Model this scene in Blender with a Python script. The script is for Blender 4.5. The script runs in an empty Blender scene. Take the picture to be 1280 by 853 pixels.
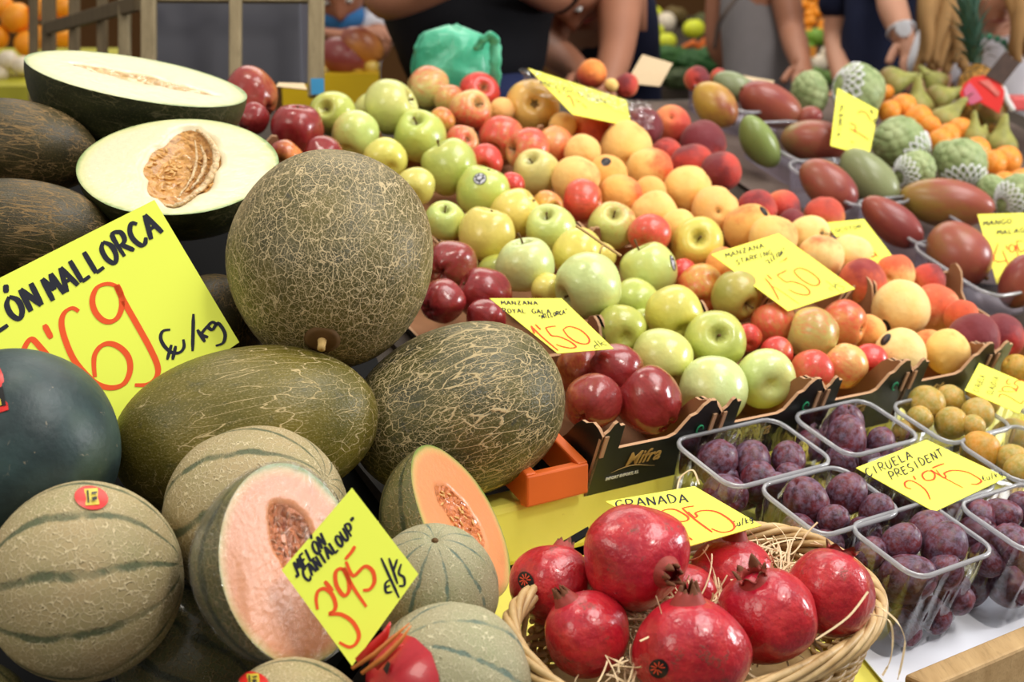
import bpy, bmesh, math, random
from mathutils import Vector, Matrix, Quaternion, noise as mnoise

random.seed(7)
SC = bpy.context.scene
COL = SC.collection
W, HPX, F = 1280.0, 853.0, 1700.0
CAMZ = 1.10
PITCH = math.radians(11.9)
CP, SP = math.cos(PITCH), math.sin(PITCH)
EYE = Vector((0, 0, CAMZ))

# ---------------------------------------------------------------- geometry of the place
def P(px, py, D):
    """world point seen at photo pixel px,py at depth D along the view axis"""
    X = (px - 640) / F * D
    Y = -(py - 426.5) / F * D
    return Vector((X, D * CP + Y * SP, CAMZ - D * SP + Y * CP))

def camdir(dx, dup, tow):
    d = Vector((dx, 0, 0)) + Vector((0, SP, CP)) * dup - Vector((0, CP, -SP)) * tow
    return d.normalized()

U = Vector((.805, .593, 0)).normalized()          # along the front of the stall
V = Vector((-U.y, U.x, 0))                        # into the stall
Z = Vector((0, 0, 1))
TH = math.radians(22)                             # slope of the fruit boxes
WD = V * math.cos(TH) + Z * math.sin(TH)
ND = -V * math.sin(TH) + Z * math.cos(TH)
PD = P(893, 478, 1.45)                            # a point at the height of the fruit centres
TL = math.radians(18)                             # slope of the lower shelf
WL = V * math.cos(TL) + Z * math.sin(TL)
NL = -V * math.sin(TL) + Z * math.cos(TL)
PL = V * .693 + Z * (CAMZ - .442)                 # rim plane of the plum punnets (u = 0)

def hit(px, py, h=0.0, p0=PD, n=ND):
    d = P(px, py, 1.0) - EYE
    D = (n.dot(p0) + h - n.dot(EYE)) / n.dot(d)
    return D

def UVZ(u, v, z): return U * u + V * v + Z * z
def DP(u, v, h=0.0):
    """point on the box slope: u along, v horizontal depth, h above the fruit-centre plane"""
    z0 = PD.z + (v - PD.dot(V)) * math.tan(TH)
    return U * u + V * v + Z * z0 + ND * h
def LP(u, v, h=0.0):
    z0 = PL.z + (v - .693) * math.tan(TL)
    return U * u + V * v + Z * z0 + NL * h

def S(*c):
    """sRGB 0-255 -> linear rgba"""
    o = []
    for x in c[:3]:
        x /= 255.0
        o.append(x / 12.92 if x <= .04045 else ((x + .055) / 1.055) ** 2.4)
    return (o[0], o[1], o[2], 1.0)

# ---------------------------------------------------------------- node helper
class G:
    def __init__(self, name):
        self.m = bpy.data.materials.new(name)
        self.m.use_nodes = True
        self.t = self.m.node_tree
        self.t.nodes.clear()
        self.out = self.t.nodes.new('ShaderNodeOutputMaterial')
    def set(self, node, k, v):
        s = node.inputs[k]
        if isinstance(v, bpy.types.NodeSocket): self.t.links.new(v, s)
        elif v is not None:
            try: s.default_value = v
            except Exception: s.default_value = v[:3]
    def n(self, typ, ins=None, **props):
        nd = self.t.nodes.new('ShaderNode' + typ)
        for k, v in props.items(): setattr(nd, k, v)
        for k, v in (ins or {}).items(): self.set(nd, k, v)
        return nd
    def math(self, op, a, b=0.0, c=0.0, clamp=False):
        nd = self.n('Math', {0: a, 1: b, 2: c}, operation=op, use_clamp=clamp)
        return nd.outputs[0]
    def mix(self, f, a, b, blend='MIX'):
        nd = self.t.nodes.new('ShaderNodeMix'); nd.data_type = 'RGBA'; nd.blend_type = blend
        self.set(nd, 0, f); self.set(nd, 6, a); self.set(nd, 7, b)
        return nd.outputs[2]
    def mr(self, v, a, b, c=0.0, d=1.0, smooth=False):
        nd = self.n('MapRange', {0: v, 1: a, 2: b, 3: c, 4: d})
        nd.clamp = True
        if smooth: nd.interpolation_type = 'SMOOTHSTEP'
        return nd.outputs[0]
    def co(self, scale=(1, 1, 1), src='Object'):
        tc = self.n('TexCoord')
        mp = self.n('Mapping', {'Vector': tc.outputs[src], 'Scale': scale})
        return mp.outputs[0]
    def off(self, vec, k=31.0):
        """shift a coordinate by the object's random number, so that copies differ"""
        oi = self.n('ObjectInfo')
        r = self.math('MULTIPLY', oi.outputs['Random'], k)
        return self.n('VectorMath', {0: vec, 1: r}, operation='ADD').outputs[0]
    def noise(self, vec, scale, detail=3.0, rough=.5, dist=0.0):
        nd = self.n('TexNoise', {'Vector': vec, 'Scale': scale, 'Detail': detail, 'Roughness': rough, 'Distortion': dist})
        return nd.outputs['Fac']
    def noisec(self, vec, scale, detail=2.0):
        return self.n('TexNoise', {'Vector': vec, 'Scale': scale, 'Detail': detail}).outputs['Color']
    def vor(self, vec, scale, feature='F1', rand=1.0):
        nd = self.n('TexVoronoi', {'Vector': vec, 'Scale': scale, 'Randomness': rand}, feature=feature)
        return nd.outputs['Distance']
    def warp(self, vec, scale, amt):
        c = self.n('TexNoise', {'Vector': vec, 'Scale': scale, 'Detail': 2.0}).outputs['Color']
        c = self.n('VectorMath', {0: c, 1: (.5, .5, .5)}, operation='SUBTRACT').outputs[0]
        c = self.n('VectorMath', {0: c, 3: amt}, operation='SCALE').outputs[0]
        return self.n('VectorMath', {0: vec, 1: c}, operation='ADD').outputs[0]
    def xyz(self, vec):
        s = self.n('SeparateXYZ', {0: vec}); return s.outputs
    def bump(self, h, strength=.3, dist=.01):
        return self.n('Bump', {'Height': h, 'Strength': strength, 'Distance': dist}).outputs[0]
    def ramp(self, f, stops):
        nd = self.n('ValToRGB', {0: f}); cr = nd.color_ramp
        while len(cr.elements) < len(stops): cr.elements.new(.5)
        for e, (p, c) in zip(cr.elements, stops): e.position = p; e.color = c
        return nd.outputs[0]
    def bsdf(self, col, rough=.5, spec=.5, normal=None, **kw):
        b = self.n('BsdfPrincipled')
        self.set(b, 'Base Color', col); self.set(b, 'Roughness', rough); self.set(b, 'Specular IOR Level', spec)
        if normal is not None: self.set(b, 'Normal', normal)
        for k, v in kw.items(): self.set(b, k.replace('_', ' '), v)
        self.t.links.new(b.outputs[0], self.out.inputs[0])
        return b
    def surf(self, sh): self.t.links.new(sh, self.out.inputs[0])

def plain(name, col, rough=.5, spec=.5, var=.12, nscale=20.0, bump=0.0, **kw):
    g = G(name)
    v = g.off(g.co())
    f = g.noise(v, nscale, 4)
    dark = tuple(c * (1 - var) for c in col[:3]) + (1,)
    lite = tuple(min(1, c * (1 + var)) for c in col[:3]) + (1,)
    c = g.mix(f, dark, lite)
    g.bsdf(c, rough, spec, g.bump(f, bump, .002) if bump else None, **kw)
    return g.m

# ---------------------------------------------------------------- object helpers
def link(o): COL.objects.link(o); return o

def mesh_from(verts, faces, name='m', smooth=True, mats=None, fm=None):
    me = bpy.data.meshes.new(name)
    me.from_pydata([tuple(v) for v in verts], [], faces)
    if smooth: me.polygons.foreach_set('use_smooth', [True] * len(me.polygons))
    for m in (mats or []): me.materials.append(m)
    if fm: me.polygons.foreach_set('material_index', fm)
    me.update()
    return me

def obj(name, me, parent=None, mat=None):
    o = bpy.data.objects.new(name, me)
    if mat is not None and me is not None and len(me.materials) == 0: me.materials.append(mat)
    if parent is not None: o.parent = parent
    return link(o)

def tag(o, label, cat, group=None, kind=None):
    if label: o['label'] = label
    if cat: o['category'] = cat
    if group: o['group'] = group
    if kind: o['kind'] = kind
    return o

def thing(name, loc, label, cat, group=None, rot=None):
    o = bpy.data.objects.new(name, None); link(o)
    o.location = loc; o.empty_display_size = .02
    if rot is not None: o.rotation_mode = 'QUATERNION'; o.rotation_quaternion = rot
    return tag(o, label, cat, group)

def struct(name, me, mat=None):
    o = obj(name, me, None, mat); o['kind'] = 'structure'; return o

class MB:
    """collects shapes into one mesh"""
    def __init__(self): self.v = []; self.f = []; self.mi = []
    def add(self, vs, fs, mi=0):
        b = len(self.v); self.v += [Vector(x) for x in vs]
        self.f += [tuple(i + b for i in f) for f in fs]; self.mi += [mi] * len(fs)
    def box(self, c, a, b, d, mi=0):
        """c centre, a b d half-vectors"""
        c, a, b, d = map(Vector, (c, a, b, d))
        vs = [c + a * i + b * j + d * k for k in (-1, 1) for j in (-1, 1) for i in (-1, 1)]
        fs = [(0, 2, 3, 1), (4, 5, 7, 6), (0, 1, 5, 4), (2, 6, 7, 3), (0, 4, 6, 2), (1, 3, 7, 5)]
        if a.cross(b).dot(d) < 0: fs = [tuple(reversed(f)) for f in fs]
        self.add(vs, fs, mi)
    def tube(self, pts, r, seg=8, mi=0, cap=True, flat=1.0):
        pts = [Vector(p) for p in pts]; n = len(pts)
        rs = r if isinstance(r, (list, tuple)) else [r] * n
        up = Vector((0, 0, 1)); prev = None; vs = []
        for i, p in enumerate(pts):
            t = (pts[min(i + 1, n - 1)] - pts[max(i - 1, 0)])
            if t.length < 1e-9: t = Vector((0, 0, 1))
            t.normalize()
            if prev is None:
                x = t.orthogonal().normalized() if abs(t.dot(up)) > .95 else t.cross(up).normalized()
            else:
                x = prev - t * prev.dot(t)
                x = x.normalized() if x.length > 1e-6 else t.orthogonal().normalized()
            prev = x; y = t.cross(x)
            for k in range(seg):
                a = 2 * math.pi * k / seg
                vs.append(p + x * (math.cos(a) * rs[i]) + y * (math.sin(a) * rs[i] * flat))
        fs = []
        for i in range(n - 1):
            for k in range(seg):
                k2 = (k + 1) % seg
                fs.append((i * seg + k, i * seg + k2, (i + 1) * seg + k2, (i + 1) * seg + k))
        if cap:
            fs.append(tuple(reversed(range(seg)))); fs.append(tuple(range((n - 1) * seg, n * seg)))
        self.add(vs, fs, mi)
    def prism(self, poly, ext, mi=0, mi_back=None, mi_side=None):
        """planar polygon (world points) extruded by ext"""
        poly = [Vector(p) for p in poly]; n = len(poly); ext = Vector(ext)
        b = len(self.v)
        self.v += poly + [p + ext for p in poly]
        self.f.append(tuple(b + i for i in range(n))); self.mi.append(mi)
        self.f.append(tuple(b + n + i for i in reversed(range(n)))); self.mi.append(mi if mi_back is None else mi_back)
        for i in range(n):
            j = (i + 1) % n
            self.f.append((b + j, b + i, b + n + i, b + n + j)); self.mi.append(mi if mi_side is None else mi_side)
    def mesh(self, name, mats=None, smooth=False):
        me = mesh_from(self.v, self.f, name, smooth, mats, self.mi)
        bm = bmesh.new(); bm.from_mesh(me); bmesh.ops.recalc_face_normals(bm, faces=bm.faces); bm.to_mesh(me); bm.free()
        return me
    def build(self, name, mats, parent=None, smooth=False, bevel=0.0, origin=None):
        if origin is not None: self.v = [p - origin for p in self.v]
        if not isinstance(mats, (list, tuple)): mats = [mats]
        o = obj(name, self.mesh(name, mats, smooth), parent)
        if origin is not None: o.location = origin
        if bevel:
            md = o.modifiers.new('bevel', 'BEVEL'); md.width = bevel; md.segments = 2; md.limit_method = 'ANGLE'
        return o

def catmull(pts, n):
    out = []; m = len(pts)
    for i in range(m - 1):
        p0, p1, p2, p3 = pts[max(i - 1, 0)], pts[i], pts[i + 1], pts[min(i + 2, m - 1)]
        for k in range(n):
            t = k / n
            out.append(tuple(.5 * (2 * b + (c - a) * t + (2 * a - 5 * b + 4 * c - d) * t * t + (-a + 3 * b - 3 * c + d) * t ** 3)
                             for a, b, c, d in zip(p0, p1, p2, p3)))
    out.append(tuple(pts[-1])); return out

def lathe(prof, seg=40, deform=None, name='lathe', sub=4):
    """prof: (r,z) from top to bottom; deform(v)->v"""
    pr = catmull(prof, sub)
    vs = []; fs = []
    rings = []
    for r, z in pr:
        if r < 1e-4: rings.append([len(vs)]); vs.append(Vector((0, 0, z)))
        else:
            rings.append(list(range(len(vs), len(vs) + seg)))
            vs += [Vector((r * math.cos(2 * math.pi * k / seg), r * math.sin(2 * math.pi * k / seg), z)) for k in range(seg)]
    for a, b in zip(rings, rings[1:]):
        for k in range(seg):
            k2 = (k + 1) % seg
            if len(a) == 1 and len(b) == 1: continue
            if len(a) == 1: fs.append((a[0], b[k], b[k2]))
            elif len(b) == 1: fs.append((a[k], b[0], a[k2]))
            else: fs.append((a[k], b[k], b[k2], a[k2]))
    if deform: vs = [deform(v) for v in vs]
    return mesh_from(vs, fs, name)

def ball(deform=None, seg=40, rings=24, name='ball'):
    prof = [(math.sin(math.pi * i / rings) if 0 < i < rings else 0.0, math.cos(math.pi * i / rings)) for i in range(rings + 1)]
    vs = []; fs = []; rr = []
    for r, z in prof:
        if r == 0: rr.append([len(vs)]); vs.append(Vector((0, 0, z)))
        else:
            rr.append(list(range(len(vs), len(vs) + seg)))
            vs += [Vector((r * math.cos(2 * math.pi * k / seg), r * math.sin(2 * math.pi * k / seg), z)) for k in range(seg)]
    for a, b in zip(rr, rr[1:]):
        for k in range(seg):
            k2 = (k + 1) % seg
            if len(a) == 1: fs.append((a[0], b[k], b[k2]))
            elif len(b) == 1: fs.append((a[k], b[0], a[k2]))
            else: fs.append((a[k], b[k], b[k2], a[k2]))
    if deform: vs = [deform(v) for v in vs]
    return mesh_from(vs, fs, name)

def frame(axis, side=None):
    """quaternion whose local z is axis and local x leans towards side"""
    zz = axis.normalized()
    s = side if side is not None else Vector((1, .3, .2))
    x = s - zz * s.dot(zz)
    if x.length < 1e-4: x = zz.orthogonal()
    x.normalize(); y = zz.cross(x)
    return Matrix((x, y, zz)).transposed().to_quaternion()

def wob(v, amp, sc, seed):
    n = mnoise.noise(v * sc + Vector((seed * 7.3, seed * 3.1, seed * 1.7)))
    return v * (1 + amp * n)
# ---------------------------------------------------------------- materials
def apple_mat(name, red, streaky=0.5, rough=.28, waxy=.4, dotc=None, blush_soft=.55, shift=0.0):
    g = G(name)
    oi = g.n('ObjectInfo')
    p = g.co(); x, y, z = g.xyz(p)
    q = g.off(p)
    base = oi.outputs['Color']; amt = oi.outputs['Alpha']
    n1 = g.noise(q, 1.3, 3)
    warm = g.mix(.55, base, S(232, 205, 92)); dark = g.mix(.5, base, S(120, 140, 40))
    c = g.mix(g.mr(n1, .45, .75, 0, .55), base, warm)
    c = g.mix(g.mr(n1, .48, .2, 0, .45), c, dark)
    # blush on the +x side, in streaks that run from pole to pole
    qs = g.n('Mapping', {'Vector': q, 'Scale': (1, 1, .18)}).outputs[0]
    st = g.noise(qs, 7.0, 4, .65)
    st2 = g.noise(q, 2.2, 3)
    k = g.math('MULTIPLY_ADD', x, .55, g.math('MULTIPLY_ADD', amt, 2.4, -1.2 + shift))
    k = g.math('ADD', k, g.math('MULTIPLY_ADD', st, 2.2 * streaky, -1.1 * streaky))
    k = g.math('ADD', k, g.math('MULTIPLY_ADD', st2, .9, -.45))
    f = g.mr(k, -blush_soft, blush_soft, 0, 1, True)
    rd = g.mix(g.mr(st, .3, .75), red, tuple(min(1, a * 1.7 + .01) for a in red[:3]) + (1,))
    c = g.mix(g.math('MULTIPLY', f, .93), c, rd)
    # pale dots
    d = g.vor(q, 15.0)
    dots = g.mr(d, .05, .11, .35, 0)
    c = g.mix(dots, c, dotc or S(225, 215, 150))
    # russet in the stem hollow
    rr = g.math('SQRT', g.math('ADD', g.math('MULTIPLY', x, x), g.math('MULTIPLY', y, y)))
    ru = g.mr(g.math('ADD', rr, g.math('MULTIPLY_ADD', g.noise(qs, 9, 3), .36, -.18)), .08, .36, 1, 0, True)
    up = g.mr(z, .2, .5)
    c = g.mix(g.math('MULTIPLY', g.math('MULTIPLY', ru, up), .55), c, S(122, 118, 62))
    b = g.bsdf(c, rough, .45, g.bump(g.noise(q, 5, 2), .06, .02), Coat_Weight=waxy, Coat_Roughness=.16)
    g.set(b, 'Subsurface Weight', .0)
    return g.m

MAT_GREEN = apple_mat('green apple skin', S(196, 128, 70), .25, .3, .35)
MAT_GALA = apple_mat('red and yellow apple skin', S(188, 52, 46), .85, .34, .28, blush_soft=.8, shift=-.26)
MAT_RED = apple_mat('dark red apple skin', S(122, 28, 32), .5, .26, .4, S(205, 150, 120))

def peach_mat(name, red, dark, rough=.65):
    g = G(name); oi = g.n('ObjectInfo')
    p = g.co(); x, y, z = g.xyz(p); q = g.off(p)
    n1 = g.noise(q, 1.6, 3); n2 = g.noise(q, 6, 4, .6)
    c = g.mix(g.mr(n1, .35, .7, 0, .5), oi.outputs['Color'], S(246, 190, 96))
    k = g.math('MULTIPLY_ADD', x, .8, g.math('MULTIPLY_ADD', oi.outputs['Alpha'], 2.6, -1.3))
    k = g.math('ADD', k, g.math('MULTIPLY_ADD', n1, 1.0, -.5))
    k = g.math('ADD', k, g.math('MULTIPLY_ADD', n2, .4, -.2))
    c = g.mix(g.mr(k, -.5, .35, 0, .92, True), c, red)
    c = g.mix(g.mr(k, .3, 1.1, 0, .85, True), c, dark)
    sp = g.mr(g.vor(q, 2.3), .03, .06, .6, 0)
    c = g.mix(sp, c, S(120, 75, 40))
    b = g.bsdf(c, rough, .25, g.bump(g.noise(q, 4, 3), .08, .03), Sheen_Weight=.18, Sheen_Roughness=.5)
    g.set(b, 'Sheen Tint', S(250, 220, 200))
    return g.m
MAT_PEACH = peach_mat('yellow peach skin', S(214, 84, 52), S(128, 34, 48))
MAT_NECT = peach_mat('red peach skin', S(196, 62, 54), S(92, 34, 48), .6)

def plum_mat(name, a, b_, bloom, bl=.55):
    g = G(name); oi = g.n('ObjectInfo'); p = g.co(); q = g.off(p)
    n1 = g.noise(q, 1.7, 4, .6); n2 = g.noise(q, 4.5, 5, .65)
    c = g.mix(g.mr(n1, .35, .68), a, b_)
    c = g.mix(g.math('MULTIPLY', g.mr(n2, .42, .68), bl), c, bloom)
    c = g.mix(1.0, c, oi.outputs['Color'], 'MULTIPLY')
    sp = g.mr(g.vor(q, 5.0), .015, .04, .35, 0)
    c = g.mix(sp, c, g.mix(.5, c, S(190, 150, 110)))
    g.bsdf(c, g.mr(n2, .35, .65, .3, .62), .4, g.bump(n2, .05, .02))
    return g.m
MAT_PLUM = plum_mat('purple plum skin', S(56, 26, 38), S(118, 44, 50), S(136, 122, 150), .55)
MAT_YPLUM = plum_mat('yellow green plum skin', S(158, 144, 58), S(204, 152, 60), S(206, 194, 144), .42)
MAT_APRICOT = plum_mat('apricot skin', S(238, 150, 42), S(232, 128, 40), S(250, 190, 100), .4)

def mango_mat():
    g = G('mango skin'); oi = g.n('ObjectInfo'); p = g.co(); x, y, z = g.xyz(p); q = g.off(p)
    n1 = g.noise(q, 1.5, 4, .6); n2 = g.noise(q, 14, 3)
    k = g.math('ADD', g.math('MULTIPLY_ADD', oi.outputs['Alpha'], 2.6, -1.3),
               g.math('ADD', g.math('MULTIPLY', z, .45), g.math('ADD', g.math('MULTIPLY', x, .35), g.math('MULTIPLY_ADD', n1, 1.4, -.7))))
    c = g.mix(g.mr(k, -.5, .5, 0, 1, True), oi.outputs['Color'], S(156, 80, 64))
    c = g.mix(g.mr(k, .5, 1.1, 0, .7, True), c, S(130, 52, 56))
    c = g.mix(g.mr(g.vor(q, 16), .05, .12, .3, 0), c, S(220, 180, 120))
    c = g.mix(g.mr(n2, .6, .75, 0, .3), c, S(70, 50, 40))
    g.bsdf(c, .34, .42, None, Coat_Weight=.15, Coat_Roughness=.25)
    return g.m
MAT_MANGO = mango_mat()

def pear_mat():
    g = G('pear skin'); p = g.co(); x, y, z = g.xyz(p); q = g.off(p)
    n1 = g.noise(q, 2, 4, .6); n2 = g.noise(q, 22, 3)
    c = g.mix(g.mr(n1, .3, .7), S(128, 128, 60), S(172, 172, 92))
    k = g.math('ADD', g.math('MULTIPLY', z, -.5), g.math('MULTIPLY_ADD', n1, 1.2, -.55))
    c = g.mix(g.mr(k, .05, .6, 0, .75, True), c, S(132, 92, 52))
    c = g.mix(g.mr(n2, .55, .7, 0, .35), c, S(108, 84, 46))
    g.bsdf(c, .5, .35)
    return g.m
MAT_PEAR = pear_mat()

def pom_mat():
    g = G('pomegranate skin'); p = g.co(); x, y, z = g.xyz(p); q = g.off(p)
    n1 = g.noise(q, 1.5, 4, .6)
    qs = g.n('Mapping', {'Vector': q, 'Scale': (1, 1, .25)}).outputs[0]
    st = g.noise(qs, 12, 4, .6)
    c = g.mix(g.mr(n1, .3, .68), S(158, 12, 36), S(198, 42, 48))
    c = g.mix(g.mr(st, .5, .8, 0, .35), c, S(216, 80, 62))
    c = g.mix(g.mr(g.noise(q, 5, 4, .65), .5, .72, 0, .6), c, S(138, 14, 34))
    c = g.mix(g.mr(g.noise(q, 26, 3), .60, .72, 0, .25), c, S(222, 110, 90))
    c = g.mix(g.mr(z, .45, .95, 0, .3), c, S(180, 22, 64))
    w = g.warp(q, 8, .12)
    blot = g.mr(g.math('MULTIPLY', g.mr(g.noise(w, 2.0, 2), .6, .68), g.mr(g.noise(q, 17, 4, .7), .44, .56)), .2, .9)
    c = g.mix(g.math('MULTIPLY', blot, .7), c, S(104, 66, 48))
    d = g.mr(g.vor(w, 5), .05, .09, .75, 0)
    c = g.mix(d, c, S(72, 34, 28))
    h = g.math('ADD', g.noise(q, 3.5, 3), g.math('MULTIPLY', blot, .4))
    g.bsdf(c, g.mr(blot, 0, 1, .3, .65), .5, g.bump(h, .14, .03), Coat_Weight=.35, Coat_Roughness=.14)
    return g.m
MAT_POM = pom_mat()
MAT_CROWN = plain('pomegranate crown', S(150, 60, 52), .55, .3, .35, 9)
MAT_CROWN_TIP = plain('dry crown tips', S(108, 66, 44), .7, .2, .4, 12)

def net_melon_mat(name, base1, base2, mott, line, scale=9.0, stretch=.42, width=.055, sparse=0.0, bumps=.35, sec=True, loc=(0, 0, 0), lw=1.0, seclo=.40, wa=.30, zb=0.0):
    """smooth melon rind under a net of raised corky lines that run along the fruit"""
    g = G(name); p = g.co()
    p = g.n('VectorMath', {0: p, 1: loc}, operation='ADD').outputs[0]
    n1 = g.noise(p, 2.2, 4, .6)
    n3 = g.noise(p, 8.0, 3, .6)
    ps = g.n('Mapping', {'Vector': p, 'Scale': (1, 1, stretch)}).outputs[0]
    w = g.warp(ps, 3.0, wa); w = g.warp(w, 11.0, .085 * min(1, wa * 3))
    e1 = g.vor(w, scale, 'DISTANCE_TO_EDGE')
    wv = g.math('MULTIPLY_ADD', g.noise(p, 6, 2), width * 1.0, width * .55)
    l1 = g.math('SUBTRACT', 1.0, g.math('DIVIDE', e1, wv), clamp=True)
    lines = l1
    if sec:
        ps2 = g.n('Mapping', {'Vector': p, 'Scale': (1, 1, stretch * 2.6)}).outputs[0]
        w2 = g.warp(ps2, 5.0, .2); w2 = g.warp(w2, 16.0, .05)
        e2 = g.vor(w2, scale * 1.75, 'DISTANCE_TO_EDGE')
        l2 = g.math('SUBTRACT', 1.0, g.math('DIVIDE', e2, width * 1.1), clamp=True)
        l2 = g.math('MULTIPLY', l2, g.mr(g.noise(p, 3.2, 2), seclo, seclo + .16))
        lines = g.math('MAXIMUM', l1, l2)
    if sparse:
        lines = g.math('MULTIPLY', lines, g.mr(g.math('MULTIPLY_ADD', g.xyz(p)[2], zb, g.noise(p, 1.7, 3)), sparse - .06, sparse + .1))
    lf = g.mr(lines, .05, .55, 0, 1, True)
    c = g.mix(g.mr(n1, .34, .66), base1, base2)
    c = g.mix(g.mr(n3, .58, .72, 0, .6), c, mott)
    sp = g.mr(g.noise(p, 60, 2), .55, .7, 0, .35)
    c = g.mix(sp, c, line)
    lc = g.mix(g.noise(p, 4, 2), line, tuple(a * .72 for a in line[:3]) + (1,))
    c = g.mix(g.math('MULTIPLY', lf, .92 * lw), c, lc)
    h = g.math('ADD', lf, g.math('MULTIPLY', g.noise(p, 40, 2), .18))
    g.bsdf(c, g.mr(lf, 0, 1, .42, .8), .4, g.bump(h, bumps, .012))
    return g.m
LINE = S(212, 190, 146)
MAT_SAPO = net_melon_mat('netted green melon rind', S(66, 62, 30), S(100, 90, 42), S(48, 50, 46), LINE, 11.5, .55, .034, seclo=.26, wa=.20)
MAT_SAPO_LONG = net_melon_mat('long veined green melon rind', S(88, 82, 26), S(112, 100, 34), S(64, 66, 40), S(206, 184, 134), 7.5, .15, .028, .46, .3, sec=False, zb=.16)
MAT_SAPO_DIAG = net_melon_mat('veined dark green melon rind', S(58, 58, 32), S(92, 86, 42), S(52, 58, 60), S(206, 184, 138), 10.0, .24, .034, wa=.16, seclo=.36)
MAT_SAPO_DARK = net_melon_mat('dark melon rind', S(44, 40, 20), S(66, 58, 28), S(34, 32, 18), S(140, 112, 70), 9, .15, .042, .38, .2)
MAT_SAPO_RIND = net_melon_mat('dark green melon rind', S(34, 38, 18), S(50, 54, 26), S(28, 30, 16), S(98, 92, 60), 9, .12, .03, .42, .12)

def cantaloupe_mat(name, base, stripe, line, nstripe=10, sc=17.0, phase=0.0, green=.3, stripew=.18, coat=0.0):
    g = G(name); p = g.co(); x, y, z = g.xyz(p); q = g.off(p)
    w = g.warp(q, 6.0, .16)
    e = g.vor(w, sc, 'DISTANCE_TO_EDGE')
    lf = g.mr(g.math('DIVIDE', e, .085), .25, 1.0, 1, 0, True)
    n1 = g.noise(q, 2.0, 3)
    c = g.mix(g.mr(n1, .35, .7), base, g.mix(green, base, S(118, 138, 88)))
    an = g.math('ARCTAN2', y, x)
    s = g.math('COSINE', g.math('MULTIPLY_ADD', g.math('ADD', an, g.math('MULTIPLY_ADD', n1, .2, -.1)), nstripe, phase))
    sb = g.mr(g.math('ADD', s, g.math('MULTIPLY_ADD', g.noise(q, 5, 4, .65), .5, -.25)), 1.0 - stripew, 1.0, 0, 1, True)
    sb = g.math('MULTIPLY', sb, g.mr(g.noise(q, 2.4, 2), .3, .5, .35, 1))
    lc = g.mix(g.noise(q, 5, 2), line, tuple(a * .8 for a in line[:3]) + (1,))
    c = g.mix(g.math('MULTIPLY', lf, .85), c, lc)
    c = g.mix(g.math('MULTIPLY', sb, .82), c, stripe)
    h = g.math('MULTIPLY', lf, g.math('SUBTRACT', 1.0, g.math('MULTIPLY', sb, .8)))
    g.bsdf(c, .62 if not coat else .35, .35, g.bump(h, .6, .012), Coat_Weight=coat, Coat_Roughness=.12)
    return g.m
MAT_CANT = cantaloupe_mat('netted cantaloupe rind', S(172, 152, 112), S(62, 82, 58), S(234, 216, 172), sc=16)
MAT_CANT_PALE = cantaloupe_mat('pale cantaloupe rind', S(160, 152, 120), S(74, 104, 96), S(220, 212, 174), sc=17, stripew=.1)
MAT_CANT_DARK = cantaloupe_mat('dark cantaloupe rind', S(100, 94, 54), S(38, 54, 36), S(166, 148, 98), sc=14, coat=.5, stripew=.25)

def watermelon_mat():
    g = G('dark watermelon rind'); p = g.co(); q = p
    n1 = g.noise(q, 2, 4, .6)
    c = g.mix(g.mr(n1, .35, .7), S(34, 50, 52), S(52, 74, 74))
    w = g.warp(q, 4, .3)
    qs = g.n('Mapping', {'Vector': w, 'Scale': (1, 1, .15)}).outputs[0]
    sc = g.mr(g.noise(qs, 14, 5, .7), .62, .70, 0, .6)
    c = g.mix(g.math('MULTIPLY', sc, g.mr(g.noise(q, 2.6, 2), .5, .62)), c, S(158, 146, 124))
    c = g.mix(g.mr(g.noise(w, 7, 4, .7), .68, .73, 0, .7), c, S(150, 138, 118))
    c = g.mix(g.mr(g.noise(q, 1.1, 2), .55, .75, 0, .4), c, S(70, 84, 44))
    g.bsdf(c, .46, .5, g.bump(g.noise(q, 9, 3), .05, .02))
    return g.m
MAT_WATER = watermelon_mat()

def flesh_mat(name, centre, mid, edge, rim, wet=.6, wrinkle=.25, wsc=(3, 3, 3)):
    """cut melon face: local yz is the face scaled so that the rind lies at radius 1"""
    g = G(name); p = g.co(); x, y, z = g.xyz(p)
    r = g.math('SQRT', g.math('ADD', g.math('MULTIPLY', z, z), g.math('MULTIPLY', y, y)))
    n = g.noise(p, 3, 3)
    rr = g.math('ADD', r, g.math('MULTIPLY_ADD', n, .08, -.04))
    c = g.ramp(rr, [(.0, centre), (.45, mid), (.86, mid), (.95, edge), (1.0, rim)])
    c = g.mix(g.mr(g.noise(g.n('Mapping', {'Vector': p, 'Scale': (1, 6, 1)}).outputs[0], 8, 3), .4, .7, 0, .12), c, centre)
    wn = g.noise(g.n('Mapping', {'Vector': g.warp(p, 2, .4), 'Scale': wsc}).outputs[0], 5, 4, .6)
    g.bsdf(c, .32, .45, g.bump(g.noise(p, 14, 3), .08, .01), Coat_Weight=wet, Coat_Roughness=.05,
           Coat_Normal=g.bump(wn, wrinkle, .03))
    return g.m
MAT_FLESH = flesh_mat('pale melon flesh', S(222, 204, 158), S(226, 212, 174), S(212, 210, 150), S(120, 150, 80), .5, .12)
MAT_FLESH_O = flesh_mat('orange cantaloupe flesh', S(232, 146, 90), S(226, 148, 98), S(204, 170, 106), S(112, 144, 62), .25, .4, (4, 4, 4))
def pulp_mat(name, a, b_, c_):
    g = G(name); p = g.co(); q = g.warp(p, 4, .25)
    n = g.noise(q, 7, 5, .65); s = g.vor(q, 13)
    c = g.mix(g.mr(n, .3, .7), a, b_)
    c = g.mix(g.mr(s, .1, .45, .55, 0), c, c_)
    g.bsdf(c, .35, .5, g.bump(g.math('SUBTRACT', n, s), .5, .02), Coat_Weight=.4, Coat_Roughness=.1)
    return g.m
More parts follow.
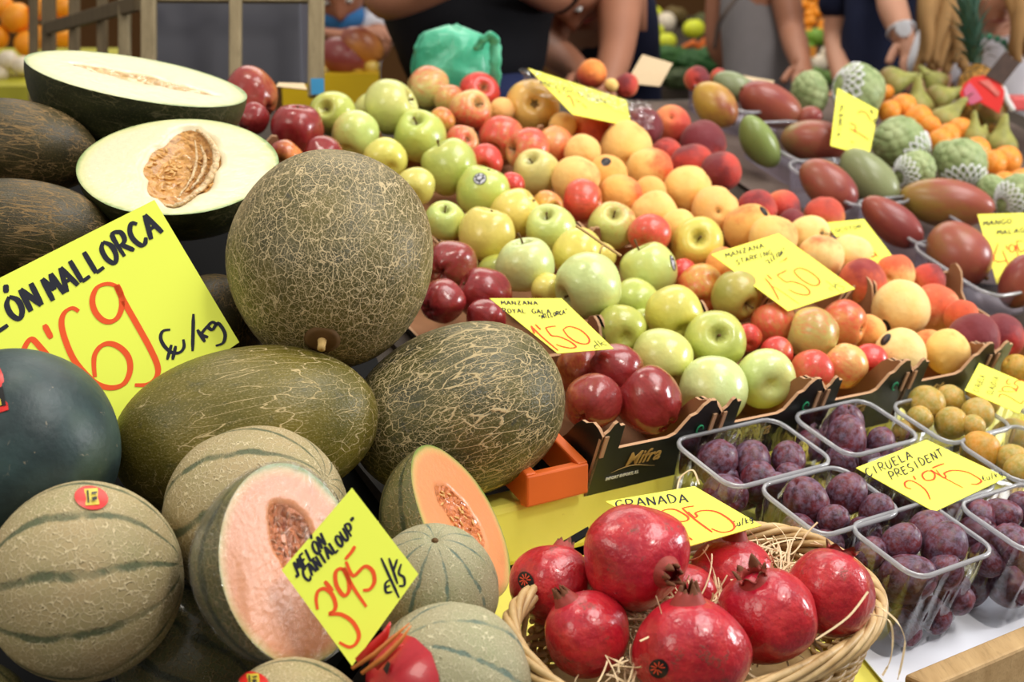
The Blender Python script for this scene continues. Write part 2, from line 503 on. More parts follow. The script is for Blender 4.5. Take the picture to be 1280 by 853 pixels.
MAT_PULP = pulp_mat('golden seed pulp', S(206, 142, 66), S(226, 176, 104), S(160, 96, 34))
MAT_PULP_P = pulp_mat('pale seed pulp', S(222, 184, 126), S(226, 200, 158), S(186, 134, 80))
MAT_PULP_O = pulp_mat('orange seed pulp', S(206, 108, 48), S(226, 142, 88), S(150, 74, 34))
MAT_SEED = plain('melon seed', S(214, 168, 100), .3, .5, .15, 8)
MAT_SEED_D = plain('cantaloupe seed', S(168, 112, 72), .3, .5, .2, 8)

def cheri_mat():
    g = G('custard apple skin'); p = g.co(); q = g.off(p)
    n = g.noise(q, 2, 4, .6)
    c = g.mix(g.mr(n, .3, .7), S(124, 144, 88), S(178, 190, 138))
    c = g.mix(g.mr(g.noise(q, 9, 4, .6), .6, .75, 0, .5), c, S(96, 88, 52))
    g.bsdf(c, .5, .4)
    return g.m
MAT_CHERI = cheri_mat()
MAT_FOAM = plain('white foam net', S(232, 232, 236), .7, .3, .04, 30)

MAT_STEM = plain('brown stem', S(96, 70, 40), .7, .2, .3, 12)
MAT_STEM_P = plain('pale woody stem', S(196, 164, 104), .7, .2, .25, 10)
MAT_CALYX = plain('dry calyx', S(74, 64, 40), .8, .2, .3, 14)
MAT_CARD = plain('fluorescent yellow card', S(240, 253, 92), .6, .25, .03, 6)
MAT_CARD2 = plain('yellow card', S(250, 244, 92), .6, .25, .03, 6)
MAT_INK = plain('black marker ink', S(38, 40, 52), .6, .2, .15, 40)
MAT_INKR = plain('red marker ink', S(240, 92, 42), .6, .2, .12, 40)
MAT_INKO = plain('orange red marker ink', S(226, 78, 36), .6, .2, .12, 40)
MAT_BOXOUT = plain('black printed cardboard', S(24, 26, 24), .35, .45, .2, 8)
MAT_KRAFT = plain('brown kraft cardboard', S(150, 106, 74), .8, .2, .12, 30)
MAT_KRAFT_E = plain('cut cardboard edge', S(186, 146, 112), .85, .2, .1, 60)
MAT_GOLD = plain('gold print', S(178, 142, 78), .45, .5, .1, 30)
MAT_WHITE = plain('white print', S(225, 225, 222), .6, .3, .05, 30)
MAT_GREENP = plain('green print', S(40, 150, 100), .6, .3, .05, 30)
MAT_PAPER = plain('white paper', S(226, 228, 238), .8, .2, .04, 30, .05)
MAT_BEIGE = plain('beige cardboard', S(214, 190, 154), .8, .2, .06, 20)
MAT_ORANGE = plain('orange painted wood', S(214, 98, 32), .5, .4, .14, 14)
MAT_BLACK = plain('black plastic', S(9, 9, 10), .6, .12, .2, 12)

def wood_mat(name, a, b_, axis=(1, 1, 1), sc=6.0, rough=.65, knots=True):
    g = G(name); p = g.co(axis)
    w = g.warp(p, 1.5, .3)
    n = g.noise(w, sc, 6, .62); n2 = g.noise(w, sc * 6, 3)
    c = g.mix(g.mr(n, .3, .7), a, b_)
    c = g.mix(g.mr(n2, .55, .7, 0, .3), c, tuple(x * .55 for x in a[:3]) + (1,))
    if knots:
        k = g.mr(g.vor(g.co((1, 1, 1)), 9), .02, .06, .5, 0)
        c = g.mix(k, c, S(90, 60, 34))
    g.bsdf(c, rough, .3, g.bump(n, .15, .005))
    return g.m
MAT_WOOD = wood_mat('bare pine board', S(160, 128, 84), S(190, 158, 112), (30, 4, 30), 2.0)
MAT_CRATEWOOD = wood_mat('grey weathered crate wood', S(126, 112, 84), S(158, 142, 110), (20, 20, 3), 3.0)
MAT_DARKWOOD = wood_mat('dark stall wood', S(44, 36, 28), S(62, 50, 38), (8, 8, 8), 3.0)
def yellow_paint():
    g = G('worn yellow paint'); p = g.co()
    n = g.noise(p, 6, 4, .6); n2 = g.noise(g.co((10, 60, 60)), 3.0, 4, .7)
    c = g.mix(g.mr(n, .3, .7), S(232, 222, 84), S(246, 236, 116))
    c = g.mix(g.mr(n2, .70, .76, 0, .8), c, S(120, 84, 40))
    c = g.mix(g.mr(g.noise(p, 45, 3), .70, .74, 0, .7), c, S(140, 90, 40))
    g.bsdf(c, .42, .45, g.bump(n2, .1, .002))
    return g.m
MAT_YELLOW = yellow_paint()
def wicker_mat():
    g = G('peeled willow'); p = g.co()
    n = g.noise(p, 40, 3); n2 = g.noise(p, 180, 2)
    c = g.mix(g.mr(n, .3, .7), S(176, 140, 88), S(214, 184, 132))
    c = g.mix(g.mr(n2, .6, .75, 0, .4), c, S(130, 96, 54))
    g.bsdf(c, .45, .4, g.bump(n2, .1, .001))
    return g.m
MAT_WICKER = wicker_mat()
MAT_STRAW = plain('wood wool straw', S(228, 204, 162), .55, .4, .14, 60)

def clear_mat(name, tint, gloss=.08, fr=.5, rough=.06):
    g = G(name)
    n = g.noise(g.co(), 60, 2)
    lw = g.n('LayerWeight', {'Blend': fr}).outputs['Fresnel']
    f = g.math('MULTIPLY_ADD', lw, .75, gloss, clamp=True)
    tr = g.n('BsdfTransparent', {'Color': tint})
    gl = g.n('BsdfGlossy', {'Color': (1, 1, 1, 1), 'Roughness': rough, 'Normal': g.bump(n, .12, .003)})
    mx = g.n('MixShader', {0: f, 1: tr.outputs[0], 2: gl.outputs[0]})
    g.surf(mx.outputs[0])
    return g.m
MAT_CLEAR = clear_mat('clear punnet plastic', (.93, .94, .96, 1), .05, .35)
def rim_mat():
    g = G('clear punnet rim')
    lw = g.n('LayerWeight', {'Blend': .4}).outputs['Fresnel']
    tr = g.n('BsdfTransparent', {'Color': (.9, .9, .93, 1)}); df = g.n('BsdfDiffuse', {'Color': (.95, .95, .98, 1)}); tl = g.n('BsdfTranslucent', {'Color': (.8, .8, .85, 1)})
    gl = g.n('BsdfGlossy', {'Roughness': .15})
    a = g.n('MixShader', {0: .5, 1: df.outputs[0], 2: tl.outputs[0]})
    b = g.n('MixShader', {0: .5, 1: tr.outputs[0], 2: a.outputs[0]})
    g.surf(g.n('MixShader', {0: g.math('MULTIPLY_ADD', lw, .6, .06, clamp=True), 1: b.outputs[0], 2: gl.outputs[0]}).outputs[0])
    return g.m
MAT_RIM = rim_mat()
def tray_mat():
    g = G('purple tinted tray plastic')
    lw = g.n('LayerWeight', {'Blend': .2}).outputs['Fresnel']
    tr = g.n('BsdfTransparent', {'Color': (.84, .80, .86, 1)}); df = g.n('BsdfTranslucent', {'Color': (.52, .46, .54, 1)}); gl = g.n('BsdfGlossy', {'Roughness': .3, 'Color': (.7, .7, .75, 1)})
    b = g.n('MixShader', {0: .16, 1: tr.outputs[0], 2: df.outputs[0]})
    g.surf(g.n('MixShader', {0: g.math('MULTIPLY_ADD', lw, .3, .01, clamp=True), 1: b.outputs[0], 2: gl.outputs[0]}).outputs[0])
    return g.m
MAT_TRAY = tray_mat()
MAT_LINER = plain('grey brown corrugated liner', S(104, 90, 82), .85, .15, .15, 40)
def film_wrinkled():
    g = G('wrinkled clear film')
    p = g.co(); n = g.noise(g.warp(p, 6, .2), 22, 4, .6)
    lw = g.n('LayerWeight', {'Blend': .25}).outputs['Fresnel']
    f = g.math('MULTIPLY_ADD', lw, .3, .05, clamp=True)
    tr = g.n('BsdfTransparent', {'Color': (.97, .97, .98, 1)})
    gl = g.n('BsdfGlossy', {'Roughness': .04, 'Normal': g.bump(n, 1.0, .010)})
    g.surf(g.n('MixShader', {0: f, 1: tr.outputs[0], 2: gl.outputs[0]}).outputs[0])
    return g.m
MAT_WRINKLE = film_wrinkled()
def bag_mat():
    g = G('green carrier bag plastic'); p = g.co()
    n = g.noise(g.warp(p, 8, .1), 16, 4)
    c = g.mix(g.mr(n, .3, .7), S(44, 176, 132), S(112, 222, 180))
    b = g.bsdf(c, .3, .5, g.bump(n, .5, .02), Transmission_Weight=.25)
    return g.m
MAT_BAG = bag_mat()
MAT_STK_RED = plain('red sticker', S(214, 40, 34), .35, .5, .08, 20)
MAT_STK_YEL = plain('yellow print', S(206, 186, 64), .4, .5, .2, 60)
MAT_STK_BLK = plain('black sticker', S(22, 20, 22), .35, .5, .1, 20)
MAT_STK_WHT = plain('silver sticker print', S(206, 204, 214), .4, .5, .1, 20)
MAT_STK_ORG = plain('orange red print', S(226, 78, 48), .4, .5, .1, 20)
MAT_PETAL = plain('red wrapping paper', S(190, 40, 52), .3, .5, .15, 25, 0, Coat_Weight=.3)
MAT_PETAL2 = plain('orange wrapping paper', S(220, 130, 60), .35, .5, .15, 25)
def skin_mat(name, c1, c2):
    g = G(name); p = g.co(); n = g.noise(p, 12, 3)
    g.bsdf(g.mix(n, c1, c2), .5, .35, None)
    return g.m
MAT_SKIN = skin_mat('tanned skin', S(150, 98, 74), S(176, 120, 92))
MAT_SKIN_L = skin_mat('light skin', S(186, 132, 106), S(204, 152, 124))
def cloth(name, a, var=.12, sc=25):
    return plain(name, a, .85, .2, var, sc, .15)
MAT_NAVY = cloth('navy cloth', S(22, 26, 48)); MAT_BLACKC = cloth('black cloth', S(14, 14, 19))
MAT_DENIM = cloth('blue denim', S(38, 46, 82)); MAT_GREYC = cloth('grey cloth', S(128, 122, 122))
MAT_WHITEC = cloth('white cloth', S(220, 220, 228), .05); MAT_HAIR_B = cloth('blonde hair', S(158, 122, 78), .3, 14)
MAT_HAIR_D = cloth('dark hair', S(40, 28, 22), .3, 14); MAT_MASK = cloth('blue face mask', S(60, 120, 180))
# ---------------------------------------------------------------- stall woodwork
STALL = thing('market_stall', (0, 0, 0), 'sloping fruit stall with yellow beam, yellow lower shelf and bare pine edge boards', 'market stall')
def uv_box(name, u0, u1, v0, v1, z0, z1, mat, label=None, cat=None, group=None, bevel=.003, kind=None):
    m = MB(); c = UVZ((u0 + u1) / 2, (v0 + v1) / 2, (z0 + z1) / 2)
    m.box((0, 0, 0), U * ((u1 - u0) / 2), V * ((v1 - v0) / 2), Z * ((z1 - z0) / 2))
    o = m.build(name, mat, STALL, bevel=bevel); o.location = c
    if label: o['label'] = label
    return o

BEAM_Z = CAMZ - .4015
BV0, BV1 = .950, .992
uv_box('yellow_beam', .56, 2.3, BV0, BV1, BEAM_Z - .06, BEAM_Z, MAT_YELLOW,
       'yellow painted wooden beam running below the black cardboard fruit boxes', 'beam', bevel=.006)
# lower shelf, sloping up to the beam
def slab(name, corners, thick, mat, label, cat, n):
    m = MB(); m.prism(corners, -n * thick); o = m.build(name, mat, STALL); o['label'] = label
    return o
RIM_H = .100
SHV = RIM_H * math.sin(TL)          # a point h below the rim plane lies this much farther in
slab('lower_shelf', [LP(.58, .664 - SHV, -RIM_H - .004), LP(2.3, .664 - SHV, -RIM_H - .004), LP(2.3, BV0 - .002 - SHV, -RIM_H - .004), LP(.58, BV0 - .002 - SHV, -RIM_H - .004)],
     .012, MAT_YELLOW, 'yellow painted sloping lower shelf under the basket and plum punnets', 'shelf', NL)
FBZ = LP(0, .66).z - .060
uv_box('shelf_edge_board', .40, .896, .634, .662, FBZ - .085, FBZ - .004, MAT_WOOD,
       'short bare pine edge board in front of the wicker basket', 'board')
uv_box('shelf_edge_board', .899, 2.3, .634, .662, FBZ - .085, FBZ, MAT_WOOD,
       'long bare pine edge board in front of the plum punnets', 'board')
# paper under the front punnets
m = MB()
pp = [LP(.915, .665 - SHV, -RIM_H), LP(1.36, .665 - SHV, -RIM_H), LP(1.36, .745, -RIM_H), LP(.945, .742, -RIM_H)]
m.prism(pp, NL * .0012)
tag(m.build('paper_sheet', MAT_PAPER), 'white paper sheet under the front plum punnets', 'paper')
# sloping top that carries the boxes, and the body of the stall down to the ground
BOX_H = -.058
TOPH = .036
slab('box_shelf', [DP(.76, BV1 + .002, BOX_H - .004), DP(2.60, BV1 + .002, BOX_H - .004), DP(2.60, 1.80, BOX_H - .004), DP(.76, 1.80, BOX_H - .004)],
     .016, MAT_DARKWOOD, 'dark wooden sloping shelf under the cardboard fruit boxes', 'shelf', ND)
m = MB()
def uvpoly(pts, u0, u1):
    m.prism([UVZ(u0, a, b) for a, b in pts], U * (u1 - u0))
zl = lambda v: LP(0, v, -RIM_H - .018).z
zb = lambda v: DP(0, v, BOX_H - .022).z
uvpoly([(.664, .02), (.664, zl(.664 - SHV) - .004), (.94, zl(.94 - SHV)), (.94, .02)], .62, 2.28)
uvpoly([(1.0, .02), (1.0, zb(1.0)), (1.60, zb(1.60)), (1.60, .02)], .62, 2.40)
m.build('base', MAT_DARKWOOD, STALL)

# ---------------------------------------------------------------- cardboard boxes
def panel(parent, name, a, b, prof, out, mats, top=.036):
    """upright cardboard panel from a to b (points at h=0); prof: (s, h); out: outward normal"""
    m = MB(); d = b - a
    poly = [a + d * s + ND * (h + top if h > -.05 else BOX_H) for s, h in prof]
    m.prism(poly, -out * .0035, 0, 1, 2)
    return m.build(name, mats, parent)
FRONT = [(0, -.058), (0, -.012), (.02, -.006), (.05, -.003), (.075, .004), (.10, .006), (.13, .001), (.165, .001), (.172, -.026),
         (.60, -.027), (.66, -.024), (.71, -.014), (.75, -.006), (.80, -.004), (.84, .004), (.89, .009), (.94, .008), (.965, .002), (1, -.004), (1, -.058)]
SIDE = [(0, -.058), (0, -.002), (.04, .002), (.08, .003), (.12, -.003), (.15, -.004), (.18, -.012), (.22, -.030), (.28, -.048), (.80, -.048),
        (.85, -.040), (.88, -.026), (.91, -.016), (.94, -.012), (.97, -.010), (1, -.014), (1, -.058)]
LOWF = [(0, -.058), (0, -.004), (.04, .004), (.09, .003), (.13, -.008), (.18, -.030), (.82, -.030), (.87, -.008), (.91, .003), (.96, .004), (1, -.004), (1, -.058)]
BM = [MAT_BOXOUT, MAT_KRAFT, MAT_KRAFT_E]
def make_box(u0, u1, v0, v1, label, group='black cardboard fruit boxes', writing=True):
    u0 += .002; u1 -= .002; v1 -= .003
    t = thing('cardboard_box', DP((u0 + u1) / 2, v0, BOX_H), label, 'box', group)
    t_inv = Matrix.Translation(-t.location)
    parts = []
    m = MB(); m.prism([DP(u0, v0, BOX_H), DP(u1, v0, BOX_H), DP(u1, v1, BOX_H), DP(u0, v1, BOX_H)], ND * .003)
    parts.append(m.build('bottom', MAT_KRAFT, t))
    out_f = -(U.cross(ND)); out_f = -WD
    parts.append(panel(t, 'front_panel', DP(u0, v0), DP(u1, v0), FRONT if writing else LOWF, -WD, BM, TOPH if writing else -.002))
    parts.append(panel(t, 'back_panel', DP(u1, v1), DP(u0, v1), LOWF, WD, BM, .002))
    parts.append(panel(t, 'side_panel', DP(u0, v0), DP(u0, v1), SIDE, -U, BM, TOPH - .006 if writing else -.004))
    parts.append(panel(t, 'side_panel', DP(u1, v0), DP(u1, v1), SIDE, U, BM, TOPH - .006 if writing else -.004))
    if writing:
        # flaps at the front corners
        for s in (.035, .965):
            m = MB(); c = DP(u0 + (u1 - u0) * s, v0, -.020 + TOPH) - WD * .001
            m.box(c, U * .0022, WD * .0008, ND * .012)
            parts.append(m.build('corner_slot', MAT_KRAFT_E, t))
        parts.append(text_mesh('brand_lettering', 'Mifra', DP(u0 + (u1 - u0) * .27, v0, -.050 + TOPH) - WD * .0008, U, ND, .0215, MAT_GOLD, t, shear=.25, bold=.0003))
        m = MB()
        pts = [DP(u0 + (u1 - u0) * (.17 + .38 * k / 12), v0, -.0545 + TOPH + .004 * math.sin(k / 12 * math.pi * 1.3)) - WD * .0010 for k in range(13)]
        m.tube(pts, [.0003 + .0009 * math.sin(math.pi * k / 12) for k in range(13)], 6, flat=.3)
        parts.append(m.build('swoosh', MAT_GOLD, t))
        parts.append(text_mesh('small_print', 'IMPORT EXPORT, S.L', DP(u0 + (u1 - u0) * .14, v0, -.0625 + TOPH) - WD * .0008, U, ND, .0045, MAT_WHITE, t, bold=.0002))
        m = MB(); c = DP(u0 + (u1 - u0) * .865, v0, -.024 + TOPH) - WD * .0012
        pts = [c + U * (.004 * math.cos(a)) + ND * (.005 * math.sin(a)) for a in [k * .5 for k in range(11)]]
        m.tube(pts, .0009, 6)
        parts.append(m.build('recycling_mark', MAT_GREENP, t))
    for p_ in parts:
        p_.matrix_parent_inverse = t_inv
    return t

def text_mesh(name, s, o, ux, uy, size, mat, parent=None, shear=0.0, bold=0.0):
    cu = bpy.data.curves.new(name, 'FONT'); cu.body = s; cu.size = size; cu.shear = shear; cu.offset = bold
    cu.extrude = .0003; cu.resolution_u = 4
    tmp = bpy.data.objects.new('tmp', cu); COL.objects.link(tmp)
    bpy.context.view_layer.update()
    me = bpy.data.meshes.new_from_object(tmp.evaluated_get(bpy.context.evaluated_depsgraph_get()))
    bpy.data.objects.remove(tmp); bpy.data.curves.remove(cu)
    n = ux.cross(uy)
    M4 = Matrix((ux, uy, n)).transposed().to_4x4(); M4.translation = o
    me.transform(M4)
    me.materials.clear(); me.materials.append(mat)
    return obj(name, me, parent)

def uvat(px, py):
    q = P(px, py, hit(px, py, TOPH)); return q.dot(U), q.dot(V)
UC = [uvat(*q)[0] for q in ((745, 530), (891, 497), (1019, 469), (1129, 447), (1237, 429), (1350, 408))]
VC = [uvat(891, 497)[1], uvat(665, 374)[1], uvat(948, 232)[1], uvat(825, 122)[1]]
names = ['dark red apples', 'green apples', 'red and yellow apples', 'yellow peaches', 'red nectarines']
pos = ['front', 'middle', 'back']
for i in range(5):
    for j in range(3):
        if i == 4 and j > 0: continue
        make_box(UC[i], UC[i + 1], VC[j], VC[j + 1],
                 'black cardboard box holding %s, %s of its column' % (names[i], pos[j]) if i < 4 else 'black cardboard box at the right end holding purple nectarines',
                 writing=(j == 0))
# ---------------------------------------------------------------- fruit shapes (unit radius, local z towards the stalk)
AP = [(0, .56), (.05, .565), (.13, .62), (.25, .74), (.40, .82), (.60, .77), (.80, .58), (.95, .27), (1.0, 0), (.97, -.26), (.86, -.52), (.68, -.72), (.48, -.82), (.30, -.82), (.17, -.75), (.07, -.70), (0, -.69)]
def ap_def(seed, lobes=0.0, cone=0.0, wobble=.05, tall=1.0):
    def f(v):
        a = math.atan2(v.y, v.x)
        k = 1 + lobes * math.cos(5 * a) * max(0.0, min(1.0, (.25 - v.z) / .9))
        k *= 1 + cone * v.z
        v = Vector((v.x * k, v.y * k, v.z * tall))
        if lobes and v.z < -.5: v.z += .5 * lobes * math.cos(5 * a)
        return wob(v, wobble, .9, seed)
    return f
ME_APPLE = [lathe(AP, 40, ap_def(s, .007, .03 * (s % 3), .09, .96 + .06 * (s % 3)), 'apple') for s in range(5)]
ME_DELI = [lathe(AP, 40, ap_def(s + 9, .09, .13, .09, 1.13), 'red_apple') for s in range(4)]
PC = [(0, .84), (.04, .845), (.10, .875), (.22, .935), (.42, .90), (.66, .74), (.88, .46), (.99, .12), (.99, -.18), (.90, -.48), (.70, -.76), (.45, -.92), (.22, -.985), (.08, -1.02), (0, -1.05)]
def pc_def(seed, tip=1.0, cleft=.07, wobble=.05):
    def f(v):
        a = math.atan2(v.y, v.x)
        d = math.exp(-(a / .22) ** 2) * cleft * max(0.0, 1 - abs(v.z + .1))
        v = Vector((v.x * (1 - d), v.y * (1 - d), v.z))
        if v.z < -.97 and tip < 1: v.z = -.97
        return wob(v, wobble, .9, seed)
    return f
ME_PEACH = [lathe(PC, 40, pc_def(s, s % 2, .08, .08), 'peach') for s in range(4)]
ME_PLUM = [lathe(PC, 32, (lambda s: (lambda v: wob(Vector((v.x * .88, v.y * .88, v.z * 1.06)) * (1 - .05 * math.exp(-(math.atan2(v.y, v.x) / .2) ** 2)), .08, .9, s)))(s + 20), 'plum') for s in range(3)]
ME_RPLUM = [lathe(PC, 32, pc_def(s + 30, 0, .05, .06), 'round_plum') for s in range(3)]
def mango_def(seed):
    def f(v):
        t = (v.z + 1) / 2
        r = 1.0 + .10 * (t - .5)
        return wob(Vector((v.x * r + .10 * (v.z ** 2) - .03, v.y * r * .92, v.z * 1.0)), .09, .8, seed)
    return f
ME_MANGO = [ball(mango_def(s), 40, 26, 'mango') for s in range(4)]
PR = [(0, 1.30), (.05, 1.30), (.12, 1.27), (.22, 1.12), (.29, .90), (.36, .66), (.50, .36), (.74, .06), (.93, -.25), (1.0, -.52), (.93, -.80), (.72, -1.00), (.46, -1.08), (.24, -1.05), (.1, -1.0), (0, -.98)]
ME_PEAR = [lathe(PR, 32, (lambda s: (lambda v: wob(Vector((v.x + .10 * max(0, v.z) ** 2, v.y, v.z)), .08, .8, s)))(s + 40), 'pear') for s in range(3)]
PM = [(0, .93), (.16, .93), (.30, .90), (.48, .84), (.70, .68), (.90, .38), (1.0, .02), (.97, -.30), (.84, -.58), (.62, -.78), (.38, -.88), (.16, -.91), (0, -.90)]
def pom_def(seed):
    def f(v):
        a = math.atan2(v.y, v.x)
        k = 1 + .028 * math.cos(6 * a + seed) * (1 - abs(v.z)) + .02 * math.cos(3 * a + seed * 2)
        return wob(Vector((v.x * k, v.y * k, v.z)), .11, .9, seed + 60)
    return f
ME_POM = [lathe(PM, 56, pom_def(s), 'pomegranate') for s in range(4)]
def crown_mesh(seed, open_=1.0, h=.42):
    """the crown: a short flared neck with six pointed lobes"""
    rnd = random.Random(seed); seg = 48; rows = 9; vs = []; fs = []
    tip = [rnd.uniform(.8, 1.15) for _ in range(6)]
    def rad(t): return .20 * (1 - t) ** 3 + .235 + (.07 * (open_ - .5) - .12 * max(0, 1 - open_) * 2) * t * t
    outer = []; inner = []
    for lay, off in ((outer, 0.0), (inner, -.05)):
        for i in range(rows):
            t = i / (rows - 1); row = []
            for k in range(seg):
                a = 2 * math.pi * k / seg
                lobe = abs(((a / (2 * math.pi) * 6) % 1.0) - .5) * 2          # 1 at notch, 0 at tip
                idx = int(a / (2 * math.pi) * 6) % 6
                cut = 1 - (.30 + .25 * min(1, open_ * open_)) * (lobe ** 1.3)
                hh = (t * h * cut * tip[idx]) if t > .45 else t * h
                hh = t * h * (1 - (1 - cut * tip[idx]) * max(0, (t - .40) / .60))
                r = rad(t) + off
                if t > .55: r += max(0, open_ - .8) * .20 * ((t - .55) / .45) ** 1.5 * (1 - .4 * lobe)
                row.append(len(vs)); vs.append(Vector((r * math.cos(a), r * math.sin(a), .80 + hh * 1.14 - .10 * (1 - t) ** 3 - (0.02 if off else 0))))
            lay.append(row)
    for lay, fl in ((outer, False), (inner, True)):
        for a_, b_ in zip(lay, lay[1:]):
            for k in range(seg):
                q = (a_[k], a_[(k + 1) % seg], b_[(k + 1) % seg], b_[k])
                fs.append(tuple(reversed(q)) if fl else q)
    for k in range(seg):
        fs.append((outer[-1][k], outer[-1][(k + 1) % seg], inner[-1][(k + 1) % seg], inner[-1][k]))
    fs.append(tuple(reversed(inner[0])))
    fm = []
    for f in fs: fm.append(1 if max(vs[i].z for i in f) > .80 + h * .80 else 0)
    return mesh_from(vs, fs, 'crown', True, [MAT_CROWN, MAT_CROWN_TIP], fm)
def cheri_mesh(seed):
    rnd = random.Random(seed); N = 75; cs = []
    for i in range(N):
        zz = 1 - 2 * (i + .5) / N; a = i * 2.39996; r = math.sqrt(max(0, 1 - zz * zz))
        cs.append(Vector((r * math.cos(a), r * math.sin(a), zz)))
    def f(v):
        v = v.normalized()
        d = sorted(((v - c).length) for c in cs)[:2]
        e = min(1.0, (d[1] - d[0]) / .14)
        k = .93 + .075 * e ** .6 + .02 * (1 - d[0])
        s = v * k
        t = (s.z + 1) / 2
        r = .84 + .26 * t - .05 * t * t
        return wob(Vector((s.x * r, s.y * r, s.z * 1.12)), .10, .8, seed)
    return ball(f, 72, 48, 'custard_apple')
ME_CHERI = [cheri_mesh(s) for s in (3, 8)]

def stem_mesh(L, bend, r=.035, z0=.56, woody=True):
    m = MB(); pts = []
    for i in range(7):
        t = i / 6
        pts.append(Vector((bend * t * t, .3 * bend * t, z0 + L * t)))
    m.tube(pts, [r * (1.25 - .5 * t / 6) if t < 5 else r * (1.0 + .25 * (t - 4)) for t in range(7)], 8)
    return m.mesh('stem', [MAT_STEM], True)
ME_STEM = [stem_mesh(.36, .06), stem_mesh(.50, .16), stem_mesh(.28, -.05)]
def calyx_mesh():
    m = MB()
    for k in range(5):
        a = 2 * math.pi * k / 5
        d = Vector((math.cos(a), math.sin(a), 0)); s = Vector((-d.y, d.x, 0))
        m.add([d * .03 - s * .05 + Z * -.68, d * .03 + s * .05 + Z * -.68, d * .13 + s * .03 + Z * -.775, d * .17 + Z * -.76, d * .13 - s * .03 + Z * -.775], [(0, 1, 2, 3, 4)])
    return m.mesh('calyx', [MAT_CALYX], False)
ME_CALYX = calyx_mesh()
ME_PSTALK = (lambda m: (m.tube([Vector((0, 0, .83)), Vector((.02, 0, .88)), Vector((.05, .01, .93))], [.045, .035, .03], 8), m.mesh('stalk', [MAT_STEM], True))[1])(MB())
def pear_stem():
    m = MB(); m.tube([Vector((.165, 0, 1.26)), Vector((.19, .0, 1.42)), Vector((.24, .02, 1.58)), Vector((.30, .02, 1.70))], [.045, .04, .04, .055], 8)
    return m.mesh('stem', [MAT_STEM], True)
ME_PEARSTEM = pear_stem()

# ---------------------------------------------------------------- the piles
PILE = []
def put(kind, label, cx, cy, r, dim=None, end='stem', col=(1, 1, 1), a=.3, side=None, z=0.0, h=0.0, group=None, mesh=None, ax=None, lon=None, sticker=None, stem=None, ry=None):
    PILE.append(dict(kind=kind, label=label, cx=cx, cy=cy, r=r, dim=dim, end=end, col=col, a=a, side=side, z=z, h=h, group=group, mesh=mesh, ax=ax, lon=lon, sticker=sticker, stem=stem, ry=ry))

GR = S(190, 204, 104); GR2 = S(204, 212, 124); GRP = S(206, 218, 146); YE = S(222, 210, 104); YE2 = S(232, 214, 106); OLI = S(188, 184, 88)
gg = 'green and yellow apples in the boxes'
def ga(label, cx, cy, r, dim=None, col=GR, a=.02, **k): put('green', label, cx, cy, r, dim, k.pop('end', 'stem'), col, a, group=gg, **k)
ga('green apple in the back corner below the wooden post, stalk hollow facing out', 417, 142, 29, (410, 139))
ga('yellow green apple behind the large lopsided one at the back of the green column', 466, 139, 24, None, GR2)
ga('large lopsided green apple at the back with its stalk hollow on the right', 489, 133, 35, (519, 123), GR2, z=4)
ga('yellow green apple with a russet patch beside the dark red apple at the back', 444, 167, 30, None, GR2, .22, side=(-1, .5))
ga('yellow green apple peeping over the right shoulder of the upright netted melon', 481, 200, 28, None, YE)
ga('green apple with a deep stalk hollow facing up, below the large lopsided one', 525, 170, 33, (521, 153))
ga('green apple with a thin stalk at its top left, below the deep hollowed one', 562, 209, 34, (548, 186), GR, stem=1)
ga('yellow apple half hidden behind the right edge of the upright netted melon', 519, 233, 25, None, YE)
ga('green apple with a round black and silver sticker near its top', 604, 240, 34, (615, 205), GR, sticker='disc', z=2)
ga('small light green apple with its stalk hollow up, touching the upright netted melon', 556, 276, 26, (557, 262), GR2)
ga('yellow apple with a russet top above the brownish red apples', 608, 293, 36, (614, 262), YE, .10, side=(0, 1))
ga('golden yellow apple right of the russet topped yellow apple', 645, 268, 32, (668, 250), YE2)
ga('light green apple with a dark upright stalk above the red apples', 656, 331, 37, (653, 300), GRP, stem=1, z=3)
ga('green apple with a wide stalk hollow behind the one with the upright stalk', 688, 287, 32, (682, 271), GR2)
ga('yellow apple left of the long twig', 722, 318, 33, None, YE2)
ga('yellow apple half hidden behind the long twig', 749, 322, 20, None, YE, z=-8)
ga('big pale green apple above the card for royal gala, dark hollow low on its left', 736, 359, 43, (706, 372), GRP, z=4)
ga('green apple tilted sideways with an oval blue and white sticker and a thin stalk', 811, 337, 37, (797, 310), GR2, sticker='oval', stem=1, z=4)
ga('shaded green apple under the stickered tilted apple', 794, 380, 31, None, GR, z=-12)
ga('olive yellow apple right of the corner of the royal gala card', 775, 414, 33, None, OLI, .05)
ga('plain golden yellow apple below the stickered tilted apple', 842, 392, 36, None, YE)
ga('green apple right of the dark red apples at the front', 828, 449, 38, None, GR2, z=-2)
ga('green apple whose wide brown russet hollow faces forward', 895, 425, 38, (894, 418), GR, .10, side=(0, 1))
ga('pale green apple behind the front corner flap of its box', 891, 487, 43, None, GRP, z=2)
ga('pale green apple at the front right of the green apple box', 955, 473, 38, None, GRP)
ga('dim green apple wedged under the apple with the upright stalk', 622, 343, 26, None, OLI, z=-20)
ga('yellow apple sliver between the two big pale green apples', 684, 362, 20, None, YE, z=-16)
ga('green apple sliver between the olive yellow and golden apples', 806, 404, 20, None, GR, z=-16)

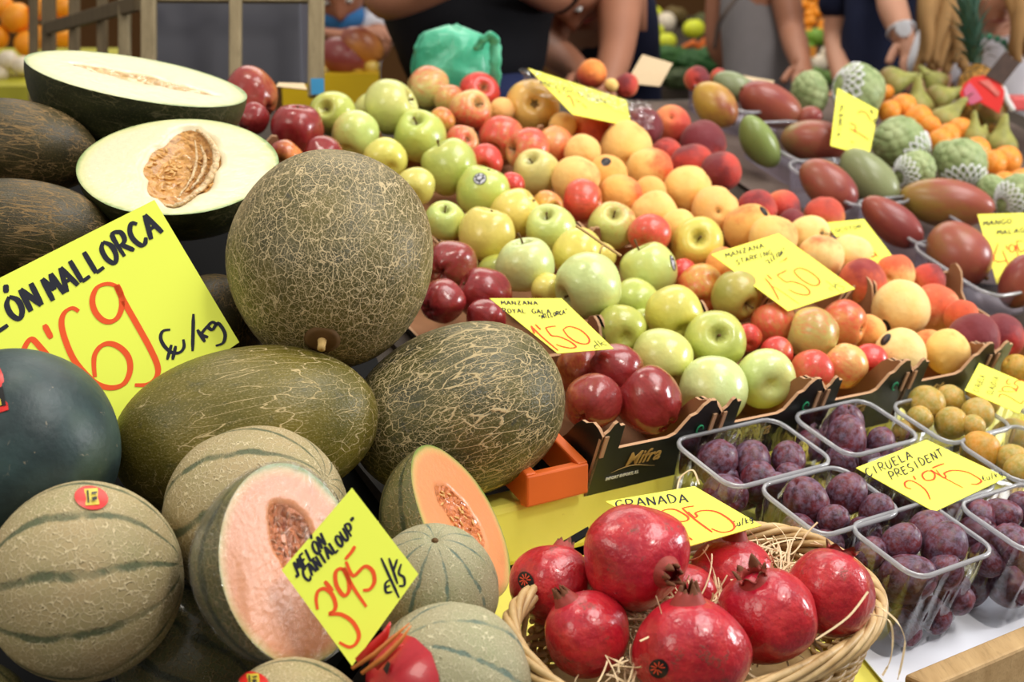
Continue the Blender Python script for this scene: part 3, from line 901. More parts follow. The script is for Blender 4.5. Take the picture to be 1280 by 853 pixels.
rg = 'dark red apples in the left boxes'
RY = S(206, 126, 66); RD = S(180, 60, 50)
def ra(label, cx, cy, r, dim=None, col=RD, a=.9, **k): put('deli', label, cx, cy, r, dim, k.pop('end', 'stem'), col, a, group=rg, **k)
ra('large red apple with a yellow streak behind the cut melons', 314, 119, 34, (338, 142), RY, .62, end='calyx', side=(-.8, .3))
ra('glossy deep red apple below the box corner at the back', 370, 162, 33, (372, 135))
ra('purple red apple mostly hidden behind the front cut melon', 316, 149, 20, None, RD, .95, z=-6)
ra('red apple low behind the top of the upright netted melon', 404, 196, 26, None, RD, .9)
ra('orange red apple between the cut melon and the upright netted melon', 356, 196, 22, None, S(226, 130, 70), .45)
ra('dull brownish red apple beside the upright netted melon', 564, 332, 32, None, S(150, 96, 60), .62, side=(-.5, .6))
ra('bright red apple at the edge of the upright netted melon above a box corner', 552, 377, 28, None, RD, .88)
ra('long dark red apple behind the royal gala card', 605, 368, 34, (572, 352), RD, .95)
ra('deep red apple low under the left edge of the royal gala card', 606, 398, 25, None, RD, 1.0, z=-4)
ra('orange red apple at the front beside the diagonal netted melon', 726, 464, 32, None, S(214, 120, 70), .62, side=(.8, -.3), z=-3)
ra('orange and purple red apple at the front left corner of its box', 740, 504, 36, None, S(190, 100, 60), .68, side=(1, -.4), z=2)
ra('dark crimson apple under the corner of the royal gala card', 770, 461, 33, (798, 474), RD, 1.0)
ra('big dark red apple with a dent at the front of its box', 812, 502, 42, (838, 536), RD, .88, end='calyx', z=2)

ag = 'red and yellow apples in the boxes'
PK = S(232, 198, 122); PG = S(212, 208, 124); OY = S(224, 180, 78)
def aa(label, cx, cy, r, dim=None, col=PK, a=.55, **k): put('gala', label, cx, cy, r, dim, k.pop('end', 'stem'), col, a, group=ag, **k)
aa('pale apple with a red top in front of the green carrier bag', 535, 111, 27, (514, 113), PG, .50, end='calyx', side=(-.3, 1))
aa('deep red apple with its stalk hollow up, right of the green carrier bag', 600, 116, 26, (606, 111), RD, .9)
aa('pink and yellow apple with a thin stalk, in front of the deep red one', 588, 139, 27, (599, 132), PK, .58, stem=1, side=(0, -1), z=3)
aa('pink apple squeezed behind the one with the thin stalk', 561, 125, 19, None, PK, .6, z=-4)
aa('small dark orange apple behind the deep hollowed green apple', 552, 151, 17, None, OY, .45, z=-6)
aa('red apple below the yellow apple with the dark star hollow', 627, 172, 28, None, PK, .70, side=(-.3, .7))
aa('red apple with a grey calyx behind the green apple with the thin stalk', 577, 178, 21, (585, 177), PK, .7, end='calyx', z=-5)
aa('orange red apple right of the green apple with the thin stalk', 607, 202, 22, None, S(224, 120, 80), .75)
aa('pink red apple with its hollow on the left, behind the pale yellow green one', 659, 188, 28, (639, 188), PK, .66, side=(.3, 1))
aa('pale yellow green apple with a green hollow near its top', 671, 216, 30, (663, 201), PG, .14, z=3)
aa('heart shaped peach and pink apple below the apple with the dark star hollow', 693, 183, 24, None, S(240, 170, 100), .50, side=(.6, -.8))
aa('red striped apple above the one with a cream stalk end', 727, 252, 28, (752, 254), PK, .78, end='calyx')
aa('cream and pink apple showing its green stalk hollow in the middle', 765, 282, 30, (766, 270), PG, .42, side=(.6, .8), z=3)
aa('red striped apple peeping over the stickered tilted apple', 812, 293, 27, None, PK, .74)
aa('orange apple under the pale yellow green one', 684, 258, 20, None, OY, .46, z=-6)
aa('dark red apple in the shade left of the pale yellow green one', 640, 232, 16, None, RD, .8, z=-12)
aa('yellow apple with a dark hollow facing out, left of the starking card', 872, 304, 33, (870, 299), S(226, 204, 96), .16, side=(1, -.3), z=3)
aa('orange red striped apple left of the starking card', 876, 362, 32, None, OY, .72)
aa('half green half brown apple under the starking card', 921, 370, 33, None, S(176, 168, 84), .40, side=(1, -.7), z=1)
aa('striped orange apple below the corner of the starking card', 967, 405, 29, (975, 430), S(226, 164, 90), .55, end='calyx')
aa('greenish pink apple with a small calyx facing right, below the starking card', 1017, 418, 33, (1042, 425), S(186, 176, 104), .36, end='calyx', side=(0, 1), z=4)
aa('orange pink apple with a small calyx right of the greenish pink one', 1053, 404, 31, (1074, 412), S(236, 160, 96), .55, end='calyx', side=(0, 1))
aa('red apple in the gap right of the green apple with the brown hollow', 935, 422, 18, None, RD, .72, z=-12)
aa('shaded red apple under the striped orange one', 971, 442, 21, None, RD, .72, z=-8)
aa('orange red apple behind the left corner flap of the third box', 1015, 464, 27, None, S(224, 130, 84), .66, z=-2)
aa('yellow pink apple with a green end at the front of the third box', 1056, 458, 28, (1076, 478), S(232, 186, 110), .42, end='calyx', side=(-1, 0))
aa('crimson apple at the front right of the third box', 1085, 454, 25, None, RD, .82)
aa('dark red apple in the shade under the yellow apple left of the starking card', 854, 343, 20, None, RD, .85, z=-14)
aa('golden apple with a dark star shaped hollow facing out, near the wrapped card', 665, 135, 34, (668, 134), S(222, 176, 92), .14, end='calyx', z=3)

pg = 'yellow peaches in the boxes'
PE = S(246, 202, 122); PO = S(242, 176, 98); PL_ = S(248, 216, 148)
def pe(label, cx, cy, r, dim=None, col=PE, a=.12, **k): put('peach', label, cx, cy, r, dim, 'stem', col, a, group=pg, **k)
pe('small yellow peach left of the golden apple with the star hollow', 627, 138, 16, None, PE, .1, z=-5)
pe('orange peach with a red lower half in front of the wrapped card', 742, 159, 30, (748, 142), PO, .48, side=(.3, -1))
pe('big yellow peach with a small tip at its upper right, below the wrapped card', 783, 185, 33, (784, 206), PE, .06, z=3)
pe('plain yellow peach left of the red bottomed orange peach', 727, 191, 23, None, PE, .06)
pe('yellow peach behind the heart shaped apple', 703, 159, 18, None, PE, .06, z=-4)
pe('yellow peach with a red right flank, below the big yellow one', 812, 213, 30, None, PE, .38, side=(1, 0))
pe('orange peach with a dark oval sticker on top', 760, 219, 25, None, PO, .1, sticker='dark', z=-1)
pe('yellow orange peach behind the red striped apple', 720, 226, 30, None, PE, .14, z=-3)
pe('orange peach with a pink patch right of the red striped apple', 775, 244, 27, None, PO, .36, side=(1, -.2))
pe('low orange peach behind the pale peach with the faint cleft', 812, 244, 22, None, PO, .1, z=-6)
pe('pale yellow peach with a faint cleft above the peeping red striped apple', 817, 268, 29, None, PE, .06)
pe('yellow peach in front of the red and black nectarine', 859, 236, 30, None, PE, .05, z=2)
pe('yellow peach with a pointed tip above the starking card', 894, 262, 30, (894, 268), PE, .08)
pe('yellow peach wedged behind the yellow apple with the dark hollow', 848, 284, 22, None, PE, .08, z=-6)
pe('orange peach with a dark sticker above the top of the starking card', 935, 286, 32, None, PO, .16, sticker='dark')
pe('plain peach touching the upper right edge of the starking card', 967, 300, 30, None, PE, .12, z=-2)
pe('light yellow peach with its stalk scar facing right, left of the melocoton card', 1012, 294, 25, (1023, 293), PL_, .06)
pe('pinkish yellow peach right of the starking card', 1026, 322, 29, None, PL_, .2, side=(0, 1))
pe('pale yellow peach under the melocoton card', 1063, 320, 27, None, PL_, .06, z=-2)
pe('peach with a dark purple red top at the corner of the starking card', 1077, 353, 30, None, PE, .60, side=(-.2, 1), z=2)
pe('yellow peach with a reddish top below the melocoton card', 1118, 343, 25, None, PE, .40, side=(-.2, 1), z=-2)
pe('big plain yellow peach with a dark sticker low on its left', 1125, 386, 36, None, PL_, .04, sticker='dark_low', z=5)
pe('yellow peach with a red top right of the big plain one', 1168, 384, 30, None, PL_, .40, side=(-.1, 1))
pe('orange red peach behind the purple nectarines', 1202, 396, 21, None, S(240, 140, 80), .4, z=-6)
pe('dark orange peach between the orange pink apple and the big plain peach', 1086, 416, 22, None, PO, .2, z=-10)
pe('yellow peach with a dark sticker at the front left of the peach box', 1126, 445, 33, None, PL_, .04, sticker='dark_left', z=-1)
pe('orange yellow peach at the front right of the peach box', 1184, 439, 28, None, PE, .06, z=2)
pe('orange peach behind the two front peaches', 1160, 432, 20, None, PO, .2, z=-6)
pe('orange peach mostly hidden under the left corner of the starking card', 905, 330, 22, None, PO, .15, z=-6)

ng = 'red nectarines and peaches beside the mangoes'
NR = S(226, 110, 76)
def ne(label, cx, cy, r, dim=None, col=NR, a=.7, **k): put('nect', label, cx, cy, r, dim, 'stem', col, a, group=ng, **k)
ne('dark purple nectarine touching the wrapped card', 803, 162, 26, None, NR, .95)
ne('salmon red peach with a cleft behind the dark purple nectarine', 838, 158, 26, (836, 150), S(236, 120, 86), .42)
ne('dark red nectarine below the first mango punnet', 877, 180, 29, None, NR, .82, side=(-.3, 1))
ne('red orange peach half hidden left of the black and red nectarine', 832, 192, 20, None, NR, .5, z=-4)
ne('red nectarine with a black shadowy blush above the yellow peach', 865, 206, 27, None, S(240, 110, 60), .58, side=(-.4, .9))
ne('dusky purple nectarine below the dark red one', 902, 215, 25, None, NR, .95)
ne('pink red nectarine above the orange peach with the sticker', 945, 262, 25, None, S(226, 90, 90), .55)
ne('red nectarine with a grey shoulder right of the pink red one', 978, 261, 23, None, NR, .70)
ne('orange and red peach behind the melocoton card', 1030, 272, 25, (1024, 285), S(244, 150, 70), .42, side=(0, 1))
ne('dusky purple nectarine sliver beside the light yellow peach', 990, 278, 17, None, NR, .95, z=-3)
ne('red nectarine behind the red topped peach', 1160, 350, 21, None, NR, .6, z=-4)
ne('dark red nectarine at the front of the right end box', 1216, 422, 31, None, NR, .82, side=(-.6, .8))
ne('dusky purple nectarine at the right end of the boxes', 1252, 422, 28, None, S(200, 90, 100), .72, z=-2)
ne('orange red peach by the person\'s hand at the back of the stall', 740, 93, 19, None, S(240, 130, 60), .45)
ne('small red nectarine at the back edge behind the wrapped card', 783, 107, 15, None, NR, .6)
ne('tiny yellow red peach at the back edge between two larger ones', 764, 107, 9, None, PE, .4)
ne('red nectarine behind the first mango punnet', 871, 99, 16, None, NR, .7)
ne('orange red nectarine behind the green mango at the back', 899, 97, 12, None, NR, .5)

mg = 'mangoes in the clear punnets'
MG = S(132, 142, 84); MY = S(196, 158, 62)
def ma(label, cx, cy, b, a_, ang, col=MG, al=.5, tow=.25, **k):
    """ang: direction of the long axis in the photo, degrees anticlockwise from the right"""
    r_ = math.radians(ang)
    put('mango', label, cx, cy, b, None, 'stem', col, al, group=mg, ax=(math.cos(r_), math.sin(r_), tow), lon=a_ / b, **k)
ma('yellow mango with a red end in the punnet farthest back', 894, 131, 25, 34, -52, MY, .34, side=(.6, -.6))
ma('grey green mango behind the yellow one at the back', 917, 108, 18, 27, -25, S(140, 148, 110), .06, z=-4)
ma('large dark red mango with a green underside in the second punnet', 963, 132, 27, 44, 155, S(128, 130, 80), .62, z=2)
ma('slim green mango in the second punnet', 949, 178, 22, 37, 125, S(132, 150, 82), .02, z=1)
ma('reddish mango with a green left end in front of the yellow cherimoya card', 1020, 176, 28, 44, -8, S(140, 136, 72), .58, z=3)
ma('small red mango end behind the reddish mango', 1012, 146, 13, 16, 0, MG, .8, z=-6)
ma('red mango lying above the melocoton card', 1035, 232, 27, 42, -40, S(150, 110, 70), .72)
ma('dark red mango with a glint in the third punnet', 1115, 277, 25, 44, -42, S(110, 80, 50), .75, z=2)
ma('largest mango, orange green to purple, above the mango card', 1182, 254, 31, 58, -12, S(150, 122, 56), .50, z=2)
ma('round red mango beside the mango card', 1200, 318, 38, 44, -50, S(150, 110, 56), .66, z=3)
ma('dark red mango cut off by the right edge of the picture', 1277, 352, 26, 36, 70, S(120, 90, 50), .66, z=5)
ma('smooth green grey fruit between the red mango and the foam nets', 1086, 222, 28, 44, -50, S(140, 148, 104), .0)

# --- solve the piles: every fruit keeps its line of sight and its apparent size; neighbours are pushed apart
random.seed(11)
for it in PILE:
    it['D'] = hit(it['cx'], it['cy'], it['h']); it['D0'] = it['D']
    it['pr'] = it['cy'] + it['z'] * 1.5
def solve(items, rounds=160, keep=.02):
    n = len(items); rays = [P(i['cx'], i['cy'], 1.0) - EYE for i in items]
    for _ in range(rounds):
        cs = [EYE + rays[k] * items[k]['D'] for k in range(n)]
        rs = [items[k]['r'] / F * items[k]['D'] * .97 for k in range(n)]
        dl = [0.0] * n
        for a_ in range(n):
            for b_ in range(a_ + 1, n):
                if abs(items[a_]['cx'] - items[b_]['cx']) > 100: continue
                d = (cs[a_] - cs[b_]).length; ov = rs[a_] + rs[b_] - d
                if ov > 0:
                    f, k = (a_, b_) if items[a_]['pr'] > items[b_]['pr'] else (b_, a_)
                    dl[f] -= ov * .3; dl[k] += ov * .3
        for k in range(n):
            items[k]['D'] += dl[k] + (items[k]['D0'] - items[k]['D']) * keep
solve(PILE)

MESHES = {'green': (ME_APPLE, MAT_GREEN), 'gala': (ME_APPLE, MAT_GALA), 'deli': (ME_DELI, MAT_RED), 'peach': (ME_PEACH, MAT_PEACH),
          'nect': (ME_PEACH, MAT_NECT), 'mango': (ME_MANGO, MAT_MANGO)}
NAME = {'green': 'green_apple', 'gala': 'bicolour_apple', 'deli': 'red_apple', 'peach': 'peach', 'nect': 'nectarine', 'mango': 'mango'}
CAT = {'green': 'apple', 'gala': 'apple', 'deli': 'apple', 'peach': 'peach', 'nect': 'nectarine', 'mango': 'mango'}
CACHE = {}
def with_mat(me, mat):
    k = (me.name, mat.name)
    if k not in CACHE:
        c = me.copy(); c.materials.clear(); c.materials.append(mat); CACHE[k] = c
    return CACHE[k]

def fruit_obj(name, me, mat, loc, rot, scale, col, alpha, label, cat, group):
    o = obj(name, with_mat(me, mat))
    o.location = loc; o.rotation_mode = 'QUATERNION'; o.rotation_quaternion = rot; o.scale = scale
    o.color = (col[0], col[1], col[2], alpha)
    return tag(o, label, cat, group)

def child(parent, name, me, scale=None, loc=None, rot=None):
    c = obj(name, me, parent)
    if scale is not None: c.scale = scale
    if loc is not None: c.location = loc
    if rot is not None: c.rotation_mode = 'QUATERNION'; c.rotation_quaternion = rot
    return c

def decal(parent, at_world, up_world, size, shapes, name, lift=1.02):
    """a thin printed sticker bent over the fruit: shapes = [(polygon in sticker units, material)]; at_world = direction on the fruit"""
    me = parent.data
    bpy.context.view_layer.update()
    R = parent.rotation_quaternion.to_matrix(); sc = parent.scale
    inv = lambda d: Vector([(R.transposed() @ d)[i] / sc[i] for i in range(3)])
    n = Vector(inv(at_world)).normalized()
    # distance of the skin along n
    from mathutils.bvhtree import BVHTree
    key = me.name
    if key not in BVH:
        BVH[key] = BVHTree.FromPolygons([v.co.copy() for v in me.vertices], [tuple(p.vertices) for p in me.polygons])
    tree = BVH[key]
    x = (up_world.cross(at_world)).normalized(); y = at_world.cross(x).normalized()
    mats = []; m = MB()
    ctr = tree.ray_cast(n * 3, -n)[0] or n
    cw = R @ Vector([ctr[i] * sc[i] for i in range(3)])
    for lv, (poly, mat) in enumerate(shapes):
        if mat not in mats: mats.append(mat)
        # dense polygon grid: fan with rings
        rings = 4; k = len(poly); idx = []
        cx = sum(p[0] for p in poly) / k; cy = sum(p[1] for p in poly) / k
        vs = []
        def proj(a_, b_):
            w = cw + x * (a_ * size) + y * (b_ * size) + at_world * .02
            o_ = Vector(inv(w)); d_ = Vector(inv(-at_world)).normalized()
            h_ = tree.ray_cast(o_, d_)[0]
            if h_ is None: h_ = Vector(inv(cw + x * (a_ * size) + y * (b_ * size)))
            return h_ * (1 + (.010 + .004 * lv))
        vs.append(proj(cx, cy)); fs = []
        for r_ in range(1, rings + 1):
            for p in poly: vs.append(proj(cx + (p[0] - cx) * r_ / rings, cy + (p[1] - cy) * r_ / rings))
        for j in range(k): fs.append((0, 1 + j, 1 + (j + 1) % k))
        for r_ in range(rings - 1):
            for j in range(k):
                a0 = 1 + r_ * k; a1 = a0 + k; j2 = (j + 1) % k
                fs.append((a0 + j, a1 + j, a1 + j2, a0 + j2))
        m.add(vs, fs, mats.index(mat))
    return obj(name, m.mesh(name, mats, True), parent)
BVH = {}
def circ(r=1.0, n=20, sx=1.0, c=(0, 0)): return [(c[0] + sx * r * math.cos(2 * math.pi * k / n), c[1] + r * math.sin(2 * math.pi * k / n)) for k in range(n)]
BIRD = [[(-.55, .1), (-.2, .55), (.1, .3), (.5, .6), (.3, 0), (0, -.6), (-.4, -.3)]]
def palm():
    out = []
    for k in range(9):
        a = 2 * math.pi * k / 9
        out.append([(.12 * math.cos(a - .3), .12 * math.sin(a - .3)), (.62 * math.cos(a - .12), .62 * math.sin(a - .12)), (.7 * math.cos(a), .7 * math.sin(a)), (.62 * math.cos(a + .12), .62 * math.sin(a + .12)), (.12 * math.cos(a + .3), .12 * math.sin(a + .3))])
    return out

ci = 0
for it in PILE:
    ci += 1; k = it['kind']; D = it['D']; loc = P(it['cx'], it['cy'], D); r = it['r'] / F * D
    meshes, mat = MESHES[k]
    rnd = random.Random(ci * 17)
    if it['ax']: axis = camdir(*it['ax'])
    elif it['dim']:
        dx = (it['dim'][0] - it['cx']) / it['r']; dy = -(it['dim'][1] - it['cy']) / it['r']
        q = math.hypot(dx, dy) * (1.0 if k in ('peach', 'nect') else 1.22)
        s = 1.0 if q < .97 else .97 / q
        if q > 0: f = min(q, .97) / math.hypot(dx, dy) if math.hypot(dx, dy) > 1e-6 else 0
        else: f = 0
        dx, dy = dx * f, dy * f
        axis = camdir(dx, dy, math.sqrt(max(.04, 1 - dx * dx - dy * dy)))
        if it['end'] == 'calyx': axis = -axis
    else:
        axis = camdir(rnd.uniform(-.6, .6), rnd.uniform(.15, .9), rnd.uniform(-.9, -.35))
        if rnd.random() < .3: axis = -axis
    if it['side']: side = camdir(it['side'][0], it['side'][1], .35)
    else: side = camdir(rnd.uniform(-1, 1), rnd.uniform(-.4, 1), rnd.uniform(-.2, 1))
    rot = frame(axis, side)
    me = meshes[ci % len(meshes)]
    if k == 'mango': sc = (r, r, r * it['lon'])
    elif k == 'deli': sc = (r * .98, r * .98, r * .96)
    else: sc = (r * rnd.uniform(.985, 1.03), r * rnd.uniform(.985, 1.03), r * rnd.uniform(.98, 1.06))
    col = [c * rnd.uniform(.93, 1.06) for c in it['col'][:3]]
    o = fruit_obj(NAME[k], me, mat, loc, rot, sc, col, it['a'], it['label'], CAT[k], it['group'])
    if k in ('green', 'gala', 'deli') and it['dim']:
        if it['end'] == 'stem': child(o, 'stem', ME_STEM[1] if it['stem'] else ME_STEM[(0, 2)[ci % 2]])
        else: child(o, 'calyx', ME_CALYX)
    if k in ('green', 'gala') and not it['dim'] and ci % 3 == 0: child(o, 'stem', ME_STEM[0])
    if k in ('peach', 'nect') and it['dim']: child(o, 'stalk', ME_PSTALK)
    if k == 'mango':
        m = MB(); m.tube([Vector((.08, 0, .97)), Vector((.08, 0, 1.05))], [.09, .06], 8); child(o, 'stalk', m.mesh('stalk', [MAT_STEM], True))
    st = it['sticker']
    upv = camdir(.15, 1, 0)
    if st == 'disc':
        decal(o, camdir(-.1, .36, .93), upv, .0085, [(circ(1), MAT_STK_BLK), (circ(.86), MAT_STK_WHT), ([(-.8, .2), (-.3, .8), (0, .45), (.45, .75), (.75, .1), (.3, -.25), (.1, -.8), (-.5, -.5)], MAT_STK_BLK), ([(-.45, .1), (-.1, .35), (.35, .45), (.3, .0), (.0, -.25), (-.35, -.2)], MAT_STK_WHT)], 'sticker')
    elif st == 'oval':
        decal(o, camdir(.78, .20, .6), upv, .0100, [(circ(1, 20, .62), MAT_STK_BLK), (circ(.85, 20, .5), MAT_STK_WHT), ([(-.3, .55), (.2, .6), (.3, .15), (.05, .3), (-.2, .2)], MAT_STK_BLK), ([(.1, -.7), (.35, -.3), (.2, .0), (.05, -.3)], MAT_STK_BLK)], 'sticker')
    elif st and st.startswith('dark'):
        dr = {'dark': camdir(-.15, .62, .75) if it['cx'] < 800 else camdir(.5, .62, .6), 'dark_low': camdir(-.62, -.60, .5), 'dark_left': camdir(-.68, .62, .4)}[st]
        decal(o, dr, upv, .0085, [(circ(1, 18, .8), MAT_STK_BLK), (circ(.45, 14, .7), plain('sticker print grey', S(70, 62, 60), .4) if 'sticker print grey' not in bpy.data.materials else bpy.data.materials['sticker print grey'])], 'sticker')
# ---------------------------------------------------------------- melons
def drape(parent, shapes, name, lift=.0012, rings=5):
    """thin printed pieces that hug the skin of a fruit; outlines in photo pixels, laid on the real surface"""
    from mathutils.bvhtree import BVHTree
    bpy.context.view_layer.update()
    mw = Matrix.LocRotScale(parent.location, parent.rotation_quaternion, parent.scale)
    tree = BVHTree.FromPolygons([mw @ v.co for v in parent.data.vertices], [tuple(p.vertices) for p in parent.data.polygons])
    inv = mw.inverted(); mats = []; m = MB()
    for lv, (poly, mat) in enumerate(shapes):
        if mat not in mats: mats.append(mat)
        cx = sum(p[0] for p in poly) / len(poly); cy = sum(p[1] for p in poly) / len(poly)
        def proj(x, y):
            d = (P(x, y, 1) - EYE).normalized()
            h = tree.ray_cast(EYE, d)
            if h[0] is None:
                h = tree.find_nearest(EYE + d * (parent.location - EYE).length)
            return inv @ (h[0] + h[1] * (lift * (1 + .5 * lv)))
        k = len(poly); vs = [proj(cx, cy)]; fs = []
        for r_ in range(1, rings + 1):
            for p in poly: vs.append(proj(cx + (p[0] - cx) * r_ / rings, cy + (p[1] - cy) * r_ / rings))
        for j in range(k): fs.append((0, 1 + j, 1 + (j + 1) % k))
        for r_ in range(rings - 1):
            for j in range(k):
                a0 = 1 + r_ * k; a1 = a0 + k; j2 = (j + 1) % k
                fs.append((a0 + j, a1 + j, a1 + j2, a0 + j2))
        m.add(vs, fs, mats.index(mat))
    return obj(name, m.mesh(name, mats, True), parent)
def pell(cx, cy, rx, ry, ang=0.0, n=22):
    a = math.radians(ang)
    return [(cx + rx * math.cos(t) * math.cos(a) - ry * math.sin(t) * math.sin(a), cy - (rx * math.cos(t) * math.sin(a) + ry * math.sin(t) * math.cos(a))) for t in [2 * math.pi * k / n for k in range(n)]]

ME_MELON = [ball((lambda s: (lambda v: wob(v, .05, 1.1, s)))(s + 80), 72, 48, 'melon') for s in range(3)]
def cant_def(s, n=10, ph=0.0):
    def f(v):
        a = math.atan2(v.y, v.x); rr = math.hypot(v.x, v.y)
        k = 1 - .016 * max(0, math.cos(n * a + ph)) ** 3 * min(1, rr * 1.6)
        zz = v.z
        dent = .05 * math.exp(-(rr / .12) ** 2)
        zz = zz - dent if zz > 0 else zz + dent
        return wob(Vector((v.x * k, v.y * k, zz)), .03, 1.0, s)
    return f
ME_CANT = [ball(cant_def(s + 90), 90, 48, 'cantaloupe') for s in range(2)]
def melon(name, label, cat, cx, cy, D, apx, bpx, axis, mat, me, side=None, group=None):
    a = apx / F * D; b = bpx / F * D
    o = obj(name, with_mat(me, mat)); o.location = P(cx, cy, D); o.rotation_mode = 'QUATERNION'
    o.rotation_quaternion = frame(camdir(*axis), camdir(*(side or (0.2, .3, 1)))); o.scale = (b, b, a)
    return tag(o, label, cat, group)
def knob(parent, sgn=1, r=.05, L=.10, mat=None, flare=1.3):
    m = MB(); pts = [Vector((0, 0, sgn * (.95 + L * t / 4))) for t in range(5)]
    m.tube(pts, [r * flare, r, r * .9, r * .8, r * .85], 10)
    return obj('stalk', m.mesh('stalk', [mat or MAT_STEM_P], True), parent)
MG_ = 'whole netted melons in the heap'
m1 = melon('netted_melon', 'upright brown green netted melon with its stalk end facing front, tallest in the heap', 'melon', 413, 321, 1.24, 150, 127, (.03, -.70, .71), MAT_SAPO, ME_MELON[0], group=MG_)
knob(m1, 1, .045, .14)
m = MB(); m.tube([Vector((0, 0, .985)), Vector((0, 0, 1.0))], [.17, .12], 24)
obj('stalk_scar', m.mesh('stalk_scar', [MAT_STEM], True), m1)
melon('netted_melon', 'olive melon with long pale veins lying behind the small round melon', 'melon', 308, 540, 1.17, 168, 106, (.955, .20, -.22), MAT_SAPO_LONG, ME_MELON[1], group=MG_)
melon('netted_melon', 'dark green melon with diagonal net lying beside the orange crate', 'melon', 575, 514, 1.255, 140, 109, (.88, .30, -.36), MAT_SAPO_DIAG, ME_MELON[2], group=MG_)
melon('dark_melon', 'dark glossy melon at the left edge below the cut half', 'melon', 22, 183, 1.42, 100, 58, (.95, -.12, -.2), MAT_SAPO_DARK, ME_MELON[1], group=MG_)
melon('dark_melon', 'brown veined melon at the left edge above the big price card', 'melon', 30, 292, 1.32, 112, 68, (.93, -.1, -.3), MAT_SAPO_DARK, ME_MELON[2], group=MG_)
melon('dark_melon', 'dark melon mostly hidden between the big price card and the upright melon', 'melon', 262, 420, 1.30, 80, 66, (.3, .9, .2), MAT_SAPO_DARK, ME_MELON[0], group=MG_)
wm = melon('watermelon', 'dark green scratched watermelon with a red sticker at the left edge', 'watermelon', 20, 563, 1.07, 128, 126, (.35, .85, .3), MAT_WATER, ME_MELON[0])
drape(wm, [([(-52, 474), (-26, 464), (-2, 457), (4, 470), (11, 513), (-20, 523), (-46, 530)], MAT_STK_RED), ([(-44, 496), (4, 485), (8, 508), (-42, 519)], MAT_STK_BLK), ([(-36, 508), (1, 500), (3, 508), (-34, 515)], MAT_STK_YEL)], 'sticker', rings=6)
CG = 'whole cantaloupes in front of the heap'
k1 = melon('cantaloupe', 'large beige netted cantaloupe with green bands and a round red sticker on top', 'cantaloupe', 106, 726, 1.00, 121, 125, (.97, .13, -.15), MAT_CANT, ME_CANT[0], (0, .2, 1), CG)
RS = lambda x, y, rx, ry, ang=0: [(pell(x, y, rx, ry, ang), MAT_STK_RED), ([(x - rx * .42, y - ry * .68), (x + rx * .36, y - ry * .75), (x + rx * .46, y + ry * .62), (x - rx * .34, y + ry * .72)], MAT_STK_YEL), ([(x - rx * .28, y - ry * .5), (x - rx * .18, y - ry * .5), (x - rx * .12, y + ry * .5), (x - rx * .22, y + ry * .5)], MAT_STK_BLK), ([(x, y - ry * .3), (x + rx * .3, y - ry * .35), (x + rx * .32, y - ry * .2), (x + rx * .02, y - ry * .12)], MAT_STK_BLK), ([(x, y + ry * .2), (x + rx * .3, y + ry * .1), (x + rx * .32, y + ry * .35), (x + rx * .04, y + ry * .45)], MAT_STK_BLK)]
drape(k1, RS(114, 624, 21, 14.5, -10), 'sticker')
k2 = melon('cantaloupe', 'netted cantaloupe behind the film wrapped cut half', 'cantaloupe', 321, 648, 1.095, 114, 116, (.80, .45, .3), MAT_CANT, ME_CANT[1], (-.3, .2, 1), CG)
k5 = melon('cantaloupe', 'pale cantaloupe with blue green stripes and its stalk end up, right of the cantaloupe card', 'cantaloupe', 541, 737, 1.05, 82, 82, (.06, .82, .50), MAT_CANT_PALE, ME_CANT[0], (0.3, -.4, .8), CG)
knob(k5, 1, .06, .02, MAT_STEM)
k6 = melon('cantaloupe', 'pale netted cantaloupe at the front beside the basket with red paper on it', 'cantaloupe', 563, 857, .965, 102, 103, (-.6, .5, .4), MAT_CANT_PALE, ME_CANT[1], (.5, .4, .7), CG)
k7 = melon('cantaloupe', 'cantaloupe cut off by the bottom edge below the wrapped half', 'cantaloupe', 366, 926, .93, 102, 102, (.9, .3, .1), MAT_CANT, ME_CANT[0], (0, .8, .6), CG)
drape(k7, RS(318, 853, 19, 11, -15), 'sticker')
k8 = melon('cantaloupe', 'dark film wrapped cantaloupe low between the stickered one and the cut half', 'cantaloupe', 240, 822, 1.09, 98, 94, (.85, -.35, .2), MAT_CANT_DARK, ME_CANT[1], (0, .6, .8), CG)
o = child(k8, 'cling_film', with_mat(ME_MELON[0], MAT_WRINKLE), (1.025, 1.025, 1.025))
k9 = melon('cantaloupe', 'cantaloupe in the bottom left corner under the large stickered one', 'cantaloupe', -40, 905, .97, 80, 80, (.9, .3, .1), MAT_CANT_DARK, ME_CANT[0], (0, .8, .6), CG)
# torn red wrapping on the front cantaloupe
pt = drape(k6, [([(437, 838), (470, 806), (500, 792), (521, 800), (540, 818), (549, 845), (551, 880), (500, 905), (440, 880)], MAT_PETAL)], 'red_sticker', .002, 7)
pt['label'] = 'red paper patch with a black mark'
drape(k6, [([(484, 838), (490, 829), (493, 832), (489, 845)], MAT_STK_BLK)], 'black_mark', .004, 3)
m = MB()
def petal(pts3, w, mi):
    n_ = len(pts3); vs = []; fs = []
    for i, (x, y, D) in enumerate(pts3):
        c = P(x, y, D); t = P(*pts3[min(i + 1, n_ - 1)]) - P(*pts3[max(i - 1, 0)])
        s = t.cross(camdir(0, 0, 1)).normalized()
        ww = w[i] / F * D
        vs += [c - s * ww, c + camdir(0, 0, 1) * ww * .12, c + s * ww]
    for i in range(n_ - 1):
        for j in (0, 1): fs.append((i * 3 + j, i * 3 + j + 1, i * 3 + j + 4, i * 3 + j + 3))
    m.add(vs, fs, mi)
petal([(448, 828, .918), (468, 808, .915), (482, 793, .912), (488, 778, .912)], [6, 7, 5, 1], 0)
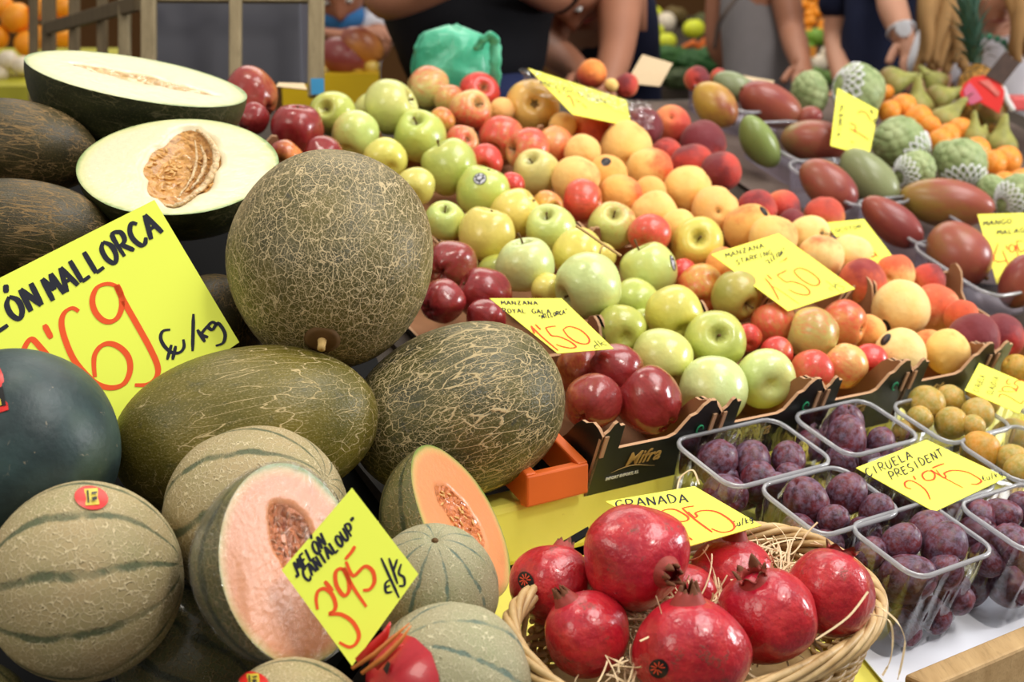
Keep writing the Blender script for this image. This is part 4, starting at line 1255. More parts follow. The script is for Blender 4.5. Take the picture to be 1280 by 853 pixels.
petal([(440, 836, .914), (468, 818, .911), (492, 797, .909), (512, 779, .908)], [2, 3, 2.4, .6], 1)
petal([(452, 842, .913), (480, 822, .909), (501, 801, .907), (514, 782, .907)], [2.4, 3.4, 2.6, .6], 1)
petal([(470, 836, .912), (488, 818, .909), (504, 806, .908)], [3, 3.6, .8], 0)
wr = m.build('torn_wrapping', [MAT_STK_RED, MAT_PETAL2], smooth=True)
md = wr.modifiers.new('thick', 'SOLIDIFY'); md.thickness = .0006
tag(wr, 'torn red and orange paper petals standing behind the tip of the cantaloupe card', 'wrapping')

# ---------------------------------------------------------------- cut halves: local x is out of the cut, local z the long axis
def half_rind(seg=64, rows=40, seed=1):
    vs = []; fs = []; idx = []
    for i in range(rows + 1):
        th_ = math.pi * i / rows; row = []
        for k in range(seg // 2 + 1):
            ph = math.pi / 2 + math.pi * k / (seg // 2)
            v = Vector((math.sin(th_) * math.cos(ph), math.sin(th_) * math.sin(ph), math.cos(th_)))
            w_ = wob(v, .04, 1.1, seed); w_.x = min(w_.x, 0) if k not in (0, seg // 2) else 0.0
            row.append(len(vs)); vs.append(w_)
        idx.append(row)
    for a, b in zip(idx, idx[1:]):
        for k in range(seg // 2): fs.append((a[k], b[k], b[k + 1], a[k + 1]))
    return mesh_from(vs, fs, 'rind')
def rim_pt(t, seed=1):
    v = Vector((0, math.sin(t), math.cos(t)))
    w_ = wob(v, .04, 1.1, seed); w_.x = 0
    return w_
def face_mesh(seed, cav, depth=.16):
    """cut face with a hollow; cav: star shaped outline around its centre, in (y,z)"""
    n = 96; rings = 26; vs = [Vector((0, 0, 0))]; fs = []
    cy = sum(p[0] for p in cav) / len(cav); cz = sum(p[1] for p in cav) / len(cav)
    import bisect
    angs = sorted((math.atan2(p[1] - cz, p[0] - cy) % (2 * math.pi), math.hypot(p[0] - cy, p[1] - cz)) for p in cav)
    def crad(y, z):
        a = math.atan2(z - cz, y - cy) % (2 * math.pi)
        ext = [(angs[-1][0] - 2 * math.pi, angs[-1][1])] + angs + [(angs[0][0] + 2 * math.pi, angs[0][1])]
        for (a0, r0), (a1, r1) in zip(ext, ext[1:]):
            if a0 <= a <= a1:
                t = (a - a0) / max(1e-6, a1 - a0); t = t * t * (3 - 2 * t)
                return r0 + (r1 - r0) * t
        return .3
    def dep(y, z):
        q = math.hypot(y - cy, z - cz) / crad(y, z)
        if q >= 1.0: return 0.0
        t = 1 - q * q
        return -depth * min(1.0, t * 1.6)
    vs[0].x = dep(0, 0)
    for r in range(1, rings + 1):
        for k in range(n):
            w_ = rim_pt(2 * math.pi * k / n, seed) * (r / rings)
            w_.x = dep(w_.y, w_.z) if r < rings else 0.0
            vs.append(w_)
    for k in range(n): fs.append((0, 1 + k, 1 + (k + 1) % n))
    for r in range(rings - 1):
        for k in range(n):
            a0 = 1 + r * n; a1 = a0 + n; k2 = (k + 1) % n
            fs.append((a0 + k, a1 + k, a1 + k2, a0 + k2))
    # turn so that the normals look out along +x
    fs = [tuple(reversed(f)) for f in fs]
    me = mesh_from(vs, fs, 'flesh')
    return me, (cy, cz), crad, dep
def pulp_mesh(c, crad, dep, seed, hump=.10, fill=.93, sc=6.0, split=None):
    cy, cz = c; n = 64; rings = 22; vs = []; fs = []
    def pt(q, a):
        y0, z0 = math.cos(a), math.sin(a)
        r = crad(cy + y0 * 1e-3, cz + z0 * 1e-3) * q * fill
        y, z = cy + y0 * r, cz + z0 * r
        b = hump * max(0.0, 1 - q ** 3)
        nz = mnoise.noise(Vector((y * sc, z * sc, seed))) * .05 + abs(mnoise.noise(Vector((y * sc * 2.3, z * sc * 2.3, seed + 5)))) * .035
        x = dep(y, z) + b + nz * (1 - q ** 4) + .004
        if split is not None:
            d = (y - cy) * split[0] + (z - cz) * split[1]
            x -= .09 * math.exp(-(d / .05) ** 2) * (1 - q ** 4)
        return Vector((x, y, z))
    vs.append(pt(0, 0))
    for r in range(1, rings + 1):
        for k in range(n): vs.append(pt(r / rings, 2 * math.pi * k / n))
    for k in range(n): fs.append((0, 1 + (k + 1) % n, 1 + k))
    for r in range(rings - 1):
        for k in range(n):
            a0 = 1 + r * n; a1 = a0 + n; k2 = (k + 1) % n
            fs.append((a0 + k, a0 + k2, a1 + k2, a1 + k))
    return mesh_from(vs, fs, 'pulp'), pt
def seeds_mesh(pt, n, seed, L, W, spread=(.1, .92), amin=0, amax=2 * math.pi):
    rnd = random.Random(seed); m = MB()
    for _ in range(n):
        p = pt(rnd.uniform(*spread) ** .7, rnd.uniform(amin, amax)); d = Vector((rnd.uniform(-.4, .4), rnd.uniform(-1, 1), rnd.uniform(-1, 1))).normalized()
        pts = [p + Vector((W * .5, 0, 0)) + d * (L * (t - .5)) for t in (0, .15, .4, .7, .9, 1)]
        m.tube(pts, [W * .25, W * .75, W, W * .85, W * .45, W * .1], 7)
    return m
def cut_half(name, label, cat, cx, cy, D, apx, bpx, longd, normal, rindmat, fleshmat, pulpmat, cav_px, seed, film=False, depth=.16, hump=.09, seedmat=None, nseed=26, split=None, amin=0, amax=6.283, cav_loc=None, membrane=None):
    a = apx / F * D; b = bpx / F * D
    o = obj(name, with_mat(half_rind(seed=seed), rindmat)); o.data.name = name
    loc = P(cx, cy, D); q = frame(camdir(*longd), camdir(*normal))
    # keep the cut normal exact and the long axis in the cut
    nx = camdir(*normal); lz = camdir(*longd); lz = (lz - nx * lz.dot(nx)).normalized()
    q = Matrix((nx, lz.cross(nx), lz)).transposed().to_quaternion()
    o.location = loc; o.rotation_mode = 'QUATERNION'; o.rotation_quaternion = q; o.scale = (b, b, a)
    tag(o, label, cat)
    mw = Matrix.LocRotScale(loc, q, Vector((b, b, a))); inv = mw.inverted()
    cav = []
    def onface(x, y):
        d = P(x, y, 1) - EYE; t = (loc - EYE).dot(nx) / d.dot(nx); l = inv @ (EYE + d * t); return (l.y, l.z)
    cav = cav_loc or [onface(*q_) for q_ in cav_px]
    me, c, crad, dep = face_mesh(seed, cav, depth)
    child(o, 'flesh', with_mat(me, fleshmat))
    pm, pt = pulp_mesh(c, crad, dep, seed * 3.3, hump, split=split)
    pl = child(o, 'seed_pulp', with_mat(pm, pulpmat))
    if seedmat:
        sm = seeds_mesh(pt, nseed, seed, .085, .017, amin=amin, amax=amax)
        so = obj('seeds', sm.mesh('seeds', [seedmat], True), pl); so['kind'] = 'stuff'
    if membrane:
        m = MB()
        for band, w0 in membrane:
            pts = [Vector((-.005 + dep(*onface(*q_)) * .25, *onface(*q_))) for q_ in catmull([tuple(map(float, q_)) for q_ in band], 6)]
            n_ = len(pts); m.tube([q_ + Vector((.012 * math.sin(i * 2.1), 0, 0)) for i, q_ in enumerate(pts)], [w0 * (.35 + .65 * math.sin(math.pi * (i + .6) / (n_ + .2))) * (1 + .12 * math.sin(i * 1.7)) for i in range(n_)], 10, flat=.7)
        o2 = obj('membrane', m.mesh('membrane', [MAT_PULP_P], True), o)
    if film:
        m = MB()
        rm = half_rind(seed=seed)
        m.add([v.co * 1.022 + Vector((.012, 0, 0)) for v in rm.vertices], [tuple(p.vertices) for p in rm.polygons])
        fv = [v.co.copy() for v in me.vertices]
        rnd = random.Random(seed)
        m.add([Vector((.016 + .006 * mnoise.noise(v * 7), v.y * 1.022, v.z * 1.022)) for v in fv], [tuple(p.vertices) for p in me.polygons])
        child(o, 'cling_film', m.mesh('cling_film', [MAT_WRINKLE], True))
    return o

cut_half('cut_melon', 'pale cut melon half lying at the back left, seen almost edge on', 'melon', 172, 97, 1.50, 136, 112, (-.97, .22, 0), (.20, .90, .36), MAT_SAPO_RIND, MAT_FLESH, MAT_PULP_P,
         None, 2, cav_loc=[(.0, .66), (.10, .45), (.15, .15), (.14, -.2), (.10, -.5), (.0, -.78), (-.09, -.5), (-.14, -.2), (-.15, .15), (-.09, .45)], depth=.07, hump=.012, split=(1, 0))
cut_half('cut_melon', 'pale cut melon half in front with golden seeds in its hollow', 'melon', 222, 206, 1.36, 124, 97, (-1, -.02, 0), (.03, .70, .71), MAT_SAPO_RIND, MAT_FLESH, MAT_PULP,
         [(240, 156), (258, 166), (274, 190), (270, 215), (250, 243), (215, 261), (192, 247), (181, 222), (180, 200), (200, 180)], 4, depth=.22, hump=.07, seedmat=MAT_SEED, nseed=60, membrane=[([(246, 162), (262, 174), (270, 194), (264, 216), (248, 236), (224, 254), (206, 256)], .055), ([(243, 172), (245, 196), (238, 220), (222, 242)], .022), ([(250, 178), (256, 196), (250, 216), (238, 232)], .032)])
k3 = cut_half('cut_cantaloupe', 'film wrapped orange cantaloupe half facing right, behind the cantaloupe card', 'cantaloupe', 366, 706, .985, 127, 124, (-.295, .955, 0), (.80, .25, .54), MAT_CANT_DARK, MAT_FLESH_O, MAT_PULP_O,
         [(340, 628), (358, 628), (376, 638), (392, 664), (398, 700), (392, 735), (368, 722), (350, 700), (338, 668)], 5, True, .14, .06, MAT_SEED_D, 30, split=(1, .0))
k4 = cut_half('cut_cantaloupe', 'orange cantaloupe half standing on edge beside the yellow beam', 'cantaloupe', 578, 652, 1.12, 106, 102, (-.49, .87, .1), (.82, .47, .33), MAT_CANT_DARK, MAT_FLESH_O, MAT_PULP_O,
         [(543, 606), (552, 604), (572, 618), (590, 640), (604, 664), (610, 684), (600, 684), (580, 668), (560, 645), (546, 622)], 6, False, .10, .05, MAT_SEED, 22)

# ---------------------------------------------------------------- what the melons lie on
def rackpt(x, y): return Vector((x, y, CAMZ - .63 + .47 * (y - .86) / .76))
m = MB(); pts = [rackpt(-1.1, .86), rackpt(-.16, .86), rackpt(-.15, 1.06), rackpt(-.06, 1.2), rackpt(-.24, 1.6), rackpt(-.36, 1.68), rackpt(-1.1, 1.68)]
m.prism(pts, Vector((0, 0, -.03)))
rack = m.build('dark_gap_rack', MAT_BLACK)  # added unseen support, near black to stand in for shade between the melons
m = MB(); m.prism([Vector((p.x, p.y, .01)) for p in pts], Z * .3); 
for p in pts: m.tube([Vector((p.x * .97, p.y * .99 + .01, .02)), p * .97 + Vector((0, .03, 0)) - Z * .02], .02, 8)
tag(rack, 'added black sloping rack that darkens the gaps under the heap of melons', 'rack')
for p in (pts[0], pts[1], pts[4], pts[6]):
    m = MB(); q = Vector((p.x + (.03 if p.x < -.5 else -.03), p.y + (.03 if p.y < 1.2 else -.03), 0)); m.tube([q + Z * .01, q + Z * (rackpt(q.x, q.y).z - .02)], .018, 10); m.build('leg', MAT_BLACK, rack)
# ---------------------------------------------------------------- clear punnets on the lower shelf
def rrect(w, d, r, n=5):
    pts = []
    for cx, cy, a0 in ((w / 2 - r, d / 2 - r, 0), (-w / 2 + r, d / 2 - r, 90), (-w / 2 + r, -d / 2 + r, 180), (w / 2 - r, -d / 2 + r, 270)):
        for k in range(n):
            a = math.radians(a0 + 90 * k / (n - 1)); pts.append((cx + r * math.cos(a), cy + r * math.sin(a)))
    return pts
def dense(pts, step):
    out = []
    for i, a in enumerate(pts):
        b = pts[(i + 1) % len(pts)]; L = math.hypot(b[0] - a[0], b[1] - a[1]); k = max(1, int(L / step))
        for j in range(k): out.append((a[0] + (b[0] - a[0]) * j / k, a[1] + (b[1] - a[1]) * j / k))
    return out
def punnet_meshes(w, d, h, wb, db, ribs=True, cr=.016, bmat=None):
    top = dense(rrect(w, d, cr), .0035); n = len(top); m = MB(); rows = 8; vs = []; fs = []
    bot = [(x / w * wb, y / d * db) for x, y in top]
    for i in range(rows + 1):
        t = i / rows
        for k in range(n):
            x = bot[k][0] + (top[k][0] - bot[k][0]) * t; y = bot[k][1] + (top[k][1] - bot[k][1]) * t
            if ribs and .08 < t < .8:
                L = math.hypot(x, y); o_ = .0011 * math.sin(k * 1.05) * (1 if k % 2 else .6)
                x += x / L * o_; y += y / L * o_
            vs.append(Vector((x, y, h * t)))
    for i in range(rows):
        for k in range(n):
            k2 = (k + 1) % n; fs.append((i * n + k, i * n + k2, (i + 1) * n + k2, (i + 1) * n + k))
    fs.append(tuple(reversed(range(n))))
    m.add(vs, fs)
    body = m.mesh('body', [bmat or MAT_CLEAR], True)
    m = MB(); prof = [(0, -.0028), (.0028, -.0032), (.0034, -.0008), (.0028, .0010), (.0008, .0014), (-.0006, .0004)]
    vs = []; fs = []; pn = len(prof)
    for k in range(n):
        x, y = top[k]; L = math.hypot(x / w, y / d); 
        a, b = top[k - 1], top[(k + 1) % n]; tx, ty = b[0] - a[0], b[1] - a[1]; l = math.hypot(tx, ty); nx, ny = ty / l, -tx / l
        if nx * x + ny * y < 0: nx, ny = -nx, -ny
        for q, zz in prof: vs.append(Vector((x + nx * q, y + ny * q, h + zz)))
    for k in range(n):
        k2 = (k + 1) % n
        for j in range(pn):
            j2 = (j + 1) % pn; fs.append((k * pn + j, k2 * pn + j, k2 * pn + j2, k * pn + j2))
    m.add(vs, fs); rim = m.mesh('rim', [MAT_RIM], True)
    return body, rim
PUN = punnet_meshes(.113, .081, .100, .099, .071)
QL = Matrix((U, WL, NL)).transposed().to_quaternion()
QD = Matrix((U, WD, ND)).transposed().to_quaternion()
def punnet(u, v, label, group='clear plum punnets on the lower shelf', mesh=PUN, loc=None, rot=QL):
    t = thing('plastic_punnet', loc or LP(u, v, -.081), label, 'punnet', group, rot)
    obj('body', mesh[0], t); obj('rim', mesh[1], t)
    return t
PUNS = {}
PUNBIG = punnet_meshes(.140, .085, .100, .124, .074)
def place_punnet(key, px, py, label, mesh=PUN, w=.113, d=.081):
    D = hit(px, py, 0.0, LP(0, .7), NL); c = P(px, py, D)
    punnet(0, 0, label, mesh=mesh, loc=c - NL * .100); PUNS[key] = (c - NL * .050, w, d)
place_punnet('D', 1153, 673, 'clear punnet of purple plums at the front, right of the wicker basket')
place_punnet('E', 1284, 645, 'clear punnet of purple plums at the front right corner of the picture')
place_punnet('C', 1038, 624, 'clear punnet of purple plums behind the basket, left of the ciruela card')
place_punnet('X', 1164, 594, 'clear punnet that holds the ciruela president card')
place_punnet('Z', 1276, 566, 'clear punnet with yellow plums right of the ciruela president card')
place_punnet('A', 943, 564, 'leftmost clear punnet of purple plums against the yellow beam', PUNBIG, .140, .085)
place_punnet('B', 1071, 533, 'clear punnet of purple plums against the yellow beam below the third box')
place_punnet('Y', 1190, 520, 'clear punnet of green yellow plums against the yellow beam')
place_punnet('W', 1300, 494, 'clear punnet of yellow plums under the sideways price card')

PL2 = []
def plum(label, cx, cy, r, h=-.012, kind='plum', z=0.0, tall=1.08, col=(1, 1, 1)):
    best = None
    for key, (c, w, d) in PUNS.items():
        # stretch of the line of sight that keeps the plum inside this punnet
        for k in range(140):
            D = 1.05 + k * .004; p = P(cx, cy, D) - c; rr = r / F * D
            sh = 1 - .12 * (.050 - p.dot(NL)) / .100
            o = max(0, abs(p.dot(U)) + rr * .97 - w / 2 * sh) + max(0, abs(p.dot(WL)) + rr * .97 - d / 2 * sh) + max(0, -p.dot(NL) + rr - .048) + max(0, p.dot(NL) - .050 + .004) * 1.5
            sc_ = o + k * .00004
            if best is None or sc_ < best[0]: best = (sc_, D, key)
    PL2.append(dict(key=best[2], col=col, Dc=best[1], kind=kind, label=label, cx=cx, cy=cy, r=r, h=h, z=z, tall=tall, D=hit(cx, cy, h, LP(0, .7), NL)))
A_ = 'leftmost punnet by the yellow beam'
plum('purple plum at the left of the ' + A_, 896, 578, 27)
plum('purple plum in the middle of the ' + A_, 939, 577, 26)
plum('round purple plum at the right of the ' + A_, 985, 574, 23)
plum('reddish plum seen through the left wall of the ' + A_, 906, 618, 27, -.03)
plum('bluish plum seen through the front corner of the ' + A_, 948, 602, 26, -.025)
plum('red plum low in the right corner of the ' + A_, 988, 598, 20, -.03)
plum('plum at the far right end of the ' + A_, 1012, 556, 20, -.02)
B_ = 'punnet below the third cardboard box'
plum('purple plum with a stalk at the back of the ' + B_, 1058, 530, 23, tall=1.2)
plum('large reddish plum in the middle of the ' + B_, 1058, 547, 27)
plum('plum at the right of the ' + B_, 1101, 553, 19)
plum('bluish plum seen through the right wall of the ' + B_, 1114, 572, 19, -.03)
plum('dark plum seen through the front wall of the ' + B_, 1050, 578, 20, -.035)
plum('plum low at the front corner of the ' + B_, 1086, 578, 18, -.035)
C_ = 'punnet left of the ciruela card'
plum('bluish plum at the left corner of the ' + C_, 968, 609, 20)
plum('plum at the back of the ' + C_, 1010, 604, 22)
plum('big shiny purple plum in the middle of the ' + C_, 1008, 627, 29, .0, z=4)
plum('round red purple plum at the right of the ' + C_, 1059, 617, 26, .0)
plum('dark red plum at the front of the ' + C_, 1095, 638, 22)
plum('plum by the right corner of the ' + C_, 1098, 617, 18, -.02)
plum('reddish plum seen through the left wall of the ' + C_, 966, 640, 22, -.025)
plum('dark plum under the big shiny one in the ' + C_, 1042, 648, 19, -.01)
plum('blue grey plum seen through the front wall of the ' + C_, 1000, 664, 22, -.030)
plum('plum below the front wall corner of the ' + C_, 1034, 680, 20, -.035)
D_ = 'front punnet beside the basket'
plum('plum with a pale bloom at the left of the ' + D_, 1087, 692, 22)
plum('plum at the back left of the ' + D_, 1080, 664, 20)
plum('plum at the back of the ' + D_, 1116, 658, 22)
plum('reddish plum at the back centre of the ' + D_, 1160, 663, 27)
plum('dark blue plum in the middle of the ' + D_, 1127, 679, 25, .004, z=2)
plum('large red purple plum right of the middle of the ' + D_, 1181, 682, 29, .004, z=3)
plum('red brown plum at the right of the ' + D_, 1219, 669, 27)
plum('biggest plum pressed against the front wall of the ' + D_, 1135, 724, 33, -.014)
plum('plum with a stalk against the front wall of the ' + D_, 1180, 715, 24, -.012)
plum('plum behind the right wall of the ' + D_, 1232, 700, 22, -.018)
plum('plum at the bottom left of the ' + D_, 1130, 784, 22, -.05)
plum('bluish plum at the bottom of the ' + D_, 1168, 768, 22, -.05)
plum('plum with a pale streak low in the ' + D_, 1192, 747, 24, -.035)
plum('plum low in the right corner of the ' + D_, 1216, 736, 22, -.04)
E_ = 'front punnet at the right edge'
plum('purple plum at the left of the ' + E_, 1224, 646, 21)
plum('plum in the middle of the ' + E_, 1252, 644, 22)
plum('red purple plum cut by the picture edge in the ' + E_, 1280, 636, 22)
plum('plum against the left wall of the ' + E_, 1262, 680, 26, -.012)
plum('large bluish plum low in the ' + E_, 1258, 732, 28, -.035)
plum('plum low by the picture edge in the ' + E_, 1290, 705, 26, -.02)
for key, nm, px, py in (('A', A_, 930, 606), ('B', B_, 1066, 572), ('C', C_, 1030, 672), ('D', D_, 1160, 760), ('E', E_, 1282, 730), ('X', 'punnet that holds the ciruela card', 1160, 640)):
    for wd_, dx, dy, r_ in (('left', -26, -4, 21), ('middle', 2, 8, 22), ('right', 30, 0, 21)):
        plum('dim plum seen low at the %s of the %s' % (wd_, nm), px + dx, py + dy, r_)
        c_, w_, d_ = PUNS[key]; PL2[-1]['key'] = key
        PL2[-1]['Dc'] = min(range(100, 200), key=lambda q: abs((P(px + dx, py + dy, q / 100.0) - c_).dot(WL) - .012)) / 100.0
Y1 = 'punnet against the beam'
def yp(*a, **k): plum(*a, kind='yplum', tall=1.0, **k)
yp('large pale green plum at the left of the ' + Y1, 1158, 505, 24)
yp('round pale green plum at the back of the ' + Y1, 1188, 499, 19)
yp('green brown plum at the front of the ' + Y1, 1189, 529, 21, 0.002, z=2)
yp('pale plum at the right of the ' + Y1, 1222, 518, 21)
yp('small greenish plum wedged between two in the ' + Y1, 1217, 533, 15, z=2)
yp('small yellow plum at the front left of the ' + Y1, 1150, 524, 17, -.01)
yp('shaded yellow plum under the sideways card', 1228, 501, 22, col=(1.05, .85, .5))
yp('yellow plum above the sideways card at the right edge', 1270, 461, 19, col=(1.1, .92, .6))
yp('brownish plum low behind the front wall of the ' + Y1, 1130, 540, 15, -.03)
yp('orange yellow plum right of the ciruela president card', 1225, 564, 26, .0, col=(1.12, .86, .55))
yp('tall pale green plum by the right edge of the picture', 1264, 549, 27, .0)
yp('yellow plum with a white bloom by the right edge of the picture', 1265, 576, 21, .002, z=2)
yp('pale green plum at the right edge in front of the bloomy yellow one', 1276, 588, 21, .002, z=4)
for it in PL2: it['D'] = it['Dc']; it['D0'] = it['D']; it['pr'] = it['cy'] + it['z'] * 1.5
solve(PL2, 120, .22)
for ci, it in enumerate(PL2):
    rnd = random.Random(ci + 500); D = it['D']; r = it['r'] / F * D
    axis = camdir(rnd.uniform(-1, 1), rnd.uniform(.1, 1), rnd.uniform(-.7, .5))
    if it['kind'] == 'plum':
        o = fruit_obj('plum', ME_PLUM[ci % 3], MAT_PLUM, P(it['cx'], it['cy'], D), frame(axis, camdir(rnd.uniform(-1, 1), .3, .6)), (r * 1.06, r * 1.06, r * it['tall'] * .98), (1, 1, 1), 1, it['label'], 'plum', 'purple plums in the punnets')
        if 'stalk' in it['label']: child(o, 'stalk', ME_STEM[0], (1, 1, .8), (0, 0, .33))
    else:
        fruit_obj('yellow_plum', ME_RPLUM[ci % 3], MAT_YPLUM, P(it['cx'], it['cy'], D), frame(axis, camdir(rnd.uniform(-1, 1), .3, .6)), (r, r, r * .96), it['col'], 1, it['label'], 'plum', 'yellow green plums in the punnets')

# ---------------------------------------------------------------- basket of pomegranates
BC = P(885, 775, 1.07) + U * .006 + WL * .010
NB, XB, YB = NL, U, WL
BA, BB, BHT = .172, .086, .092
def spow(x): return math.copysign(abs(x) ** (2 / 2.7), x)
def bpt(a, r, h): return BC + XB * (BA * (spow(math.cos(a)) + (r - 1) * math.cos(a))) * (r if r < .95 else 1) + YB * (BB * (spow(math.sin(a)) + (r - 1) * 1.6 * math.sin(a))) * (r if r < .95 else 1) + NB * h
bk = thing('wicker_basket', BC - NB * BHT, 'oval wicker basket filled with straw and pomegranates', 'basket')
TI = Matrix.Translation(-bk.location)
def bpart(m, name, mat=MAT_WICKER):
    o = m.build(name, mat, bk, smooth=True); o.matrix_parent_inverse = TI; return o
m = MB(); NA = 150
for s in range(6):
    pts = []
    for k in range(NA + 1):
        a = 2 * math.pi * k / NA; ph = a * 5 + s * 2 * math.pi / 6
        pts.append(bpt(a, 1.0 + .030 * math.cos(ph), -.004 + .0085 * math.sin(ph)))
    m.tube(pts, .0034, 7, cap=False)
bpart(m, 'rim_braid')
NS = 40
m = MB()
def prof_r(h): return max(.951, 1.0 + h * .5)          # h is negative going down
for k in range(NS):
    a = 2 * math.pi * (k + .5) / NS
    m.tube([bpt(a, prof_r(h), h) for h in (0, -.022, -.044, -.066, -BHT)], .0026, 7)
bpart(m, 'stakes')
m = MB(); hs = [-.0125 - .0044 * i for i in range(18)]
for j, h in enumerate(hs):
    pts = []; n_ = NS * 4
    def flush(pts):
        if len(pts) > 3: m.tube(pts, .0024, 6)
    for k in range(n_ + 1):
        a = 2 * math.pi * k / n_
        left = math.cos(a - math.radians(195)) > .35
        if left and -.046 < h: flush(pts); pts = []; continue
        w_ = math.sin(a * NS / 2 + (math.pi if j % 2 else 0))
        pts.append(bpt(a, prof_r(h) + .022 * w_, h + .0012 * math.sin(a * 5 + j)))
    flush(pts)
bpart(m, 'weave')
m = MB(); m.prism([bpt(2 * math.pi * k / 48, prof_r(-BHT) * .99, -BHT + .002) for k in range(48)], NB * .004); bpart(m, 'base')

POM = []
def pom(label, cx, cy, r, ax, crown, D, open_=1.0, sticker=None, h=.42):
    POM.append(dict(label=label, cx=cx, cy=cy, r=r, ax=ax, crown=crown, D=D, D0=D, open=open_, sticker=sticker, pr=-D, h=h))
pom('big pomegranate on top of the pile with its brown crown facing front right', 795, 697, 68, (.50, -.14, .80), 1, 1.045, .72)
pom('pomegranate with a black palm sticker at the left of the basket', 690, 731, 53, (.3, .8, -.5), 1, 1.085, .8, 'left')
pom('pomegranate at the left with a closed crown pointing up', 733, 792, 55, (-.52, .84, .12), 1, 1.035, .55)
pom('front pomegranate with a closed brown crown pointing up and a black sticker', 861, 812, 71, (-.02, .95, .14), 1, 1.000, .6, 'front', .40)
pom('pomegranate at the back under the granada card with its pink crown up', 913, 722, 54, (.15, .95, -.1), 1, 1.125, .7)
pom('blotched pomegranate with an open crown, right of the front one', 959, 772, 62, (-.36, .88, .30), 1, 1.050, 1.15)
pom('orange red freckled pomegranate at the right end of the basket', 1037, 741, 58, (.32, .92, -.20), 1, 1.095, 1.3, None, .26)
pom('pomegranate half hidden between the top one and the front one', 858, 742, 36, (.2, .4, -.8), 0, 1.105, 1)
solve(POM, 120, .05)
for ci, it in enumerate(POM):
    D = it['D']; r = it['r'] / F * D
    o = fruit_obj('pomegranate', ME_POM[ci % 4], MAT_POM, P(it['cx'], it['cy'], D), frame(camdir(*it['ax']), camdir(.8, .2, .5)), (r, r, r * .98), (1, 1, 1), 1, it['label'], 'pomegranate', 'pomegranates in the wicker basket')
    child(o, 'crown', crown_mesh(ci + 3, it['open'], it['h']))
    if it['sticker']:
        x, y, rx, ry = (658, 727, 9.5, 12.5) if it['sticker'] == 'left' else (824, 836, 12, 12)
        sh = [(pell(x, y, rx, ry, 25), MAT_STK_BLK)]
        for poly in palm(): sh.append(([(x + p[0] * rx, y - 1.5 - p[1] * ry * .9) for p in poly], MAT_STK_ORG))
        drape(o, sh, 'sticker', .0006, 3)
# straw
POMS = [(P(i['cx'], i['cy'], i['D']), i['r'] / F * i['D']) for i in POM]
m = MB(); rnd = random.Random(5)
def ribbon(pts, w):
    n_ = len(pts); vs = []; fs = []
    tw = rnd.uniform(0, 6)
    for i, p in enumerate(pts):
        t = (pts[min(i + 1, n_ - 1)] - pts[max(i - 1, 0)]).normalized()
        s = t.cross(NL + XB * math.sin(tw + i * .5) * .8)
        s = s.normalized() if s.length > 1e-4 else t.orthogonal()
        u_ = t.cross(s) * .00025
        vs += [p - s * w - u_, p + s * w - u_, p + s * w + u_, p - s * w + u_]
    for i in range(n_ - 1):
        for j in range(4): fs.append((i * 4 + j, i * 4 + (j + 1) % 4, i * 4 + 4 + (j + 1) % 4, i * 4 + 4 + j))
    m.add(vs, fs)
for q in range(2000):
    a = rnd.uniform(0, 2 * math.pi); rr = math.sqrt(rnd.random()) * .86
    hh = rnd.uniform(-.022, .006) + (.006 if rr > .6 else 0) + (rnd.uniform(0, .02) if rnd.random() < .10 and math.cos(a + .9) > 0 else 0)
    p = bpt(a, rr, hh); d = (XB * rnd.uniform(-1, 1) + YB * rnd.uniform(-1, 1) + NL * rnd.uniform(-.25, .35)).normalized()
    cu = rnd.uniform(-60, 60); L = rnd.uniform(.015, .055); pts = [p]; st = L / 9
    ax_ = (NL + XB * rnd.uniform(-.7, .7) + YB * rnd.uniform(-.7, .7)).normalized()
    for i in range(9):
        d = Quaternion(ax_, cu * st) @ d; p = p + d * st
        rel = p - BC; hgt = rel.dot(NB)
        if hgt < -.05: p = p + NB * (-.05 - hgt)
        if any((p - c_).length < r_ * 1.01 for c_, r_ in POMS): break
        ex = (rel.dot(XB) / BA) ** 2 + (rel.dot(YB) / BB) ** 2
        if ex > .85: break
        pts.append(p)
    if len(pts) > 3: ribbon(pts, rnd.uniform(.0005, .0009))
for pts_px in ([(1095, 758, 1.045), (1108, 765, 1.035), (1123, 780, 1.03), (1131, 800, 1.03), (1128, 825, 1.03), (1122, 850, 1.03)],
               [(1088, 768, 1.04), (1110, 775, 1.03), (1116, 795, 1.03), (1113, 825, 1.03), (1103, 845, 1.03)],
               [(820, 745, .985), (828, 775, .985), (818, 792, .98), (800, 802, .975)], [(1020, 800, 1.0), (1060, 772, 1.0), (1085, 740, 1.01)],
               [(846, 620, 1.2), (850, 598, 1.21), (866, 588, 1.21), (874, 606, 1.2)]):
    pts = catmull([tuple(P(*q)) for q in pts_px], 5); ribbon([Vector(q) for q in pts], .0008)
sw = m.build('wood_wool', MAT_STRAW); tag(sw, 'curly pale wood wool bedding under the pomegranates', 'straw', None, 'stuff')

